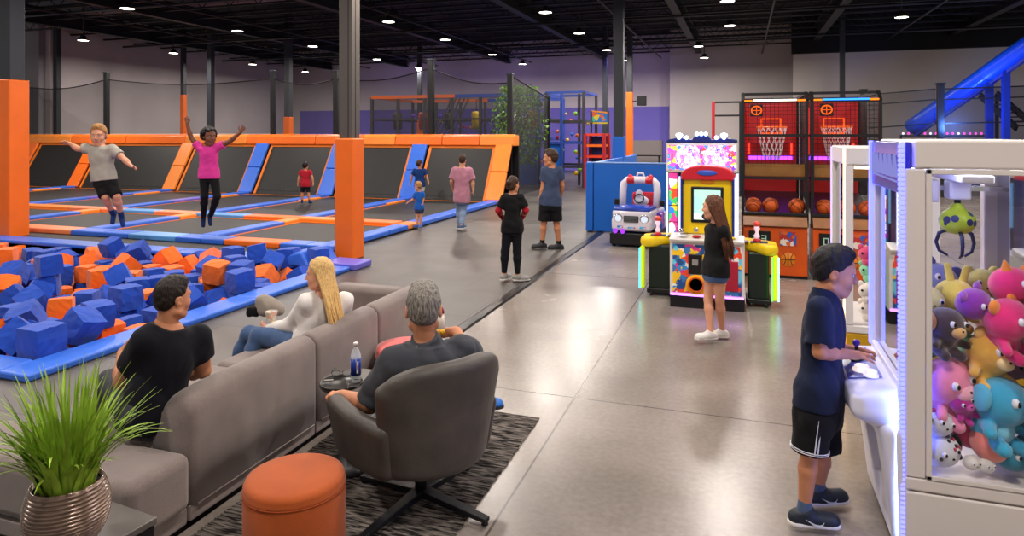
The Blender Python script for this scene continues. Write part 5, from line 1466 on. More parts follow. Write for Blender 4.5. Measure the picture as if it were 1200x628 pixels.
    b.build('front_net', mat('net_cord', '#0e0e10', .8), o)
    for x in (.02, Wd-.02):
        b = MB(); b.add([(x, .14, .95), (x, D, 1.1), (x, D, H), (x, .30, H), (x, .14, 2.58)], [(0, 1, 2, 3, 4)])
        b.build('side_net', net_mat('side_net', '#101014', .55), o)
    # back wall, board, hoop
    bk = MB().box(.04, Wd-.04, D-.06, D-.03, 1.1, H-.04).build('back_panel', M_redlit, o)
    bd = MB().box(.10, Wd-.10, 1.50, 1.54, 1.95, 2.58).build('backboard', mat('board_red', '#8a1820', .3, emit='#ff2a20', estr=.14), o, bevel=.01)
    b = MB()
    for (xa, xb, za, zb) in ((.30, .62, 2.10, 2.36),):
        b.box(xa, xb, 1.488, 1.50, za, za+.022).box(xa, xb, 1.488, 1.50, zb-.022, zb).box(xa, xa+.022, 1.488, 1.50, za, zb).box(xb-.022, xb, 1.488, 1.50, za, zb)
    b.build('target_square', glow('target_orange', '#ff5a20', 1.3), bd)
    lg = MB().box(.12, .30, .128, .14, 2.36, 2.54)
    lg = lg.build('logo_sign', M_black, o, bevel=.01)
    b = MB(); b.tube([(.21+.07*math.cos(a), .124, 2.45+.062*math.sin(a)) for a in [2*PI*k/24 for k in range(24)]], .009, 6, closed=True)
    b.bar((.15, .124, 2.45), (.27, .124, 2.45), .008, .008); b.bar((.21, .124, 2.39), (.21, .124, 2.51), .008, .008)
    b.build('logo_outline', glow('logo_orange', '#ff5a18', 1.6), lg)
    hx, hy, hz = Wd/2, 1.15, 2.21
    hp = MB().tube([(hx+.225*math.cos(a), hy+.225*math.sin(a), hz) for a in [2*PI*k/36 for k in range(36)]], .012, 8, closed=True)
    hp.bar((hx-.05, hy+.225, hz), (hx-.05, 1.5, hz), .02, .02).bar((hx+.05, hy+.225, hz), (hx+.05, 1.5, hz), .02, .02)
    ho = hp.build('hoop', mat('hoop_orange', '#f0641c', .35, emit='#ff6a20', estr=.6), o)
    b = MB()
    n = 14
    for d in (1, -1):
        for k in range(n):
            pts = []
            for q in range(9):
                t = q/8
                a = 2*PI*k/n+d*t*1.15
                r = .222*(1-t)**.8*.55+.222*.45+.01*t
                pts.append((hx+r*math.cos(a), hy+r*math.sin(a), hz-.52*t))
            b.tube(pts, .0045, 4)
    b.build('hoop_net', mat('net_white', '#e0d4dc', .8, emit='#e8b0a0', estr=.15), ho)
    MB().box(.10, Wd-.10, D-.09, D-.06, 1.66, 1.72).build('violet_light', glow('hoop_violet', '#8030ff', 5), o)
    MB().box(.10, .13, D-.09, D-.06, 1.75, 2.55).build('red_light', glow('hoop_red', '#ff3020', 4), o)
    MB().box(Wd-.13, Wd-.10, D-.09, D-.06, 1.75, 2.55).build('red_light', glow('hoop_red', '#ff3020', 4), o)
    return o
xa = on_y(869, 10.55, 300).x
hoops(xa, 'basketball arcade game with red lit cage behind the girl, beside the lit arcade game', 0)
hoops(xa+.95, 'basketball arcade game with blue top light, partly hidden behind the claw machines', 1)
for i, (px, py, lb) in enumerate([(883, 236, 'basketball at the left end of tray in game beside the lit arcade game'), (903, 237.5, 'middle basketball on tray of game beside the lit arcade game'), (934, 239, 'basketball at the right end of tray in game beside the lit arcade game'), (966, 237, 'basketball at the left end of tray in the blue topped game'), (993, 238, 'basketball in the middle of tray in the blue topped game'), (1016, 239, 'basketball at the right end of tray in the blue topped game')]):
    p = on_y(px, 10.82, py)
    ball_at(p.x, 10.82, .912+.118, lb, 'basketballs waiting on the ball trays')

# ------------------------------------------------------------------ claw machines
M_cl = mat('claw_cabinet_white', '#d8d0cc', .35)
M_clv = mat('claw_moulded_white', '#dcdcf2', .28, coat=.3)
M_gl = glass_mat('clear_glass')
M_mir = mat('mirror', '#c8cce0', .03, metal=1)
CX0, CX1, CY0, CY1, CZ = .736, 1.40, 3.74, 4.62, 2.07
cm = thing('claw_machine', 'white claw machine full of plush toys with blue light strip, the boy plays it', 'claw machine', (CX0, CY0, 0))
w, d = CX1-CX0, CY1-CY0
ZB, ZT2 = .43, 1.93
MB().box(.0, w, .0, d, .03, .36).build('lower_cabinet', M_cl, cm, bevel=.012)
MB().box(.02, w-.02, .02, d-.02, 0, .03).build('plinth', M_black, cm)
MB().box(.0, w, .0, d, .365, ZB).build('window_sill', M_cl, cm, bevel=.012)
hdr = MB().box(.05, w, .0, d, ZT2, CZ).build('top_cabinet', M_cl, cm, bevel=.015)
# corner posts
for (x, y, ww) in ((.055, .035, .05), (w-.05, .035, .05), (w-.05, d-.04, .05), (.055, d-.04, .05)):
    MB().box(x-.045, x+.045, y-.035, y+.035, ZB, ZT2).build('corner_post', M_cl, cm, bevel=.008)
# light strip on the near front corner: housing and row of diodes
ls = MB().box(-.012, .012, .0, .04, .03, CZ-.01).build('light_strip', mat('strip_white', '#c8ccff', .3, emit='#2a38ff', estr=3.5), cm, bevel=.004)
b = MB()
for k in range(86):
    z = .06+k*.0232
    b.box(-.016, -.011, .006, .034, z, z+.013).box(-.009, .009, -.003, .001, z, z+.013)
b.build('diodes', glow('diode_blue', '#4848ff', 8), ls)
ls2 = MB().box(-.012, .012, d-.04, d, .83, CZ-.01).build('light_strip', mat('strip_white', '#c8ccff', .3), cm, bevel=.004)
# the light the strip throws on the front of the machine
ld = bpy.data.lights.new('strip_light', 'AREA'); ld.shape = 'RECTANGLE'; ld.size = .03; ld.size_y = 1.9; ld.energy = 5; ld.color = (.16, .26, 1.0)
lo_ = bpy.data.objects.new('strip_light', ld); COL.objects.link(lo_)
lo_.location = (CX0-.30, CY0-.02, 1.0)
lo_.rotation_euler = Vector((.55, .8, 0)).to_track_quat('-Z', 'Z').to_euler()
lo_.location = (CX0-.022, CY0+.0, 1.02); lo_.rotation_euler = Vector((-.75, .65, 0)).to_track_quat('-Z', 'Y').to_euler()
# header sign at the front
sg = MB().box(.0, .05, .045, d-.045, 1.80, CZ-.01).build('header_sign', mat('sign_violet', '#34328c', .2, emit='#4048e0', estr=.08), cm, bevel=.01)
b = MB()
for k, yy in enumerate((.14, .26, .38, .50, .62, .72)):
    b.bar((-.004, yy-.035, 1.88), (-.004, yy+.03, 1.99), .008, .018, up=(1, 0, 0)).bar((-.004, yy+.03, 1.99), (-.004, yy+.035, 1.88), .008, .018, up=(1, 0, 0))
b.bar((-.004, .10, 1.86), (-.004, .78, 1.87), .008, .012, up=(1, 0, 0))
b.build('sign_lettering', glow('sign_letters', '#9c9cf0', .7), sg)
# glass panes
for nme, vs in (('front_glass', [(.03, .045, .82), (.03, d-.045, .82), (.03, d-.045, 1.80), (.03, .045, 1.80)]),
                ('side_glass', [(.10, .03, ZB), (w-.09, .03, ZB), (w-.09, .03, ZT2), (.10, .03, ZT2)]),
                ('far_glass', [(.10, d-.04, ZB), (w-.09, d-.04, ZB), (w-.09, d-.04, ZT2), (.10, d-.04, ZT2)])):
    MB().add(vs, [(0, 1, 2, 3)]).build(nme, M_gl, cm)
MB().box(w-.03, w-.02, .04, d-.04, ZB, ZT2).build('mirror_back', M_mir, cm)
# side panel frame edge lines
MB().box(.10, .125, -.004, .01, ZB, ZT2).build('window_frame', M_cl, cm, bevel=.003)
MB().box(.10, w-.03, -.004, .01, ZB, ZB+.02).build('window_frame', M_cl, cm, bevel=.003)
MB().box(.10, w-.03, -.004, .01, ZT2-.025, ZT2).build('window_frame', M_cl, cm, bevel=.003)
# front lower body with control console
f = F().rbox((-.085, d/2, .74), (.14, d/2-.02, .085), .06, k=.06)
f.ell((-.06, d/2, .66), (.15, .38, .10), k=.08)
f.plane((-.2, 0, .79), (-.28, 0, 1), (-.5, -.2, .5), (.2, 1.2, 1.1), .02)
con = sdf_obj(f, 'control_console', M_clv, cm, .011)
f = F()
for k in range(12):
    y = .05+(d-.1)*k/11
    f.rc((-.03-.03*math.sin(PI*k/11), y, .62), (.02, y, .06), .06, .045, k=.05)
f.rbox((-.08, d*.30, .42), (.06, .12, .15), .03, k=.02, op='s')
f.rbox((-.07, d*.33, .17), (.05, .16, .10), .03, k=.02, op='s')
sdf_obj(f, 'front_moulding', M_clv, cm, .013)
MB().box(-.012, .0, d*.30-.09, d*.30+.09, .30, .54).build('prize_flap', mat('flap_grey', '#54546a', .3), cm, bevel=.008)
MB().box(-.035, -.012, d*.33-.03, d*.33+.02, .42, .50).build('coin_slot', M_chrome, cm, bevel=.004)
# sloped control plate, buttons, joystick
sl_ = .28
def onc(x, y, h=0): return Vector((x, y, .792+(x+.2)*sl_+h))
pts = [onc(-.205, .26), onc(-.205, .68), onc(-.05, .72), onc(-.05, .22)]
b = MB(); b.prism([p+Vector((0, 0, .0)) for p in pts], (0, 0, .006))
cp = b.build('control_plate', mat('plate_indigo', '#4a58b0', .3), con, bevel=.003)
for (x, y, r, m) in ((-.13, .34, .036, mat('button_lit', '#f4ece4', .3, emit='#ffe8d8', estr=.7)), (-.10, .24, .030, mat('button_lit2', '#e8e4f4', .3, emit='#e0e0ff', estr=.4))):
    q = onc(x, y, .006)
    MB().lathe([(r*1.25, 0), (r*1.25, .010), (r, .012), (r, .026), (r*.8, .032), (.0, .033)], q, 24).build('push_button', m, cp)
jx = onc(-.13, .52, .004)
MB().lathe([(.035, 0), (.035, .012), (.012, .018), (.009, .02), (.009, .085)], jx, 20).build('joystick_shaft', M_black, cp)
MB().ball(jx+Vector((0, 0, .10)), .02, 16).build('joystick_knob', mat('knob_violet', '#5030a0', .25), cp)
MB().box(-.006, .03, .05, d-.05, .80, .86).build('glass_rail', M_clv, cm, bevel=.008)
# gantry and claw inside
MB().box(.10, w-.1, .40, .425, 1.80, 1.825).build('gantry_rail', M_chrome, cm)
MB().box(.10, w-.1, .46, .485, 1.80, 1.825).build('gantry_rail', M_chrome, cm)
MB().box(.12, .24, .34, .56, 1.74, 1.86).build('gantry_motor', M_cl, cm, bevel=.012)
MB().box(.26, .40, .05, d-.05, 1.86, 1.90).build('gantry_beam', M_wht, cm, bevel=.01)
cl = on_y(1122, 4.10, 265)
cx, cy = cl.x-CX0, 4.10-CY0
cwz = 1.625
MB().box(cx-.05, cx+.05, cy-.06, cy+.06, 1.76, 1.86).build('claw_carriage', M_wht, cm, bevel=.012)
MB().tube([(cx, cy, 1.76), (cx, cy, 1.70)], .016, 10).build('claw_cable', M_black, cm)
def spots():
    m = mat('claw_dome', '#b8cc2c', .4)
    nt = m.node_tree; bb = nt.nodes['Principled BSDF']
    tc = nt.nodes.new('ShaderNodeTexCoord'); v = nt.nodes.new('ShaderNodeTexVoronoi'); v.inputs['Scale'].default_value = 17
    r = nt.nodes.new('ShaderNodeValToRGB'); r.color_ramp.interpolation = 'CONSTANT'
    r.color_ramp.elements[0].color = lin('#2a2c5c'); r.color_ramp.elements[1].color = lin('#b8cc2c'); r.color_ramp.elements[1].position = .34
    nt.links.new(tc.outputs['Object'], v.inputs['Vector']); nt.links.new(v.outputs['Distance'], r.inputs[0]); nt.links.new(r.outputs[0], bb.inputs['Base Color'])
    return m
f = F().ell((cx, cy, cwz+.02), (.085, .085, .07), k=.02).rc((cx, cy, cwz+.06), (cx, cy, cwz+.09), .04, .03, k=.02)
dome = sdf_obj(f, 'claw_dome', spots(), cm, .007)
for k in range(3):
    a = 2*PI*k/3+.5
    dv = Vector((math.cos(a), math.sin(a), 0))
    base = Vector((cx, cy, cwz-.03))
    MB().tube([base+dv*.045, base+dv*.085+Vector((0, 0, -.02)), base+dv*.10+Vector((0, 0, -.07)), base+dv*.085+Vector((0, 0, -.115)), base+dv*.045+Vector((0, 0, -.135))], [.010, .010, .009, .008, .006], 10).build('claw_arm', mat('claw_dark', '#2c3050', .3, metal=.5), dome)
# inner light tubes
for yy in (.07, d-.08):
    MB().box(.12, w-.12, yy-.008, yy+.008, ZT2-.02, ZT2-.004).build('light_tube', glow('claw_tube', '#d8e0ff', 36), cm)
MB().box(.085, .10, .06, .075, ZB+.02, ZT2-.03).build('light_tube', glow('claw_tube_blue', '#5068ff', 16), cm)
MB().box(.085, .10, d-.09, d-.075, ZB+.02, ZT2-.03).build('light_tube', glow('claw_tube_blue', '#5068ff', 16), cm)

def claw2():
    x0, x1, y0, y1 = .74, 1.38, 5.76, 6.6
    o = thing('claw_machine', 'smaller yellow claw machine with warm light, standing behind the white one', 'claw machine', (x0, y0, 0))
    w, d = x1-x0, y1-y0
    M_y2 = mat('claw_yellow', '#c89a10', .35, noise=.04)
    MB().box(0, w, 0, d, .10, .57).build('lower_cabinet', M_y2, o, bevel=.02)
    for x in (.06, w-.06):
        for y in (.06, d-.06):
            MB().tube([(x-.015, y, .05), (x+.015, y, .05)], .05, 14).build('caster', M_black, o)
    MB().box(0, w, 0, d, .57, .63).build('window_sill', M_wht, o, bevel=.01)
    MB().box(0, w, 0, d, 1.86, 2.0).build('top_cabinet', M_wht, o, bevel=.012)
    for (x, y) in ((.03, .03), (w-.03, .03), (w-.03, d-.03), (.03, d-.03)):
        MB().box(x-.03, x+.03, y-.03, y+.03, .63, 1.86).build('corner_post', M_wht, o, bevel=.006)
    MB().box(-.008, .0, .0, .035, .12, 1.99).build('light_strip', glow('strip_warm', '#ffd9a0', 4.5), o)
    MB().box(-.008, .0, d-.03, d, .12, 1.99).build('light_strip', glow('strip_lilac', '#c8b0ff', 1.6), o)
    for vs in ([(.03, .06, .63), (.03, d-.06, .63), (.03, d-.06, 1.86), (.03, .06, 1.86)], [(.06, .03, .63), (w-.06, .03, .63), (w-.06, .03, 1.86), (.06, .03, 1.86)]):
        MB().add(vs, [(0, 1, 2, 3)]).build('glass', M_gl, o)
    MB().box(w-.02, w, .06, d-.06, .63, 1.86).build('back_panel', mat('claw_back', '#b0a8b8', .4), o)
    MB().box(.08, w-.08, .08, .10, 1.83, 1.85).build('light_tube', glow('claw_tube_warm', '#fff0d8', 10), o)
    return o
claw2()

# ------------------------------------------------------------------ plush toys
def plush_mat(name, col):
    return mat('plush_'+name, col, .95, noise=.06, nscale=30, sheen=.6, bump=.35, bscale=420)
def plush(px, py, yw, wpx, name, col, label, ear='round', ec=None, yaw=0, tilt=0, muzzle=None, belly=None, spots_=False, limbs=True, vox=.0065, zmin=None):
    p = on_y(px, yw, py)
    Yd = on_y(px, yw)
    r = wpx*Yd/FPX/2
    if zmin is not None: p.z = max(p.z, zmin+r*.95)
    o = thing('plush_toy', label, 'plush toy', p, group='plush toys heaped inside the white claw machine')
    fw = cdir(-.35, -1).normalized()            # looks out through the side window
    fw = Matrix.Rotation(yaw, 3, 'Z') @ fw
    R = Matrix((Vector((-fw.y, fw.x, 0)), fw, Vector((0, 0, 1)))).transposed()   # columns: side, front, up
    R = R @ Matrix.Rotation(tilt, 3, 'Y')
    T = lambda x, y, z: tuple(R @ (Vector((x, y, z))*r))
    Rn = np.array(R)
    m = plush_mat(name, col)
    f = F().ell(T(0, 0, 0), (r*.98, r*.86, r*.85), Rn, k=.02)
    if limbs:
        f.ell(T(0, -.25, -.95), (r*.72, r*.62, r*.62), Rn, k=.03)
        for s in (-1, 1):
            f.rc(T(s*.55, .0, -.75), T(s*1.0, .42, -.95), r*.24, r*.20, k=.02)
            f.rc(T(s*.35, .05, -1.3), T(s*.5, .6, -1.45), r*.27, r*.25, k=.02)
    ef = F()
    for s in (-1, 1):
        if ear == 'round': ef.ell(T(s*.68, -.05, .72), (r*.32, r*.17, r*.32), Rn, k=.01)
        elif ear == 'long': ef.rc(T(s*.35, -.05, .75), T(s*.55, -.2, 1.45), r*.2, r*.16, k=.01)
        elif ear == 'flap': ef.ell(T(s*1.0, .0, .12), (r*.18, r*.36, r*.48), Rn, k=.01)
        elif ear == 'point': ef.rc(T(s*.5, 0, .65), T(s*.72, 0, 1.05), r*.25, r*.06, k=.01)
    body = sdf_obj(f, 'plush_body', m, o, vox)
    if ear: sdf_obj(ef, 'ear', plush_mat(name+'_ear', ec) if ec else m, o, vox)
    if muzzle:
        sdf_obj(F().ell(T(0, .78, -.22), (r*.42, r*.25, r*.3), Rn, k=.01), 'muzzle', plush_mat(name+'_muz', muzzle), o, vox)
    if belly:
        sdf_obj(F().ell(T(0, .20, -.95), (r*.45, r*.3, r*.42), Rn, k=.01), 'belly_patch', plush_mat(name+'_bel', belly), o, vox)
    for s in (-1, 1):
        e = MB().ball(T(s*.40, .76, .18), (r*.135, r*.135, r*.17), 14).build('eye', mat('eye_white', '#eceaf0', .25), o)
        MB().ball(T(s*.38, .855, .17), (r*.085, r*.085, r*.105), 12).build('pupil', mat('eye_black', '#101018', .15), e)
    MB().ball(T(0, .98 if muzzle else .86, -.12), (r*.08, r*.06, r*.06), 10).build('nose', mat('eye_black', '#101018', .15), o)
    if spots_:
        for k in range(9):
            a, b_ = rng.uniform(-1.4, 1.4), rng.uniform(-.8, .9)
            v = Vector((math.sin(a)*math.cos(b_)*.95, math.cos(a)*math.cos(b_)*.83, math.sin(b_)*.82))
            MB().ball(T(*v), r*rng.uniform(.1, .2), 10).build('spot', plush_mat('spotdark' if k % 3 else 'spotred', '#20202c' if k % 3 else '#b82850'), o)
    return o
ZP = .44
plush(1119, 347, 4.12, 46, 'butter', '#f0d85a', 'pale yellow long eared plush near the claw, above the purple one', 'long', None, .5, .2)
plush(1141, 356, 3.93, 42, 'purple', '#8a2ca8', 'purple plush beside the two hot pink plush toys', 'round', '#a050c0', .8, -.3, muzzle='#b870d0', limbs=False)
plush(1186, 335, 4.02, 52, 'hotpink', '#e8247c', 'topmost hot pink plush with orange ears', 'point', '#f08a30', .7, .2, limbs=False)
plush(1180, 374, 3.90, 56, 'hotpink', '#e8247c', 'lower hot pink plush right under the topmost one', 'round', '#f070a8', .8, -.2)
plush(1108, 380, 3.90, 46, 'brown', '#3c2a30', 'dark brown monkey plush with tan face', 'flap', '#c88a50', .6, .1, muzzle='#e0b070')
plush(1086, 352, 4.05, 40, 'lemon', '#e8dc80', 'lemon plush at the left behind the monkey plush', 'round', None, .3, .2, limbs=False)
plush(1098, 328, 4.28, 46, 'lavender', '#8c94d8', 'lavender blue plush at the back of heap under the claw', 'round', '#5058a8', .2, .4, limbs=False)
plush(1150, 332, 4.36, 40, 'lemon', '#e8dc80', 'lemon plush at the back between claw and topmost pink plush', 'round', None, .1, 0, limbs=False)
plush(1110, 446, 3.92, 60, 'pig', '#f08ab0', 'large light pink pig plush at the left window edge', 'round', '#f0a0c0', .6, -.25, muzzle='#f8b0c8')
plush(1161, 414, 3.95, 54, 'honey', '#f2b850', 'honey yellow bear plush between pink and blue plush toys', 'round', '#f4c878', .5, .3, muzzle='#f4d8a0')
plush(1172, 470, 3.90, 66, 'sky', '#38a8d4', 'large sky blue plush elephant at the right of heap', 'flap', '#58b8dc', .7, .15, belly='#80cce8')
plush(1127, 470, 3.86, 30, 'magenta', '#b8208c', 'small magenta bear plush in front of the pink pig', 'round', None, .4, -.5, muzzle='#d050a8')
plush(1142, 408, 4.05, 36, 'mint', '#8cd8a0', 'mint green plush behind the honey yellow bear', 'round', None, .4, .2, limbs=False)
plush(1084, 405, 3.98, 34, 'green', '#2c8a50', 'dark green plush at the left window edge', 'point', None, .5, .2, limbs=False)
plush(1098, 494, 3.87, 38, 'dalmatian', '#d8d8e4', 'upper white spotted plush dog below the pink pig', 'flap', '#20202c', .5, .3, spots_=True, limbs=False)
plush(1102, 527, 3.87, 44, 'dalmatian', '#d8d8e4', 'lower white spotted plush dog on the floor of the machine', 'flap', '#30303c', .5, -.2, spots_=True, limbs=False, zmin=ZP)
plush(1159, 520, 3.88, 44, 'coral', '#f0887c', 'coral pink plush under the sky blue elephant', 'round', '#f0d060', .3, .9, limbs=False, zmin=ZP)
plush(1139, 542, 3.84, 20, 'ivory', '#e8e4e0', 'small ivory ball plush with big eyes, left of a pair', None, None, .4, 0, limbs=False, zmin=ZP)
plush(1156, 545, 3.84, 20, 'ivory', '#e8e4e0', 'small ivory ball plush with big eyes, right of a pair', None, None, .4, 0, limbs=False, zmin=ZP)
plush(1136, 505, 3.98, 44, 'rose', '#e04878', 'rose red plush deep between the spotted dogs and coral plush', 'round', None, .4, .3, limbs=False)
plush(1186, 545, 3.94, 44, 'teal', '#2c98b8', 'teal plush under the sky blue elephant at the window corner', 'round', None, .5, 0, limbs=False, zmin=ZP)
plush(1100, 360, 4.45, 44, 'pink', '#f0a0c0', 'soft pink plush at the far glass of heap', 'round', None, .4, .3, limbs=False)
plush(1165, 372, 4.30, 48, 'peach', '#f4b8a0', 'peach plush behind the hot pink toys', 'round', None, .4, .3, limbs=False)
plush(1125, 415, 4.20, 50, 'orange', '#e8762c', 'orange plush between the monkey and the mint plush', 'round', None, .4, .3, limbs=False)
plush(1150, 450, 4.15, 56, 'violet', '#6c4cc0', 'violet plush behind the magenta bear', 'round', None, .4, .3, limbs=False)
plush(1178, 420, 4.20, 56, 'pink', '#f0a0c0', 'soft pink plush above the sky blue elephant', 'round', None, .4, .3, limbs=False)
# small toys of the second machine
n2 = 0
for row, (zz, cnt) in enumerate(((.72, 6), (.86, 5), (1.0, 4), (1.13, 3))):
    for k in range(cnt):
        cols = [('cream', '#f4e8d8'), ('cream', '#f4e8d8'), ('rose', '#e04878'), ('mint', '#8cd8a0'), ('pig', '#f08ab0'), ('orange', '#e8762c'), ('lavender', '#8c94d8')]
        nme, cc = cols[rng.randint(len(cols))] if row > 1 else cols[rng.randint(2)]
        x = .90+.42*(k+.5+rng.uniform(-.15, .15))/cnt; y = 5.92+rng.uniform(-.02, .10)+.05*row
        r = .07
        o = thing('plush_toy', 'small %s plush in the yellow claw machine, %s in the %s layer from below' % (nme, ORD[k], ORD[row]), 'plush toy', (x, y, zz), group='small plush toys inside the yellow claw machine')
        MB().ball((0, 0, 0), (r, r*.9, r*.95), 14).ball((0, -.02, -.06), (r*.7, r*.7, r*.6), 12).build('plush_body', plush_mat(nme, cc), o)
        b = MB()
        for s in (-1, 1): b.ball((s*.05, 0, .055), (.025, .014, .025), 10)
        b.build('ear', plush_mat(nme, cc), o)
        for s in (-1, 1): MB().ball((s*.028-.02, -.058, .012), .010, 8).build('eye', mat('eye_black', '#101018', .15), o)

# ------------------------------------------------------------------ climbing structure at the back
M_bpost = mat('frame_blue', '#2a48a0', .4)
M_opost = mat('frame_orange', '#e8681c', .4)
M_dpost = mat('frame_dark', '#1c2030', .5)
YC0, YC1 = 27.0, 31.0
xl, xr_ = on_y(436, YC0, 110).x, on_y(632, YC0, 110).x
zt = 3.75
cs = thing('climbing_structure', 'large climbing frame of dark posts with orange and blue top rails behind the trampoline wall', 'climbing frame', (xl, YC0, 0))
Wc = xr_-xl
nb = 6
for i in range(nb+1):
    x = Wc*i/nb
    for y in (0, YC1-YC0):
        MB().box(x-.06, x+.06, y-.06, y+.06, 0, zt).build('post', M_bpost if i in (nb, nb-1) else M_dpost, cs, bevel=.01)
for y in (0, YC1-YC0):
    MB().bar((0, y, zt), (Wc*.52, y, zt), .14, .14).build('top_rail', M_opost, cs)
    MB().bar((Wc*.52, y, zt), (Wc, y, zt), .14, .14).build('top_rail', M_bpost, cs)
    for z, m in ((2.75, M_dpost), (1.9, M_bpost), (.9, M_bpost)):
        MB().bar((0, y, z), (Wc, y, z), .08, .08).build('cross_rail', m, cs)
for x in (0, Wc):
    for z, m in ((zt, M_opost if x == 0 else M_bpost), (2.75, M_dpost), (1.9, M_bpost)):
        MB().bar((x, 0, z), (x, YC1-YC0, z), .10, .10).build('side_rail', m, cs)
MB().box(0, Wc, .1, YC1-YC0-.1, 1.82, 1.9).build('deck', mat('deck_blue', '#1d4fae', .5), cs)
M_net2 = net_mat('climb_net', '#101014', .5)
for i in range(nb):
    if True:
        MB().add([(Wc*i/nb, .02, 1.9), (Wc*(i+1)/nb, .02, 1.9), (Wc*(i+1)/nb, .02, zt), (Wc*i/nb, .02, zt)], [(0, 1, 2, 3)]).build('net_panel', M_net2, cs)
    if i in (2, 4):
        b = MB()
        for k in range(5):
            b.bar((Wc*(i+.15+k*.16)/nb, .5, 1.9), (Wc*(i+.25+k*.16)/nb, 2.2, zt), .05, .05)
        b.build('climbing_bars', M_dpost, cs)
    cols = [M_opost, mat('punch_red', '#b82838', .5), mat('punch_violet', '#6a40c0', .5), mat('punch_yellow', '#d8b020', .5)]
    m_ = cols[i % 4]
    x = Wc*(i+.5)/nb
    MB().tube([(x, 1.2, zt), (x, 1.2, 3.1)], .02, 6).build('rope', M_blk, cs)
    MB().lathe([(.0, 2.3), (.2, 2.32), (.22, 2.4), (.22, 3.0), (.18, 3.1), (.0, 3.12)], (x, 1.2, 0), 16).build('punch_bag', m_ if i % 2 else M_dpost, cs)
for k in range(26):
    x = rng.uniform(.2, Wc-.2); z = rng.choice([rng.uniform(.4, 1.7), rng.uniform(2.0, 3.0)]); y = rng.uniform(.3, 3.5)
    MB().ball((x, y, z), rng.uniform(.05, .11), 8).build('climbing_hold', [M_opost, cols[1], cols[2], cols[3]][rng.randint(4)], cs)
# low blue wall below it
o = MB().box(xl, xr_, YC0-.35, YC0-.25, 0, 1.95).build('climbing_wall', mat('climb_wall_blue', '#204a98', .6, noise=.2, nscale=2), origin=(xl, YC0-.3, 0))
tag(o, 'dark blue padded wall under the large climbing frame', 'wall panel')
# tall net cage at the right end of the wall
p1, p2, p3 = on_y(599, 20.9, 100), on_y(643, 25.5, 112), on_y(700, 25.5, 112)
M_net3 = net_mat('dense_net', '#141416', .62)
vs = [(p1.x, p1.y, .02), (p2.x, p2.y, .02), (p2.x, p2.y, 3.5), (p1.x, p1.y, 4.0)]
nt_ = tag(MB().add(vs, [(0, 1, 2, 3)]).build('safety_net', M_net3), 'tall black net hanging beside the right end of the trampoline wall', 'net')
MB().tube([vs[3], vs[2]], .025, 6).build('top_rope', M_blk, nt_)
MB().bar((p2.x, p2.y, 0), (p2.x, p2.y, 3.6), .09, .09).build('net_pole', M_blk, nt_)
# tower of dark and blue posts with little holds to the right of the net
tw0, tw1 = on_y(640, 26, 110).x, on_y(684, 26, 110).x
tw = thing('climbing_tower', 'blue framed climbing tower standing right of the tall net', 'climbing frame', (tw0, 26, 0))
wt = tw1-tw0
for i, (x, y) in enumerate(((0, 0), (wt*.42, 0), (wt, 0), (0, 2.4), (wt, 2.4), (wt*.7, 1.2))):
    MB().box(x-.055, x+.055, y-.055, y+.055, 0, 3.75).build('post', M_bpost if i in (1, 3) else M_dpost, tw, bevel=.01)
for z, m in ((3.75, M_bpost), (2.6, M_dpost), (1.75, M_bpost), (.8, M_dpost)):
    for a, c in (((0, 0, z), (wt, 0, z)), ((0, 2.4, z), (wt, 2.4, z)), ((0, 0, z), (0, 2.4, z)), ((wt, 0, z), (wt, 2.4, z))):
        MB().bar(a, c, .09, .09).build('rail', m, tw)
MB().box(0, wt*.4, .06, .12, .0, 1.7).build('blue_panel', M_barr, tw)
for k in range(22):
    MB().ball((rng.uniform(0, wt), rng.uniform(.2, 2.2), rng.uniform(.3, 3.2)), rng.uniform(.05, .10), 8).build('climbing_hold', [M_opost, cols[1], mat('hold_green', '#7cb820', .5), cols[3], M_barr][rng.randint(5)], tw)
# red and orange ladder steps and hanging blue banner
s0, s1 = on_y(686, 25.5, 160).x, on_y(708, 25.5, 160).x
st = thing('step_ladder_frame', 'red frame with orange steps left of the blue pillar pad', 'climbing frame', (s0, 25.5, 0))
for x in (0, s1-s0):
    for y in (0, .9):
        MB().box(x-.06, x+.06, y-.06, y+.06, 0, 2.1).build('post', mat('step_red', '#a81c28', .45), st)
for k in range(5):
    MB().box(0, s1-s0, -.05, .95, .35+k*.42, .44+k*.42).build('step', M_opost if k % 2 else mat('step_orange', '#d83c1c', .45), st)
MB().box(0, s1-s0, .9, .95, .4, 2.0).build('back_panel', M_bld, st)
q0, q1 = on_y(693, 27.5, 130).x, on_y(713, 27.5, 130).x
bn = thing('hanging_banner', 'blue banner with bright spots between two yellow rails beside the thin dark column', 'banner', (q0, 27.5, 2.55))
wq = q1-q0
MB().box(0, wq, -.01, .01, .05, .45).build('banner_cloth', mural('banner_art', ['#2878c8', '#2878c8', '#2878c8', '#50c8a0', '#e8d040', '#e06838'], 6), bn)
MB().bar((0, 0, .50), (wq, 0, .42), .06, .06).build('rail', mat('rail_amber', '#e8942c', .4), bn)
MB().bar((0, 0, .0), (wq, 0, .0), .06, .06).build('rail', mat('rail_yellow', '#d8c020', .4), bn)
for x in (0, wq): MB().bar((x, 0, -2.55), (x, 0, .5), .07, .07).build('post', M_dpost, bn)
# small grey loudspeaker box on the wall
p = on_y(752, 30, 118)
o = thing('loudspeaker', 'small dark loudspeaker on an arm beside the orange column pad', 'speaker', p)
MB().box(-.2, .2, -.12, .12, -.22, .22).build('speaker_box', M_blk, o, bevel=.03)
MB().bar((-.55, 0, -.02), (-.2, 0, -.02), .05, .05).build('arm', M_blk, o)
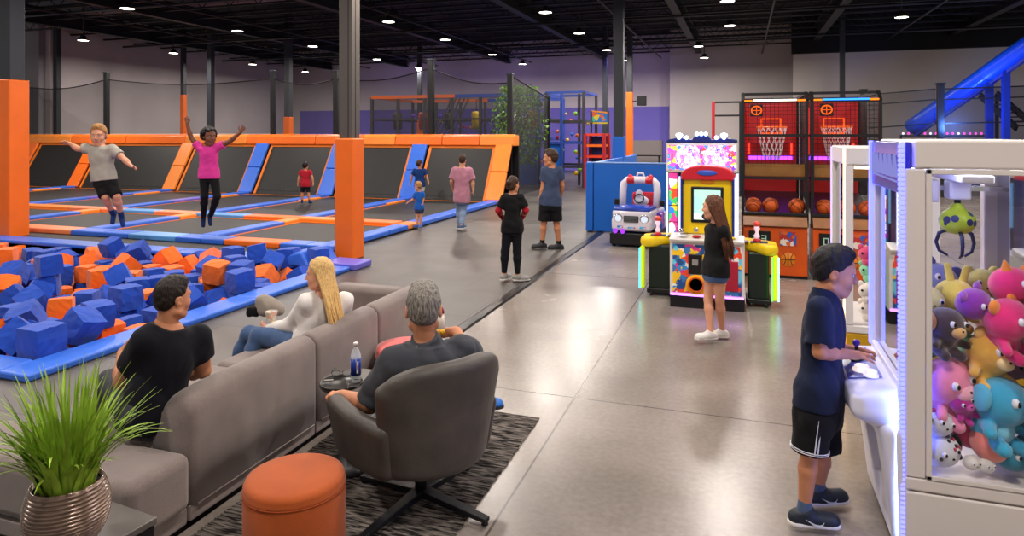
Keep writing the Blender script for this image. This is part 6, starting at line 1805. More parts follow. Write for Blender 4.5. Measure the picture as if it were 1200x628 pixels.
# benches in the doorway
p = on_y(757, 37.0, 182)
o = thing('bench', 'dark metal bench in front of the pale door in the purple wall', 'bench', (p.x, 37.0, 0))
MB().box(-.8, .8, -.2, .2, .9, .96).build('bench_top', M_blk, o)
for x in (-.7, .7):
    for y in (-.15, .15): MB().bar((x, y, 0), (x, y, .9), .05, .05).build('leg', M_blk, o)
MB().box(-.8, .8, -.2, .2, .45, .5).build('shelf', M_blk, o)

# leafy tree behind the net
tr_p = on_y(605, 24.9, 200)
tr = thing('indoor_tree', 'tall leafy artificial tree behind the black net at the end of the trampoline wall', 'tree', (tr_p.x, 24.9, 0))
f = F()
f.rc((0, 0, 0), (.05, 0, 1.6), .12, .09).rc((.05, 0, 1.6), (-.3, .1, 2.9), .08, .04).rc((.05, 0, 1.6), (.5, -.1, 2.8), .08, .04).rc((.05, 0, 1.7), (.1, .1, 3.4), .07, .03)
sdf_obj(f, 'trunk', mat('bark', '#4a3826', .9, noise=.3, nscale=12), tr, .03)
b = MB()
for k in range(2600):
    a = rng.uniform(0, 2*PI); rr = math.sqrt(rng.rand())*.9; z = rng.uniform(1.0, 4.0)
    rr *= (.55+.55*math.sin(PI*(z-.8)/3.4))
    c_ = Vector((rr*math.cos(a)*1.15+.1, rr*math.sin(a)*.8, z))
    d = Vector(rng.normal(size=3)).normalized(); d.z -= .4
    e = d.cross(Vector(rng.normal(size=3))).normalized()
    l = rng.uniform(.07, .14); w = l*.38
    b.add([c_, c_+d*l*.5+e*w, c_+d*l, c_+d*l*.5-e*w], [(0, 1, 2, 3)])
tag(b.build('foliage', mat('leaf_green', '#5f8a28', .5, noise=.4, nscale=3), tr), kind='stuff')

# ------------------------------------------------------------------ right side: slide, stairs, nets
M_sl = mat('slide_blue', '#1450e0', .3, coat=.2)
a, c = at(1068, 150, 25), at(1260, 14, 20)
sl_o = thing('slide', 'long blue enclosed slide running up to the right beyond the basketball games', 'slide', (a.x, a.y, 0))
rel = lambda v: Vector(v)-Vector((a.x, a.y, 0))
n = 20; vs, fs = [], []
d = (c-a).normalized(); lat = d.cross(Vector((0, 0, 1))).normalized(); up = lat.cross(d)
sm_ = MB()
path = [rel(a.lerp(c, t/12)) for t in range(13)]
sm_.tube(path, .30, 20)
sm_.build('slide_tube', M_sl, sl_o)
MB().bar(rel(a)-up*.32, rel(c)-up*.32, .16, .10, up=up).build('slide_rail', mat('slide_rail_blue', '#0c2c90', .4), sl_o)
for px in (1170, 1189):
    t = (px-1068)/(1260-1068)
    q = rel(a.lerp(c, t))
    MB().box(q.x-.10, q.x+.10, q.y-.1, q.y+.1, 0, q.z-.3).build('support_post', mat('slide_rail_blue', '#0c2c90', .4), sl_o)
p = at(1168, 110, 24); q = at(1215, 150, 22)
sr = thing('staircase', 'black metal stairs below the blue slide', 'stairs', (p.x, p.y, 0))
rel2 = lambda v: Vector(v)-Vector((p.x, p.y, 0))
dd_ = (q-p)
for sgn in (0, .9):
    off = Vector((-.3*sgn, .95*sgn, 0))
    MB().bar(rel2(p)+off, rel2(q)+off, .07, .22).build('stringer', M_blk, sr)
for k in range(8):
    t = (k+.5)/8
    c_ = rel2(p+dd_*t)
    MB().bar(c_, c_+Vector((-.27, .86, 0)), .26, .04).build('step', M_blk, sr)
for k, z0 in ((0, rel2(p).z),):
    MB().box(-.05, .05, -.05, .05, 0, z0).build('post', M_blk, sr)
for (px, py, Y, e) in ((1120, 150, 22, 100), (1175, 110, 20, 25)):
    ld = bpy.data.lights.new('slide_light', 'AREA'); ld.shape = 'DISK'; ld.size = .4; ld.energy = e; ld.color = (.10, .25, 1.0)
    lo = bpy.data.objects.new('slide_light', ld); COL.objects.link(lo)
    lo.location = at(px, py, Y)
    lo.rotation_euler = (at(px+8, py-45, 24)-lo.location).to_track_quat('-Z', 'Y').to_euler()
# net fence on posts
tops = []
for i, (px, ty) in enumerate(((1012, 106), (1102, 99), (1218, 95), (1320, 92))):
    v = on_y(px, 26.0, ty)
    o = thing('fence_post', 'black net fence post right of the basketball games, %s from the left' % ORD[i], 'post', (v.x, 26.0, 0), group='posts of the black net fence at the right')
    MB().box(-.10, .10, -.10, .10, 0, v.z).build('post', M_blk, o, bevel=.01)
    MB().box(-.13, .13, -.13, .13, v.z, v.z+.05).build('post_cap', M_blk, o)
    tops.append(v)
M_net4 = net_mat('fence_net', '#101014', .40)
for i in range(len(tops)-1):
    u, v = tops[i], tops[i+1]
    o = tag(MB().add([(u.x+.14, 26, .05), (v.x-.14, 26, .05), (v.x-.14, 26, v.z-.15), (u.x+.14, 26, u.z-.15)], [(0, 1, 2, 3)]).build('net_fence', M_net4),
            'see-through black net fence, %s panel right of the basketball games' % ORD[i], 'net', 'panels of the black net fence at the right')
    b = MB()
    for zz in (.15, .5, 1.3):
        b.bar((u.x+.14, 26, u.z-zz), (v.x-.14, 26, v.z-zz), .04, .04)
    b.build('net_ropes', M_blk, o)
# row of small pink lights behind
v0, v1 = on_y(1055, 31, 156), on_y(1160, 31, 156)
o = thing('light_garland', 'row of tiny pink lights on a dark rail behind the net fence', 'lights', (v0.x, 31, 0))
MB().box(0, v1.x-v0.x, .0, .08, 2.0, 2.06).build('rail', M_blk, o)
MB().box(0, .06, .0, .08, 0, 2.0).build('rail_post', M_blk, o)
for k in range(16):
    x = (v1.x-v0.x)*(k+.5)/16
    MB().ball((x, -.03, 2.12), .045, 8).build('bulb', glow('bulb_pink', '#ff40c0', 3) if k % 5 else glow('bulb_pale', '#e8d8ff', 3), o)
# red framed goal left of the basketball games
v0, v1 = on_y(836, 24, 119), on_y(868, 24, 119)
o = thing('goal_frame', 'thin red and black standing frame left of the basketball games', 'frame', (v0.x, 24, 0))
MB().box(-.05, .05, -.05, .05, 0, v0.z).build('red_post', mat('frame_red', '#b01828', .4), o)
for z in (v0.z, v0.z-.45): MB().bar((0, 0, z-.03), (v1.x-v0.x, 0, z-.03), .06, .06).build('crossbar', M_blk, o)
MB().box(v1.x-v0.x-.05, v1.x-v0.x+.05, -.05, .05, 0, v0.z).build('black_post', M_blk, o)

# ------------------------------------------------------------------ people
def skin(name, col):
    return mat('skin_'+name, col, .5, noise=.05, nscale=14, sss=.12, spec=.35)
def cloth(name, col, rough=.85, sheen=.2):
    return mat('cloth_'+name, col, rough, noise=.07, nscale=9, sheen=sheen*(.15 if lin(col)[1] < .06 else .6), bump=.15, bscale=260, spec=.25)
DEBUG_LEN = False
npv = lambda v: np.array(v, float)
def unit(v):
    v = npv(v); return v/max(np.linalg.norm(v), 1e-9)

def hand_sdf(f, w, d, n, s, side, curl=.5, spread=1.0, k=.006, fmin=0, splay=0):
    """palm, four fingers and thumb; d = along the hand, n = out of the palm, side = thumb side"""
    d = unit(d); n = npv(n); n = unit(n-d*(n @ d)); l = np.cross(d, n)*side
    L = [.070, .080, .075, .058]
    kn = []
    for i in range(4):
        off = (-.029+.0193*i)*-1
        kp = w+d*(.088-.004*abs(i-1.2))*s+l*off*s*spread
        f.rc(w+l*off*.55*s+d*.005*s, kp, max(.0145*s, fmin), max(.0115*s, fmin), k=.012*s)
        kn.append(kp)
    f.rc(w-d*.02*s, w+d*.03*s, .024*s, .026*s, k=.02*s)
    for i in range(4):
        p = kn[i]; a = 0
        r = max((.0098 if i < 3 else .0085)*s, fmin)
        for q, fr in enumerate((.44, .31, .25)):
            a += curl*(.55 if q == 0 else .85)
            dd = d*math.cos(a)+n*math.sin(a)+l*splay*(1.5-i)*.16
            e = p+unit(dd)*L[i]*fr*s
            f.rc(p, e, r*(1-.08*q), r*(.94-.1*q), k=k)
            p = e
    p = w+d*.022*s+l*.022*s+n*.006*s
    for q, (ln, r) in enumerate(((.040, .0145), (.034, .0115), (.027, .0100))):
        dd = unit(d*(.55+.25*q)+l*(.75-.22*q)+n*(.25+.3*curl*q))
        e = p+dd*ln*s
        f.rc(p, e, max(r*s, fmin), max(r*.9*s, fmin), k=.010*s if q == 0 else k)
        p = e

def person(name, label, Y, J, face, s=1.0, hh=24, vox=.008, sk=None, top=None, bottom=None, shoe=None, hair=None,
           handA=None, handB=None, toes=((0, 1), (0, 1)), wide=1.0, ground=0.0, feet_down=False, base=None, tilt=0, bust=0, eyes=True, kcrouch=None):
    def g(k): q = J[k]; return npv(at(q[0], q[1], Y+(q[2] if len(q) > 2 else 0)))
    A = {k: g(k) for k in J}
    hd = A['hd']
    if base is None:
        c = (A['anA']+A['anB'])/2
        base = npv((c[0], c[1], ground))
    o = thing('person', label, 'person', tuple(base))
    for k in A: A[k] = A[k]-base
    hd = A['hd']
    if DEBUG_LEN:
        D = lambda a, b: round(float(np.linalg.norm(A[a]-A[b])), 2)
        print('LEN', name, 'sh', D('shA', 'shB'), 'ua', D('shA', 'elA'), D('shB', 'elB'), 'fa', D('elA', 'wrA'), D('elB', 'wrB'), 'trunk', D('nb', 'hpA'), 'th', D('hpA', 'knA'), D('hpB', 'knB'), 'ca', D('knA', 'anA'), D('knB', 'anB'))
    fr = unit(cdir(*face))
    hs = hh*Y/FPX/.235
    fm = vox*.95
    Pc, Sc, nb = (A['hpA']+A['hpB'])/2, (A['shA']+A['shB'])/2, A['nb']
    ax = unit(Sc-Pc); TL = np.linalg.norm(Sc-Pc)
    lat = unit(unit(A['shB']-A['shA'])+unit(A['hpB']-A['hpA']))
    hw = np.linalg.norm(A['hpB']-A['hpA'])/2+.074*s*wide
    sw = np.linalg.norm(A['shB']-A['shA'])/2
    def trunk(infl, t0, t1, wmul=1.0, over=0):
        T = [(-.30, hw*.82, .098*s), (-.14, hw, .112*s), (.04, hw*.97, .112*s), (.40, .5*(hw*.86+sw*.86)*wmul, .098*s*wide), (.70, sw*.90, (.112+bust*.02)*s*wide), (.90, sw*.92, .098*s*wide), (1.0, sw*.80, .088*s*wide), (1.07, sw*.52, .074*s), (1.13, .066*s, .060*s)]
        ts = np.array([q[0] for q in T]); ws = np.array([q[1] for q in T]); ds = np.array([q[2] for q in T])
        out = []
        for t in np.linspace(t0, t1, 16):
            c = Pc+ax*TL*t if t < .95 else Pc+ax*TL*.95+(nb-(Pc+ax*TL*.95))*min((t-.95)/.17, 1.2)
            i2 = infl+over*s*min(1, max(0, (.45-t)/.3))
            out.append((c, np.interp(t, ts, ws)+i2, np.interp(t, ts, ds)+i2))
        return out
    # ---- head frame
    up = npv((0, 0, 1))
    side = unit(np.cross(fr, up)); upv = np.cross(side, fr)
    if tilt:
        upv = unit(upv+side*tilt); side = unit(np.cross(fr, upv))
    R = np.stack([side, fr, upv], 1)
    H = lambda x, y, z: hd+R @ (npv((x, y, z))*hs)
    f = F()
    f.loft(trunk(0, -.30, 1.13), ax, lat, k=.03*s)
    # neck
    f.rc(nb-ax*.03*s, H(0, -.022, -.06), .057*s*wide**.5, .052*hs**.5*s**.5, k=.012*s)
    # head
    f.ell(H(0, -.008, .030), npv((.076, .096, .090))*hs, R, k=.02*hs)
    f.ell(H(0, .028, -.038), npv((.060, .064, .076))*hs, R, k=.03*hs)
    f.ell(H(0, .066, -.098), npv((.026, .022, .020))*hs, R, k=.03*hs)
    for q in (-1, 1):
        f.ell(H(q*.036, .062, -.032), npv((.024, .022, .024))*hs, R, k=.025*hs)
        f.rc(H(q*.054, .0, -.075), H(q*.02, .055, -.102), .018*hs, .018*hs, k=.025*hs)
    f.rc(H(-.036, .077, .024), H(.036, .077, .024), .013*hs, .013*hs, k=.02*hs)
    f.rc(H(0, .088, .012), H(0, .107, -.026), .008*hs, .0112*hs, k=.012*hs)
    f.ell(H(0, .104, -.032), npv((.017, .011, .009))*hs, R, k=.01*hs)
    for q in (-1, 1):
        f.ell(H(q*.031, .094, .006), npv((.0165, .012, .0068))*hs, R, k=.009*hs, op='s')
    f.rc(H(-.018, .086, -.058), H(.018, .086, -.058), .008*hs, .008*hs, k=.01*hs)
    f.rc(H(-.015, .085, -.071), H(.015, .085, -.071), .009*hs, .009*hs, k=.01*hs)
    if vox < .0085: f.rc(H(-.021, .096, -.0645), H(.021, .096, -.0645), .0022*hs, .0022*hs, k=.003*hs, op='s')
    for q in (-1, 1):
        Re = R @ np.array([[.9, .3*q, 0], [-.3*q, .9, 0], [0, 0, 1]])
        f.ell(H(q*.079, -.012, -.010), npv((.010, .021, .031))*hs, Re, k=.008*hs)
        f.ell(H(q*.089, -.006, -.008), npv((.007, .010, .016))*hs, Re, k=.006*hs, op='s')
    # arms
    for q in 'AB':
        sh, el, wr = A['sh'+q], A['el'+q], A['wr'+q]
        f.rc(sh, el, .052*s*wide, .040*s*wide, k=.03*s)
        f.rc(sh+(el-sh)*.25, sh+(el-sh)*.7, .050*s*wide, .044*s*wide, k=.02*s)
        m = el+(wr-el)*.28
        f.rc(el, m, .039*s*wide, .042*s*wide, k=.02*s)
        f.rc(m, wr, .041*s*wide, .027*s, k=.02*s)
        hk = (handA if q == 'A' else handB) or {}
        dvec = unit(cdir(*hk['d'])) if 'd' in hk else unit(wr-el)
        nvec = unit(cdir(*hk['n'])) if 'n' in hk else unit(-lat*(-1 if q == 'A' else 1))
        hscale = hk.get('s', 1.0)*max(.8*s, .62*hs)
        hand_sdf(f, wr, dvec, nvec, hscale, hk.get('side', 1 if q == 'A' else -1), hk.get('curl', .45), k=.005*s, fmin=fm, splay=hk.get('splay', 0))
    # legs
    for i, q in enumerate('AB'):
        hp, kn, an = A['hp'+q], A['kn'+q], A['an'+q]
        f.rc(hp, kn, .086*s*wide, .054*s*wide, k=.04*s)
        m = kn+(an-kn)*.30
        bk = unit(np.cross(lat, kn-an)) if np.linalg.norm(np.cross(lat, kn-an)) > .05 else npv((0, 0, 0))
        f.rc(kn, m, .051*s*wide, .055*s*wide, k=.02*s)
        f.rc(m, an, .054*s*wide, .034*s, k=.02*s)
        td = unit(cdir(*toes[i]))
        n = np.cross(np.cross(td, unit(kn-an)), td); n = unit(n) if np.linalg.norm(n) > .1 else npv((0, 0, 1))
        if not feet_down: n = npv((0, 0, 1))
        f.rc(an-n*.035*s-td*.02*s, an-n*.045*s+td*.13*s, .032*s, .026*s, k=.03*s)
    lip0 = H(0, .098, -.0645)
    def paint(c):
        q = (c-hd) @ R/hs
        m = (np.abs(q[:, 0]) < .023) & (q[:, 1] > .078) & (q[:, 2] > -.079) & (q[:, 2] < -.051) & (np.abs(q[:, 0])/.024+np.abs((q[:, 2]+.065)/.0145)**2 < 1.05)
        return m.astype(np.int32)
    sdf_obj(f, 'body', [sk, mat(sk.name+'_lip', LIPS.get(sk.name, '#a8584c'), .45)], o, vox, paint=paint)
    # ---- eyes and brows
    if eyes:
        for q in (-1, 1):
            ey = MB().ball(H(q*.031, .0762, .0065), .0115*hs, 14).build('eye', mat('eye_white', '#eceaf0', .25), o)
            MB().ball(H(q*.031, .0815, .0062), .0074*hs, 10).build('iris', mat('iris_dark', '#2a1c14', .15), ey)
        if hair:
            b = MB()
            for q in (-1, 1):
                b.tube([H(q*.016, .0925, .024), H(q*.033, .0895, .029), H(q*.050, .076, .023)], [.004*hs, .0045*hs, .002*hs], 6)
            b.build('eyebrow', hair['m'], o)
    # ---- clothes
    if top:
        f = F()
        il = top.get('infl', .013)
        f.loft(trunk(il*s, top.get('hem', -.18), top.get('neck', 1.09), top.get('waist', 1.06), top.get('over', .014)), ax, lat, k=.03*s)
        sl = top.get('sleeve', .55)
        for q in 'AB':
            sh, el, wr = A['sh'+q], A['el'+q], A['wr'+q]
            e = sh+(el-sh)*min(sl, 1)
            r0, r1 = (.060*wide+il)*s, (.052*wide+il*top.get('loose', 1.4))*s
            if sl <= 1:
                f.rc(sh, e, r0, r1, k=.05*s, flat=(0, 1))
            else:
                r1 = (.043*wide+il)*s
                f.rc(sh, el, r0, r1, k=.05*s)
                e = el+(wr-el)*(sl-1)
                f.rc(el, e, r1, (.030+il)*s, k=.03*s, flat=(0, 1))
        if bottom:
            ib = bottom.get('infl', .014)
            for q in 'AB':
                hp, kn = A['hp'+q], A['kn'+q]
                if unit(kn-hp) @ (-ax) > .8:
                    f.rc(hp+ax*.05*s, hp+(kn-hp)*.4, (.082*wide+ib)*s+.010, (.084*wide+ib)*s+.010, k=.03*s)
            hc = Pc+ax*TL*top.get('hem', -.18)
            f.plane(hc, -ax, hc-.5, hc+.5, .006)
        if top.get('collar'):
            nd = unit(H(0, -.03, -.06)-nb)
            f.rc(nb-nd*.03*s, nb+nd*.030*s, .080*s*wide**.5, .067*s*wide**.5, k=.02*s, flat=(0, 1))
        sdf_obj(f, top.get('name', 'shirt'), top['m'], o, vox, fold=top.get('fold', .0034)*s, ffreq=40/s)
        if top.get('under'):
            f = F()
            for q in 'AB':
                sh, el, wr = A['sh'+q], A['el'+q], A['wr'+q]
                f.rc(sh+(el-sh)*.4, el, .052*s, .047*s, k=.02).rc(el, wr, .047*s, .036*s, k=.02, flat=(0, 1))
            for q in 'AB':
                pass
            sdf_obj(f, 'sleeves', top['under'], o, vox, fold=.002)
    if bottom:
        f = F()
        il = bottom.get('infl', .014)
        f.loft(trunk(il*s, -.30, bottom.get('waist', (top or {}).get('hem', 0)+.16)), ax, lat, k=.02)
        lg = bottom.get('leg', .85)
        for q in 'AB':
            hp, kn, an = A['hp'+q], A['kn'+q], A['an'+q]
            lo = bottom.get('loose', 1.0)
            if lg <= 1:
                e = hp+(kn-hp)*lg
                f.rc(hp, hp+(e-hp)*.35, (.070*wide+il*.6)*s, (.080*wide+il)*s, k=.03*s).rc(hp+(e-hp)*.35, e, (.080*wide+il)*s, (.064*wide+il*lo)*s, k=.03*s, flat=(0, 1))
            else:
                e = kn+(an-kn)*(lg-1)
                f.rc(hp, kn, (.088*wide+il)*s, (.057*wide+il)*s, k=.03*s)
                m = kn+(an-kn)*.3
                f.rc(kn, m, (.055*wide+il)*s, (.056*wide+il)*s, k=.03*s)
                f.rc(m, e, (.056*wide+il)*s, (.037+il*lo)*s, k=.03*s, flat=(0, 1))
        bo = sdf_obj(f, bottom.get('name', 'shorts'), bottom['m'], o, vox, fold=bottom.get('fold', .003)*s, ffreq=40/s)
        if bottom.get('stripe'):
            for q in 'A':
                hp, kn = A['hp'+q], A['kn'+q]
                e = hp+(kn-hp)*lg
                out = unit(cdir(0, -1)); d = unit(e-hp)
                out = unit(out-d*(out @ d))
                b = MB()
                sd = np.cross(d, out)
                r0, r1 = (.089*wide+il)*s, (.064*wide+il*lo)*s
                for w in (-.008, .008):
                    pts = [hp+(e-hp)*t+out*((r0+(r1-r0)*t)*1.0+.003)+sd*(.01+w) for t in np.linspace(.30, .97, 10)]
                    b.tube(pts, .0035, 5)
                for tt in (.93, .965):
                    c = hp+(e-hp)*tt; r = (r0+(r1-r0)*tt)+.002
                    b.tube([c+(out*math.cos(a)+sd*math.sin(a))*r for a in np.linspace(0, 2*PI, 28)[:-1]], .003, 5, closed=True)
                b.build('stripe', mat('stripe_white', '#d8d8e0', .7), bo)
    # ---- shoes
    if shoe:
        for i, q in enumerate('AB'):
            an, kn = A['an'+q], A['kn'+q]
            td = unit(cdir(*toes[i]))
            n = npv((0, 0, 1))
            if feet_down:
                n = np.cross(np.cross(td, unit(kn-an)), td); n = unit(n)
            z0 = .082*s                       # ankle above the sole
            sc_ = s*shoe.get('big', 1.0)
            if shoe.get('sock'):
                f = F().rc(an+unit(kn-an)*.09*s, an, .041*s, .041*s, k=.02, flat=(1, 0)).rc(an-n*.035*s-td*.025*s, an-n*.045*s+td*.14*s, .040*s, .034*s, k=.03)
                sdf_obj(f, 'sock', shoe['m'], o, vox)
                continue
            hl, bl = an-n*.040*s-td*.045*sc_, an-n*.046*s+td*.145*sc_
            f = F().rc(hl, bl, .043*sc_, .040*sc_, k=.03).rc(an+n*.012*s, an-n*.03*s+td*.02*s, .047*sc_, .05*sc_, k=.03, flat=(1, 0))
            f.ell(an-n*.054*s+td*.125*sc_, npv((.047, .066, .030))*sc_, np.stack([np.cross(td, n), td, n], 1), k=.03)
            cut = an-n*(z0-.018*s)
            f.plane(cut, -n, an-.4, an+.4, .004)
            up_ = sdf_obj(f, 'shoe', shoe['m'], o, min(vox, .009))
            f = F().rc(an-n*(z0-.012*s)-td*.045*sc_, an-n*(z0-.012*s)+td*.150*sc_, .047*sc_, .049*sc_, k=.01)
            f.plane(an-n*(z0-.026*s), n, an-.4, an+.4, .004).plane(an-n*z0, -n, an-.4, an+.4, .004)
            sdf_obj(f, 'sole', shoe['sole'], up_, min(vox, .008))
            if shoe.get('low_sock'):
                f = F().rc(an+unit(kn-an)*.07*s, an, .040*s, .044*s, k=.02, flat=(1, 0))
                sdf_obj(f, 'sock', shoe['low_sock'], o, vox)
            if vox < .0075:
                b = MB(); sl2 = np.cross(td, n)
                for q_ in range(4):
                    c = an-n*(.012+.010*q_)*s+td*(.062+.020*q_)*sc_
                    b.tube([c-sl2*.026*s-n*.012*s, c+n*.004*s, c+sl2*.026*s-n*.012*s], .0035*s, 5)
                b.build('lace', shoe.get('lace', shoe['sole']), up_)
            if shoe.get('mark'):
                out = np.cross(td, n); out = out if out @ npv(cdir(0, -1)) > 0 else -out
                b = MB()
                c = an-n*.052*s+td*.055*sc_+out*.050*sc_
                curve = [(-.045, .020, .003), (-.035, .0, .006), (-.015, -.010, .010), (.012, -.004, .008), (.045, .016, .004), (.075, .034, .001)]
                vs = []
                for u, v, w in curve:
                    for sg in (-1, 1):
                        vs.append(c-td*u*sc_*.85+n*(v+sg*w)*sc_*.8+out*(.004-.03*max(0, -u*.2))*sc_)
                b.add(vs, [(2*k, 2*k+2, 2*k+3, 2*k+1) for k in range(len(curve)-1)])
                b.build('swoosh', mat('swoosh_white', '#d0d4d8', .5), up_)
    # ---- hair
    if hair:
        st = hair['style']; m = hair['m']; v = hair.get('vol', .012)
        f = F()
        f.ell(H(0, -.012, .034), npv((.076+v*.5, .096+v*.55, .089+v))*hs, R, k=.01)
        if st in ('short', 'crop'):
            f.ell(H(0, -.052, -.012), npv((.064+v*.4, .048+v*.4, .062))*hs, R, k=.02*hs)
            f.ell(H(0, .022, .104), npv((.052, .055, .018+v))*hs, R, k=.03*hs)
            lo, hi = hd-.4, hd+.4
            f.plane(H(0, .070, .076), R @ unit((0, .74, -.67)), lo, hi, .012*hs)
            f.plane(H(0, .0, -.072), R @ npv((0, 0, -1)), lo, hi, .02*hs)
            for q in (-1, 1):
                f.ell(H(q*.088, .0, -.02), npv((.022, .027, .036))*hs, R, k=.006*hs, op='s')
        elif st == 'curly':
            f = F()
            for q in range(90):
                z = 1-1.5*(q+.5)/90
                a = q*2.39996
                c_ = math.sqrt(max(0, 1-z*z))
                x, y = c_*math.cos(a), c_*math.sin(a)
                if y > .30 and z < .55: continue
                if y > .0 and z < -.05: continue
                f.ell(H(x*.088, y*.10-.022, z*.098+.03), npv((.026, .026, .026))*hs, R, k=.008*hs)
            f.ell(H(0, -.03, .03), npv((.085, .09, .10))*hs, R, k=.02)
            f.plane(H(0, .062, .05), R @ unit((0, .8, -.6)), hd-.5, hd+.5, .01)
        elif st in ('long', 'bun'):
            f.ell(H(0, -.055, -.02), npv((.066+v, .050+v, .085))*hs, R, k=.02*hs)
            f.plane(H(0, .064, .066), R @ unit((0, .80, -.60)), hd-.5, hd+.5, .012*hs)
            if st == 'bun':
                f.plane(H(0, 0, -.085), R @ npv((0, 0, -1)), hd-.5, hd+.5, .02*hs)
                f.ell(H(0, -.115, .035), npv((.04, .035, .04))*hs, R, k=.015*hs)
                for q in (-1, 1): f.ell(H(q*.088, .004, -.02), npv((.022, .03, .036))*hs, R, k=.006*hs, op='s')
        ho = sdf_obj(f, 'hair', m, o, vox*.9, fold=.0022*hs, ffreq=130/hs)
        if st == 'long':
            b = MB()
            L = hair['len']; n_ = hair.get('n', 110)
            for k in range(n_):
                a = rng.uniform(-1, 1)*hair.get('spread', 2.1)         # around the back of the head; 0 = back
                e = rng.uniform(-.2, .9)
                x, y = math.sin(a)*.082, -math.cos(a)*.100
                p0 = H(x*(1-.3*e), (y-.01)*(1-.2*e), .04+e*.06)
                p1 = H(x*1.08, y*1.02-.004, -.03)
                ln = L*rng.uniform(.82, 1.05)*(.75 if abs(a) > 1.7 else 1)
                tgt = nb+R @ (npv((x*hair.get('flare', 1.5), -.085-.02*math.cos(a)+abs(x)*.35, 0))*hs) + npv((0, 0, -.05*s))
                p2 = npv((tgt[0], tgt[1], hd[2]-ln*.55)); p3 = p2+npv((rng.normal()*.01, rng.normal()*.01, -ln*.45))
                if 'push' in hair:
                    pu = npv(cdir(*hair['push'])); p2 = p2+pu*.5; p3 = p3+pu
                pts = []
                for t in np.linspace(0, 1, 12):
                    q = (1-t)**3*p0+3*(1-t)**2*t*p1+3*(1-t)*t*t*p2+t**3*p3
                    wv = .013*math.sin(t*8+k*.7)*t*t+.004*math.sin(t*15+k)
                    pts.append(q+side*wv)
                r = rng.uniform(.007, .012)*hs*hair.get('thin', 1)
                b.tube(pts, [r*(.7+.4*math.sin(PI*min(t*1.1, 1)))*(1 if t < .8 else (1-t)*4+.2) for t in np.linspace(0, 1, 12)], 6)
            b.build('hair_strands', hair.get('m2', m), ho)
    return o

LIPS = {'skin_fair': '#c4746a', 'skin_tan': '#a8604e', 'skin_olive': '#a05c48', 'skin_dark': '#6a3428'}
SK_F, SK_T, SK_O, SK_D = skin('fair', '#d4987a'), skin('tan', '#c38462'), skin('olive', '#bd7f5c'), skin('dark', '#7a4a34')
def hair_mat(name, col, v=.35):
    m = mat(name, col, .5, spec=.35)
    nt = m.node_tree; b = nt.nodes['Principled BSDF']; L = nt.links.new
    tc = nt.nodes.new('ShaderNodeTexCoord')
    mp = nt.nodes.new('ShaderNodeMapping'); mp.inputs['Scale'].default_value = (150, 150, 22)
    n = nt.nodes.new('ShaderNodeTexNoise'); n.inputs['Scale'].default_value = 1; n.inputs['Detail'].default_value = 3
    L(tc.outputs['Object'], mp.inputs[0]); L(mp.outputs[0], n.inputs['Vector'])
    c = lin(col)
    r = nt.nodes.new('ShaderNodeValToRGB'); r.color_ramp.elements[0].position = .36; r.color_ramp.elements[1].position = .64
    r.color_ramp.elements[0].color = tuple(x*(1-v) for x in c[:3])+(1,); r.color_ramp.elements[1].color = tuple(min(1, x*(1+v)) for x in c[:3])+(1,)
    L(n.outputs['Fac'], r.inputs[0]); L(r.outputs[0], b.inputs['Base Color'])
    bp = nt.nodes.new('ShaderNodeBump'); bp.inputs['Strength'].default_value = .9; bp.inputs['Distance'].default_value = .006
    L(n.outputs['Fac'], bp.inputs['Height']); L(bp.outputs[0], b.inputs['Normal'])
    return m
H_blond, H_brown = hair_mat('hair_sandy', '#a87a48'), hair_mat('hair_brown', '#3a2417')
H_black = hair_mat('hair_black', '#140f0d')
H_grey = hair_mat('hair_grey', '#77716a', .6)
H_gold = hair_mat('hair_golden', '#d8b070', .2)
H_long = hair_mat('hair_chestnut', '#5a3622')
C_black = cloth('black', '#0f0e11'); C_navy = cloth('navy', '#151d36'); C_nvd = cloth('deep_navy', '#0e0f18')
C_grey = cloth('stone_grey', '#a39e94'); C_pink = cloth('pink', '#d83c94'); C_red = cloth('cherry', '#a81c2c')
C_blue = cloth('blue', '#1c5ab0'); C_dblue = cloth('dark_blue', '#14366e'); C_mauve = cloth('mauve', '#b0788a')
C_den = cloth('denim', '#41587e'); C_denl = cloth('pale_denim', '#7a8ca8'); C_white = cloth('white', '#e4deda')
C_char = cloth('charcoal', '#414349'); C_slate = cloth('slate', '#3a4560')
S_wh = mat('sole_white', '#dcd8d4', .6); S_bk = mat('sole_black', '#18181a', .6); S_gr = mat('sole_grey', '#9a9894', .6)

person('boy', 'person in stone grey T-shirt and black shorts jumping with arms spread above trampolines', 12.6,
       dict(hd=(115.8, 158.5), nb=(117, 170.5), shA=(104, 174), shB=(131.5, 174.5), elA=(91, 174.5, -.05), wrA=(82.5, 168.5, -.1), elB=(146, 187, -.05), wrB=(154, 194.8, -.12),
            hpA=(116.5, 208), hpB=(127, 208), knA=(123.5, 231, -.12), knB=(137, 230.5, -.12), anA=(132, 249.5, .1), anB=(142, 252.5, .05)),
       (.25, -1, -.12), s=1.22, hh=23.6, vox=.012, sk=SK_F, top=dict(m=C_grey, sleeve=.6, hem=-.10, infl=.016), bottom=dict(m=C_black, leg=.95, infl=.016, loose=1.4),
       shoe=dict(m=cloth('sock_blue', '#1c3468'), sock=True), hair=dict(style='short', m=H_blond, vol=.014), toes=((0, -.35, -1), (.35, -.3, -1)), feet_down=True,
       handA=dict(d=(-1, -.2, .25), n=(0, -.8, -.6), curl=.3), handB=dict(d=(1, -.2, -.25), n=(0, -.6, -.8), curl=.75), ground=0)
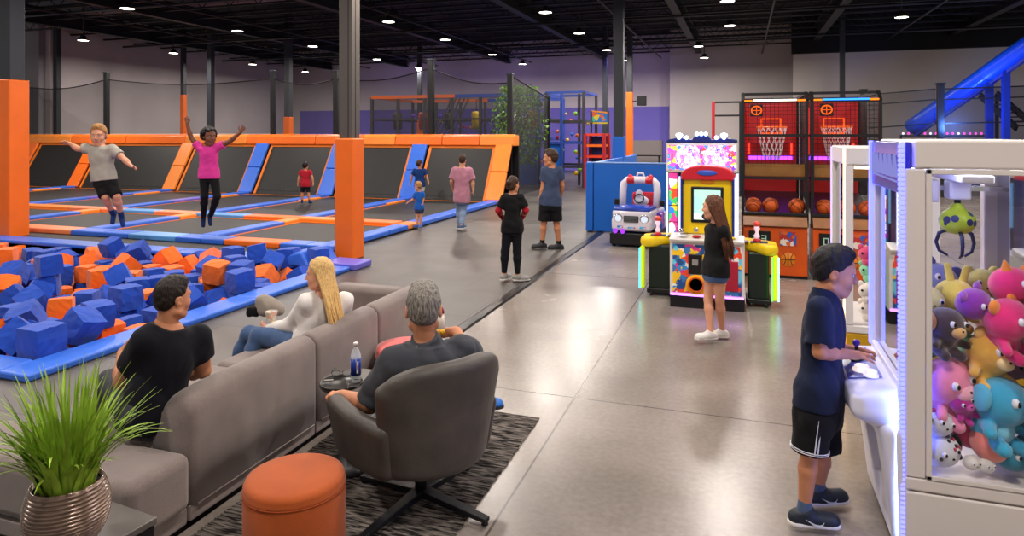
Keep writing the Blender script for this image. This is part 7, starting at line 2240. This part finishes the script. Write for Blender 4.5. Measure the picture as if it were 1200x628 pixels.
person('girl', 'person in pink T-shirt and black leggings jumping with both arms raised', 12.8,
       dict(hd=(245.5, 160.6), nb=(244.5, 171), shA=(234, 173.5), shB=(255, 172), elA=(223.9, 161), wrA=(219.5, 145.5), elB=(269.5, 165.5), wrB=(281.5, 155.2),
            hpA=(239.8, 204), hpB=(250, 204), knA=(239.6, 230.5, -.1), knB=(254.4, 230, -.12), anA=(238.4, 255, .1), anB=(246.6, 253.3, .1)),
       (.75, -.66, 0), s=1.05, hh=20, vox=.011, sk=SK_D, top=dict(m=C_pink, sleeve=.5, hem=-.16, infl=.012), bottom=dict(m=C_black, leg=1.97, infl=.006, name='leggings', fold=.0015),
       shoe=dict(m=cloth('sock_navy', '#18284e'), sock=True), hair=dict(style='curly', m=H_black), toes=((.15, -.35, -1), (.25, -.3, -1)), feet_down=True,
       handA=dict(d=(-.12, 0, 1), n=(0, -1, 0), curl=.05, splay=1.4, s=1.1), handB=dict(d=(.55, 0, .8), n=(0, -1, 0), curl=.05, splay=1.4, s=1.1), ground=0)
person('red_child', 'person in cherry red T-shirt and dark shorts seen from behind before the sloping wall', 19.6,
       dict(hd=(357.8, 194.2), nb=(357.8, 199), shA=(353.2, 200.8), shB=(362.6, 200.8), elA=(350.3, 208.2), wrA=(349.2, 214.6), elB=(366, 208.2), wrB=(367, 214.6),
            hpA=(355.6, 216), hpB=(360.4, 216), knA=(354.4, 226), knB=(361.4, 226), anA=(354, 236), anB=(362.8, 236.2)),
       (.1, 1, 0), s=.76, hh=9.2, vox=.010, sk=SK_T, top=dict(m=C_red, sleeve=.6), bottom=dict(m=C_nvd, leg=.9),
       shoe=dict(m=cloth('sock_blue', '#1c3468'), sock=True), hair=dict(style='short', m=H_black), toes=((-.2, 1), (.3, 1)), ground=.05, eyes=False)
person('blue_child', 'person in dark blue T-shirt and pale shorts standing by the blue sloping pad', 20.2,
       dict(hd=(491.5, 192.2), nb=(491.9, 197.3), shA=(485.8, 199.4), shB=(497.4, 199.6), elA=(482.2, 207.7), wrA=(480.5, 216), elB=(500.4, 206.8), wrB=(502, 213.5, -.1),
            hpA=(489, 216), hpB=(495, 216), knA=(489, 225), knB=(495, 225), anA=(489, 233), anB=(495, 233)),
       (.6, .8, 0), s=.76, hh=9, vox=.010, sk=SK_T, top=dict(m=C_dblue, sleeve=.65), bottom=dict(m=cloth('pale', '#c8c4c0'), leg=.9),
       shoe=dict(m=cloth('sock_blue', '#1c3468'), sock=True), hair=dict(style='short', m=H_brown), toes=((.1, 1), (.4, 1)), ground=.13, eyes=False)
person('toddler', 'small blond person in blue T-shirt and dark shorts beside the blue edge pad', 14.9,
       dict(hd=(490.2, 218.2), nb=(490.8, 223.8), shA=(487.4, 227), shB=(495.2, 227), elA=(483.6, 234), wrA=(478.9, 236.5), elB=(496.4, 233), wrB=(495.4, 238.2, -.03),
            hpA=(489, 243.4), hpB=(493.6, 243.4), knA=(489, 253), knB=(493.3, 253), anA=(489.2, 264), anB=(493.3, 264)),
       (-.8, .4, -.1), s=.60, hh=10.2, vox=.008, sk=SK_F, top=dict(m=C_blue, sleeve=.7, hem=-.12, infl=.02), bottom=dict(m=C_slate, leg=.7),
       shoe=dict(m=mat('shoe_blue', '#2858a8', .5), sole=S_gr), hair=dict(style='short', m=H_blond), toes=((-.8, -.3), (-.3, -.8)), eyes=False)
person('pink_man', 'person in mauve T-shirt and blue jeans walking away along the trampoline edge', 14.75,
       dict(hd=(541.8, 187.6), nb=(541.5, 195.6), shA=(533.2, 199.8), shB=(549.8, 200.2), elA=(529.4, 212), wrA=(530.6, 221, .15), elB=(553.8, 213), wrB=(554.6, 222),
            hpA=(537.6, 230), hpB=(545, 230), knA=(538.6, 247, .12), knB=(542.6, 246.5, .05), anA=(538, 263.6, .1), anB=(541, 263.6, -.14)),
       (.1, 1, 0), s=1.05, hh=12.2, vox=.010, sk=SK_F, top=dict(m=C_mauve, sleeve=.8, hem=-.24, infl=.022), bottom=dict(m=C_denl, leg=1.95, infl=.012, name='jeans'),
       shoe=dict(m=mat('shoe_slate', '#3c5878', .6), sole=S_wh), hair=dict(style='short', m=H_brown), toes=((.1, 1), (.3, .9)), eyes=False)
person('black_woman', 'person in black T-shirt over red sleeves and black leggings, seen from behind', 9.62,
       dict(hd=(601.2, 216.2), nb=(600.8, 226.5), shA=(592, 232), shB=(609.4, 232), elA=(584.2, 246.5, .0), wrA=(590, 257, .18), elB=(616.2, 246.5, .0), wrB=(610.6, 257.2, .18),
            hpA=(595.6, 265), hpB=(605.6, 265), knA=(591.8, 294.5), knB=(606, 294.5), anA=(590.8, 321.5), anB=(606.6, 322.5)),
       (.6, .8, 0), s=.92, hh=18.4, vox=.0085, sk=SK_T, top=dict(m=C_black, sleeve=.75, hem=-.22, infl=.012, waist=.95, under=C_red), bottom=dict(m=C_nvd, leg=1.93, infl=.005, name='leggings', fold=.0015),
       shoe=dict(m=mat('shoe_grey', '#8c8884', .7, noise=.2, nscale=40), sole=S_wh), hair=dict(style='bun', m=H_brown), toes=((.45, .8), (.95, .1)))
person('navy_man', 'person in navy T-shirt, black shorts and dark sneakers looking to the trampolines', 12.35,
       dict(hd=(645.4, 185), nb=(646.6, 195.8), shA=(638.6, 200), shB=(655.2, 199.4), elA=(636.6, 218), wrA=(633, 233), elB=(658.8, 217, .05), wrB=(657, 231, .18),
            hpA=(640, 235.5), hpB=(650.4, 235.5), knA=(637.4, 260), knB=(652, 260), anA=(635.4, 285.2), anB=(655, 286.2)),
       (-.93, .36, 0), s=1.06, hh=19.5, vox=.009, sk=SK_T, top=dict(m=C_slate, sleeve=.65, hem=-.14, infl=.014), bottom=dict(m=C_black, leg=.95, infl=.024, loose=1.7),
       shoe=dict(m=mat('shoe_black', '#222226', .6), sole=S_bk, low_sock=C_black), hair=dict(style='short', m=H_brown), toes=((-1, -.15), (-.95, .0)),
       handA=dict(d=(-.15, 0, -1), n=(.8, .6, 0), curl=.6))
person('arcade_girl', 'long haired person in black T-shirt and denim shorts watching the yellow cabinet', 6.85,
       dict(hd=(835.4, 243), nb=(840, 259.5), shA=(832.5, 269, .14), shB=(846.5, 270.5, -.10), elA=(834, 289, .24), wrA=(846, 300, .16), elB=(850.4, 291, -.06), wrB=(854.4, 302, .05),
            hpA=(833.4, 316, .08), hpB=(843.4, 316, -.07), knA=(830, 351, .03), knB=(843.6, 351, -.03), anA=(832.6, 389.4, -.07), anB=(846, 387.4, .08)),
       (-.86, .5, -.05), s=.84, hh=26.5, vox=.0068, sk=SK_F, top=dict(m=C_black, sleeve=.55, hem=-.14, infl=.014, waist=.95), bottom=dict(m=C_den, leg=.30, infl=.014, loose=1.7, fold=.002),
       shoe=dict(m=mat('shoe_white', '#e0dcd8', .5), sole=S_wh), hair=dict(style='long', m=H_long, len=.50, flare=1.15, push=(.045, -.045, 0), n=380, thin=.6, spread=2.0), toes=((-1, -.1), (-1, .05)),
       handA=dict(d=(.5, -.3, -.8), n=(.4, .8, 0), curl=.4), handB=dict(d=(-.5, .2, -.85), n=(-.6, .6, 0), curl=.4, side=-1), tilt=.02)
person('claw_boy', 'person in navy polo and black striped shorts playing the white claw machine', 3.66,
       dict(hd=(978, 317.6), nb=(966.4, 345), shA=(960.5, 361, -.13), shB=(972, 358, .15), elA=(960.5, 412.5, -.15), wrA=(1004, 416, -.02), elB=(976, 408, .2), wrB=(1006, 411, .24),
            hpA=(955.6, 466, -.08), hpB=(965.4, 466, .09), knA=(948.4, 529, -.08), knB=(964.4, 527, .10), anA=(942.4, 598.5, -.08), anB=(958.4, 574.6, .13)),
       (.95, -.30, -.20), s=.86, hh=54, vox=.0055, sk=SK_O, top=dict(m=C_navy, sleeve=.78, hem=-.04, infl=.011, loose=1.8, collar=True, name='polo_shirt', fold=.0035), bottom=dict(m=C_black, leg=.98, infl=.026, loose=1.7, stripe=True, fold=.004),
       shoe=dict(m=mat('sneaker_black', '#18202c', .6), sole=S_wh, mark=True, low_sock=cloth('sock_slate', '#4a5a78'), big=1.08), hair=dict(style='short', m=H_black, vol=.013), toes=((1, -.12), (1, .15)),
       handA=dict(d=(1, .15, .0), n=(.1, 0, -1), curl=.55, side=-1), handB=dict(d=(1, -.1, .0), n=(.1, 0, -1), curl=.55, side=1))
person('sofa_man', 'person with short dark hair in navy T-shirt sitting on the sofa beside the foam pit', 3.75,
       dict(hd=(202.4, 349), nb=(197.5, 378), shA=(171.5, 399, -.10), shB=(231.5, 396, .12), elA=(143, 447, .05), wrA=(143, 414, .22), elB=(238, 434, .20), wrB=(200, 440, .42),
            hpA=(167, 480, -.06), hpB=(187, 478, .06), knA=(130, 448, .33), knB=(165, 442, .48), anA=(124, 545, .35), anB=(160, 530, .5)),
       (.5, .86, -.08), s=1.0, hh=47, vox=.006, sk=SK_T, wide=1.06, top=dict(m=C_nvd, sleeve=.58, hem=-.22, infl=.014), bottom=dict(m=cloth('grey_trousers', '#3c3c42'), leg=1.95, infl=.014, name='trousers'),
       shoe=dict(m=mat('shoe_black', '#222226', .6), sole=S_bk), hair=dict(style='crop', m=hair_mat('hair_dark_brown', '#1f1510'), vol=.008), toes=((-.6, .8), (-.5, .85)),
       handA=dict(d=(.25, .5, .85), n=(.8, .3, -.2), curl=.5), handB=dict(d=(-.8, .2, .5), n=(-.2, -.2, -.9), curl=.5), base=npv((-3.2, 2.95, 0)))
person('blonde_woman', 'person with long blonde hair in white blouse and jeans sitting on the sofa', 5.15,
       dict(hd=(374.5, 321), nb=(380.5, 344), shA=(360.5, 354, -.10), shB=(403, 352, .10), elA=(342, 380, .08), wrA=(315, 386, .2), elB=(402, 380, .28), wrB=(328, 381, .42),
            hpA=(357, 404, -.03), hpB=(373, 401, .08), knA=(292, 391, .22), knB=(303, 393, .12), anA=(266, 447, .25), anB=(280, 452, .05)),
       (-.98, -.10, -.06), s=.92, hh=34.5, vox=.0065, sk=SK_F, bust=1, top=dict(m=C_white, sleeve=1.95, hem=-.18, infl=.016, name='blouse', fold=.0045), bottom=dict(m=C_den, leg=1.95, infl=.008, name='jeans'),
       shoe=dict(m=mat('shoe_black', '#222226', .6), sole=S_bk), hair=dict(style='long', m=H_gold, len=.42, flare=2.3, n=420, vol=.016, push=(.05, -.06, 0), thin=.6, spread=1.75), toes=((-.9, .3), (-.9, .1)),
       handA=dict(d=(-.9, .3, .35), n=(.3, .7, .3), curl=.7), handB=dict(d=(-.9, -.2, .2), n=(0, -.8, .3), curl=.6), base=npv((-3.3, 4.35, 0)))
person('chair_man', 'grey haired person in charcoal polo sitting in the leather swivel chair', 3.80,
       dict(hd=(496.5, 362), nb=(499, 399), shA=(463, 424, -.10), shB=(540, 410, .12), elA=(434, 474, .0), wrA=(402, 463, .10), elB=(551, 414, .36), wrB=(534, 388, .50),
            hpA=(483, 482, -.04), hpB=(507, 479, .06), knA=(456, 460, .36), knB=(512, 458, .46), anA=(553, 463, .52), anB=(507, 524, .52)),
       (-.12, .98, -.1), s=1.08, hh=58, vox=.006, sk=SK_T, wide=1.08, top=dict(m=C_char, sleeve=.85, hem=-.18, infl=.016, loose=1.8, collar=True, name='polo_shirt', fold=.004), bottom=dict(m=cloth('dark_trousers', '#2c2a2c'), leg=1.95, infl=.014, name='trousers'),
       shoe=dict(m=mat('shoe_bright_blue', '#1464b8', .5), sole=S_bk), hair=dict(style='short', m=H_grey, vol=.010), toes=((1, .2, -.15), (-.2, 1)),
       handA=dict(d=(-1, .1, .05), n=(.25, 0, -1), curl=1.35, side=-1), handB=dict(d=(-1, -.1, -.1), n=(-.1, -.9, -.2), curl=.8), base=npv((-1.74, 3.47, 0)))

# things held
p = at(517, 381, 4.28)
cu = thing('drink_cup', 'tall white and yellow cup in the grey haired man hand', 'cup', p)
MB().lathe([(.0, -.06), (.026, -.06), (.022, .03), (.018, .075)], n=24).build('cup_body', mat('cup_white', '#e8dccc', .4), cu)
MB().lathe([(.0265, -.055), (.0245, -.02)], n=24).build('cup_band', mat('cup_yellow', '#e8b020', .4), cu)
MB().lathe([(.02, .075), (.016, .10), (.006, .12), (.0, .12)], n=20).build('cup_lid', mat('cup_red', '#8c2028', .4), cu)
p = at(318, 373, 5.36)
cu = thing('snack_cup', 'clear plastic cup with yellow and orange snack in the blonde woman hands', 'cup', p)
MB().lathe([(.0, -.055), (.034, -.055), (.047, .055), (.049, .058)], n=28).build('cup_body', M_pet, cu)
b = MB()
for k in range(16):
    b.ball((rng.uniform(-.028, .028), rng.uniform(-.028, .028), rng.uniform(-.03, .055)), rng.uniform(.010, .017), 8, m=rng.randint(3))
b.build('snack', [mat('snack_yellow', '#f0c838', .5), mat('snack_orange', '#f08030', .5), mat('snack_cream', '#ecd8a8', .5)], cu)
p = at(313, 361, 5.50)
bg = thing('leg_stand_in', 'stand-in grey trouser pouch with black end lying on the blonde woman lap', 'trouser_leg', p)  # added stand-in shape for a grey trouser leg and black shoe
f = F().ell((0, 0, 0), (.085, .07, .07), np.array([[CY, -SY, 0], [SY, CY, 0], [0, 0, 1.]]), k=.03).rc(tuple(cdir(-.04, 0, .06)), tuple(cdir(.09, 0, -.01)), .05, .05, k=.04)
sdf_obj(f, 'cuff', cloth('taupe_cloth', '#8f857c'), bg, .008, fold=.004, ffreq=40)
f = F().rbox(tuple(cdir(-.105, 0, -.02)), (.05, .05, .04), .02, np.array([[CY, -SY, 0], [SY, CY, 0], [0, 0, 1.]]), k=.02)
sdf_obj(f, 'black_end', C_black, bg, .008, fold=.003, ffreq=60)
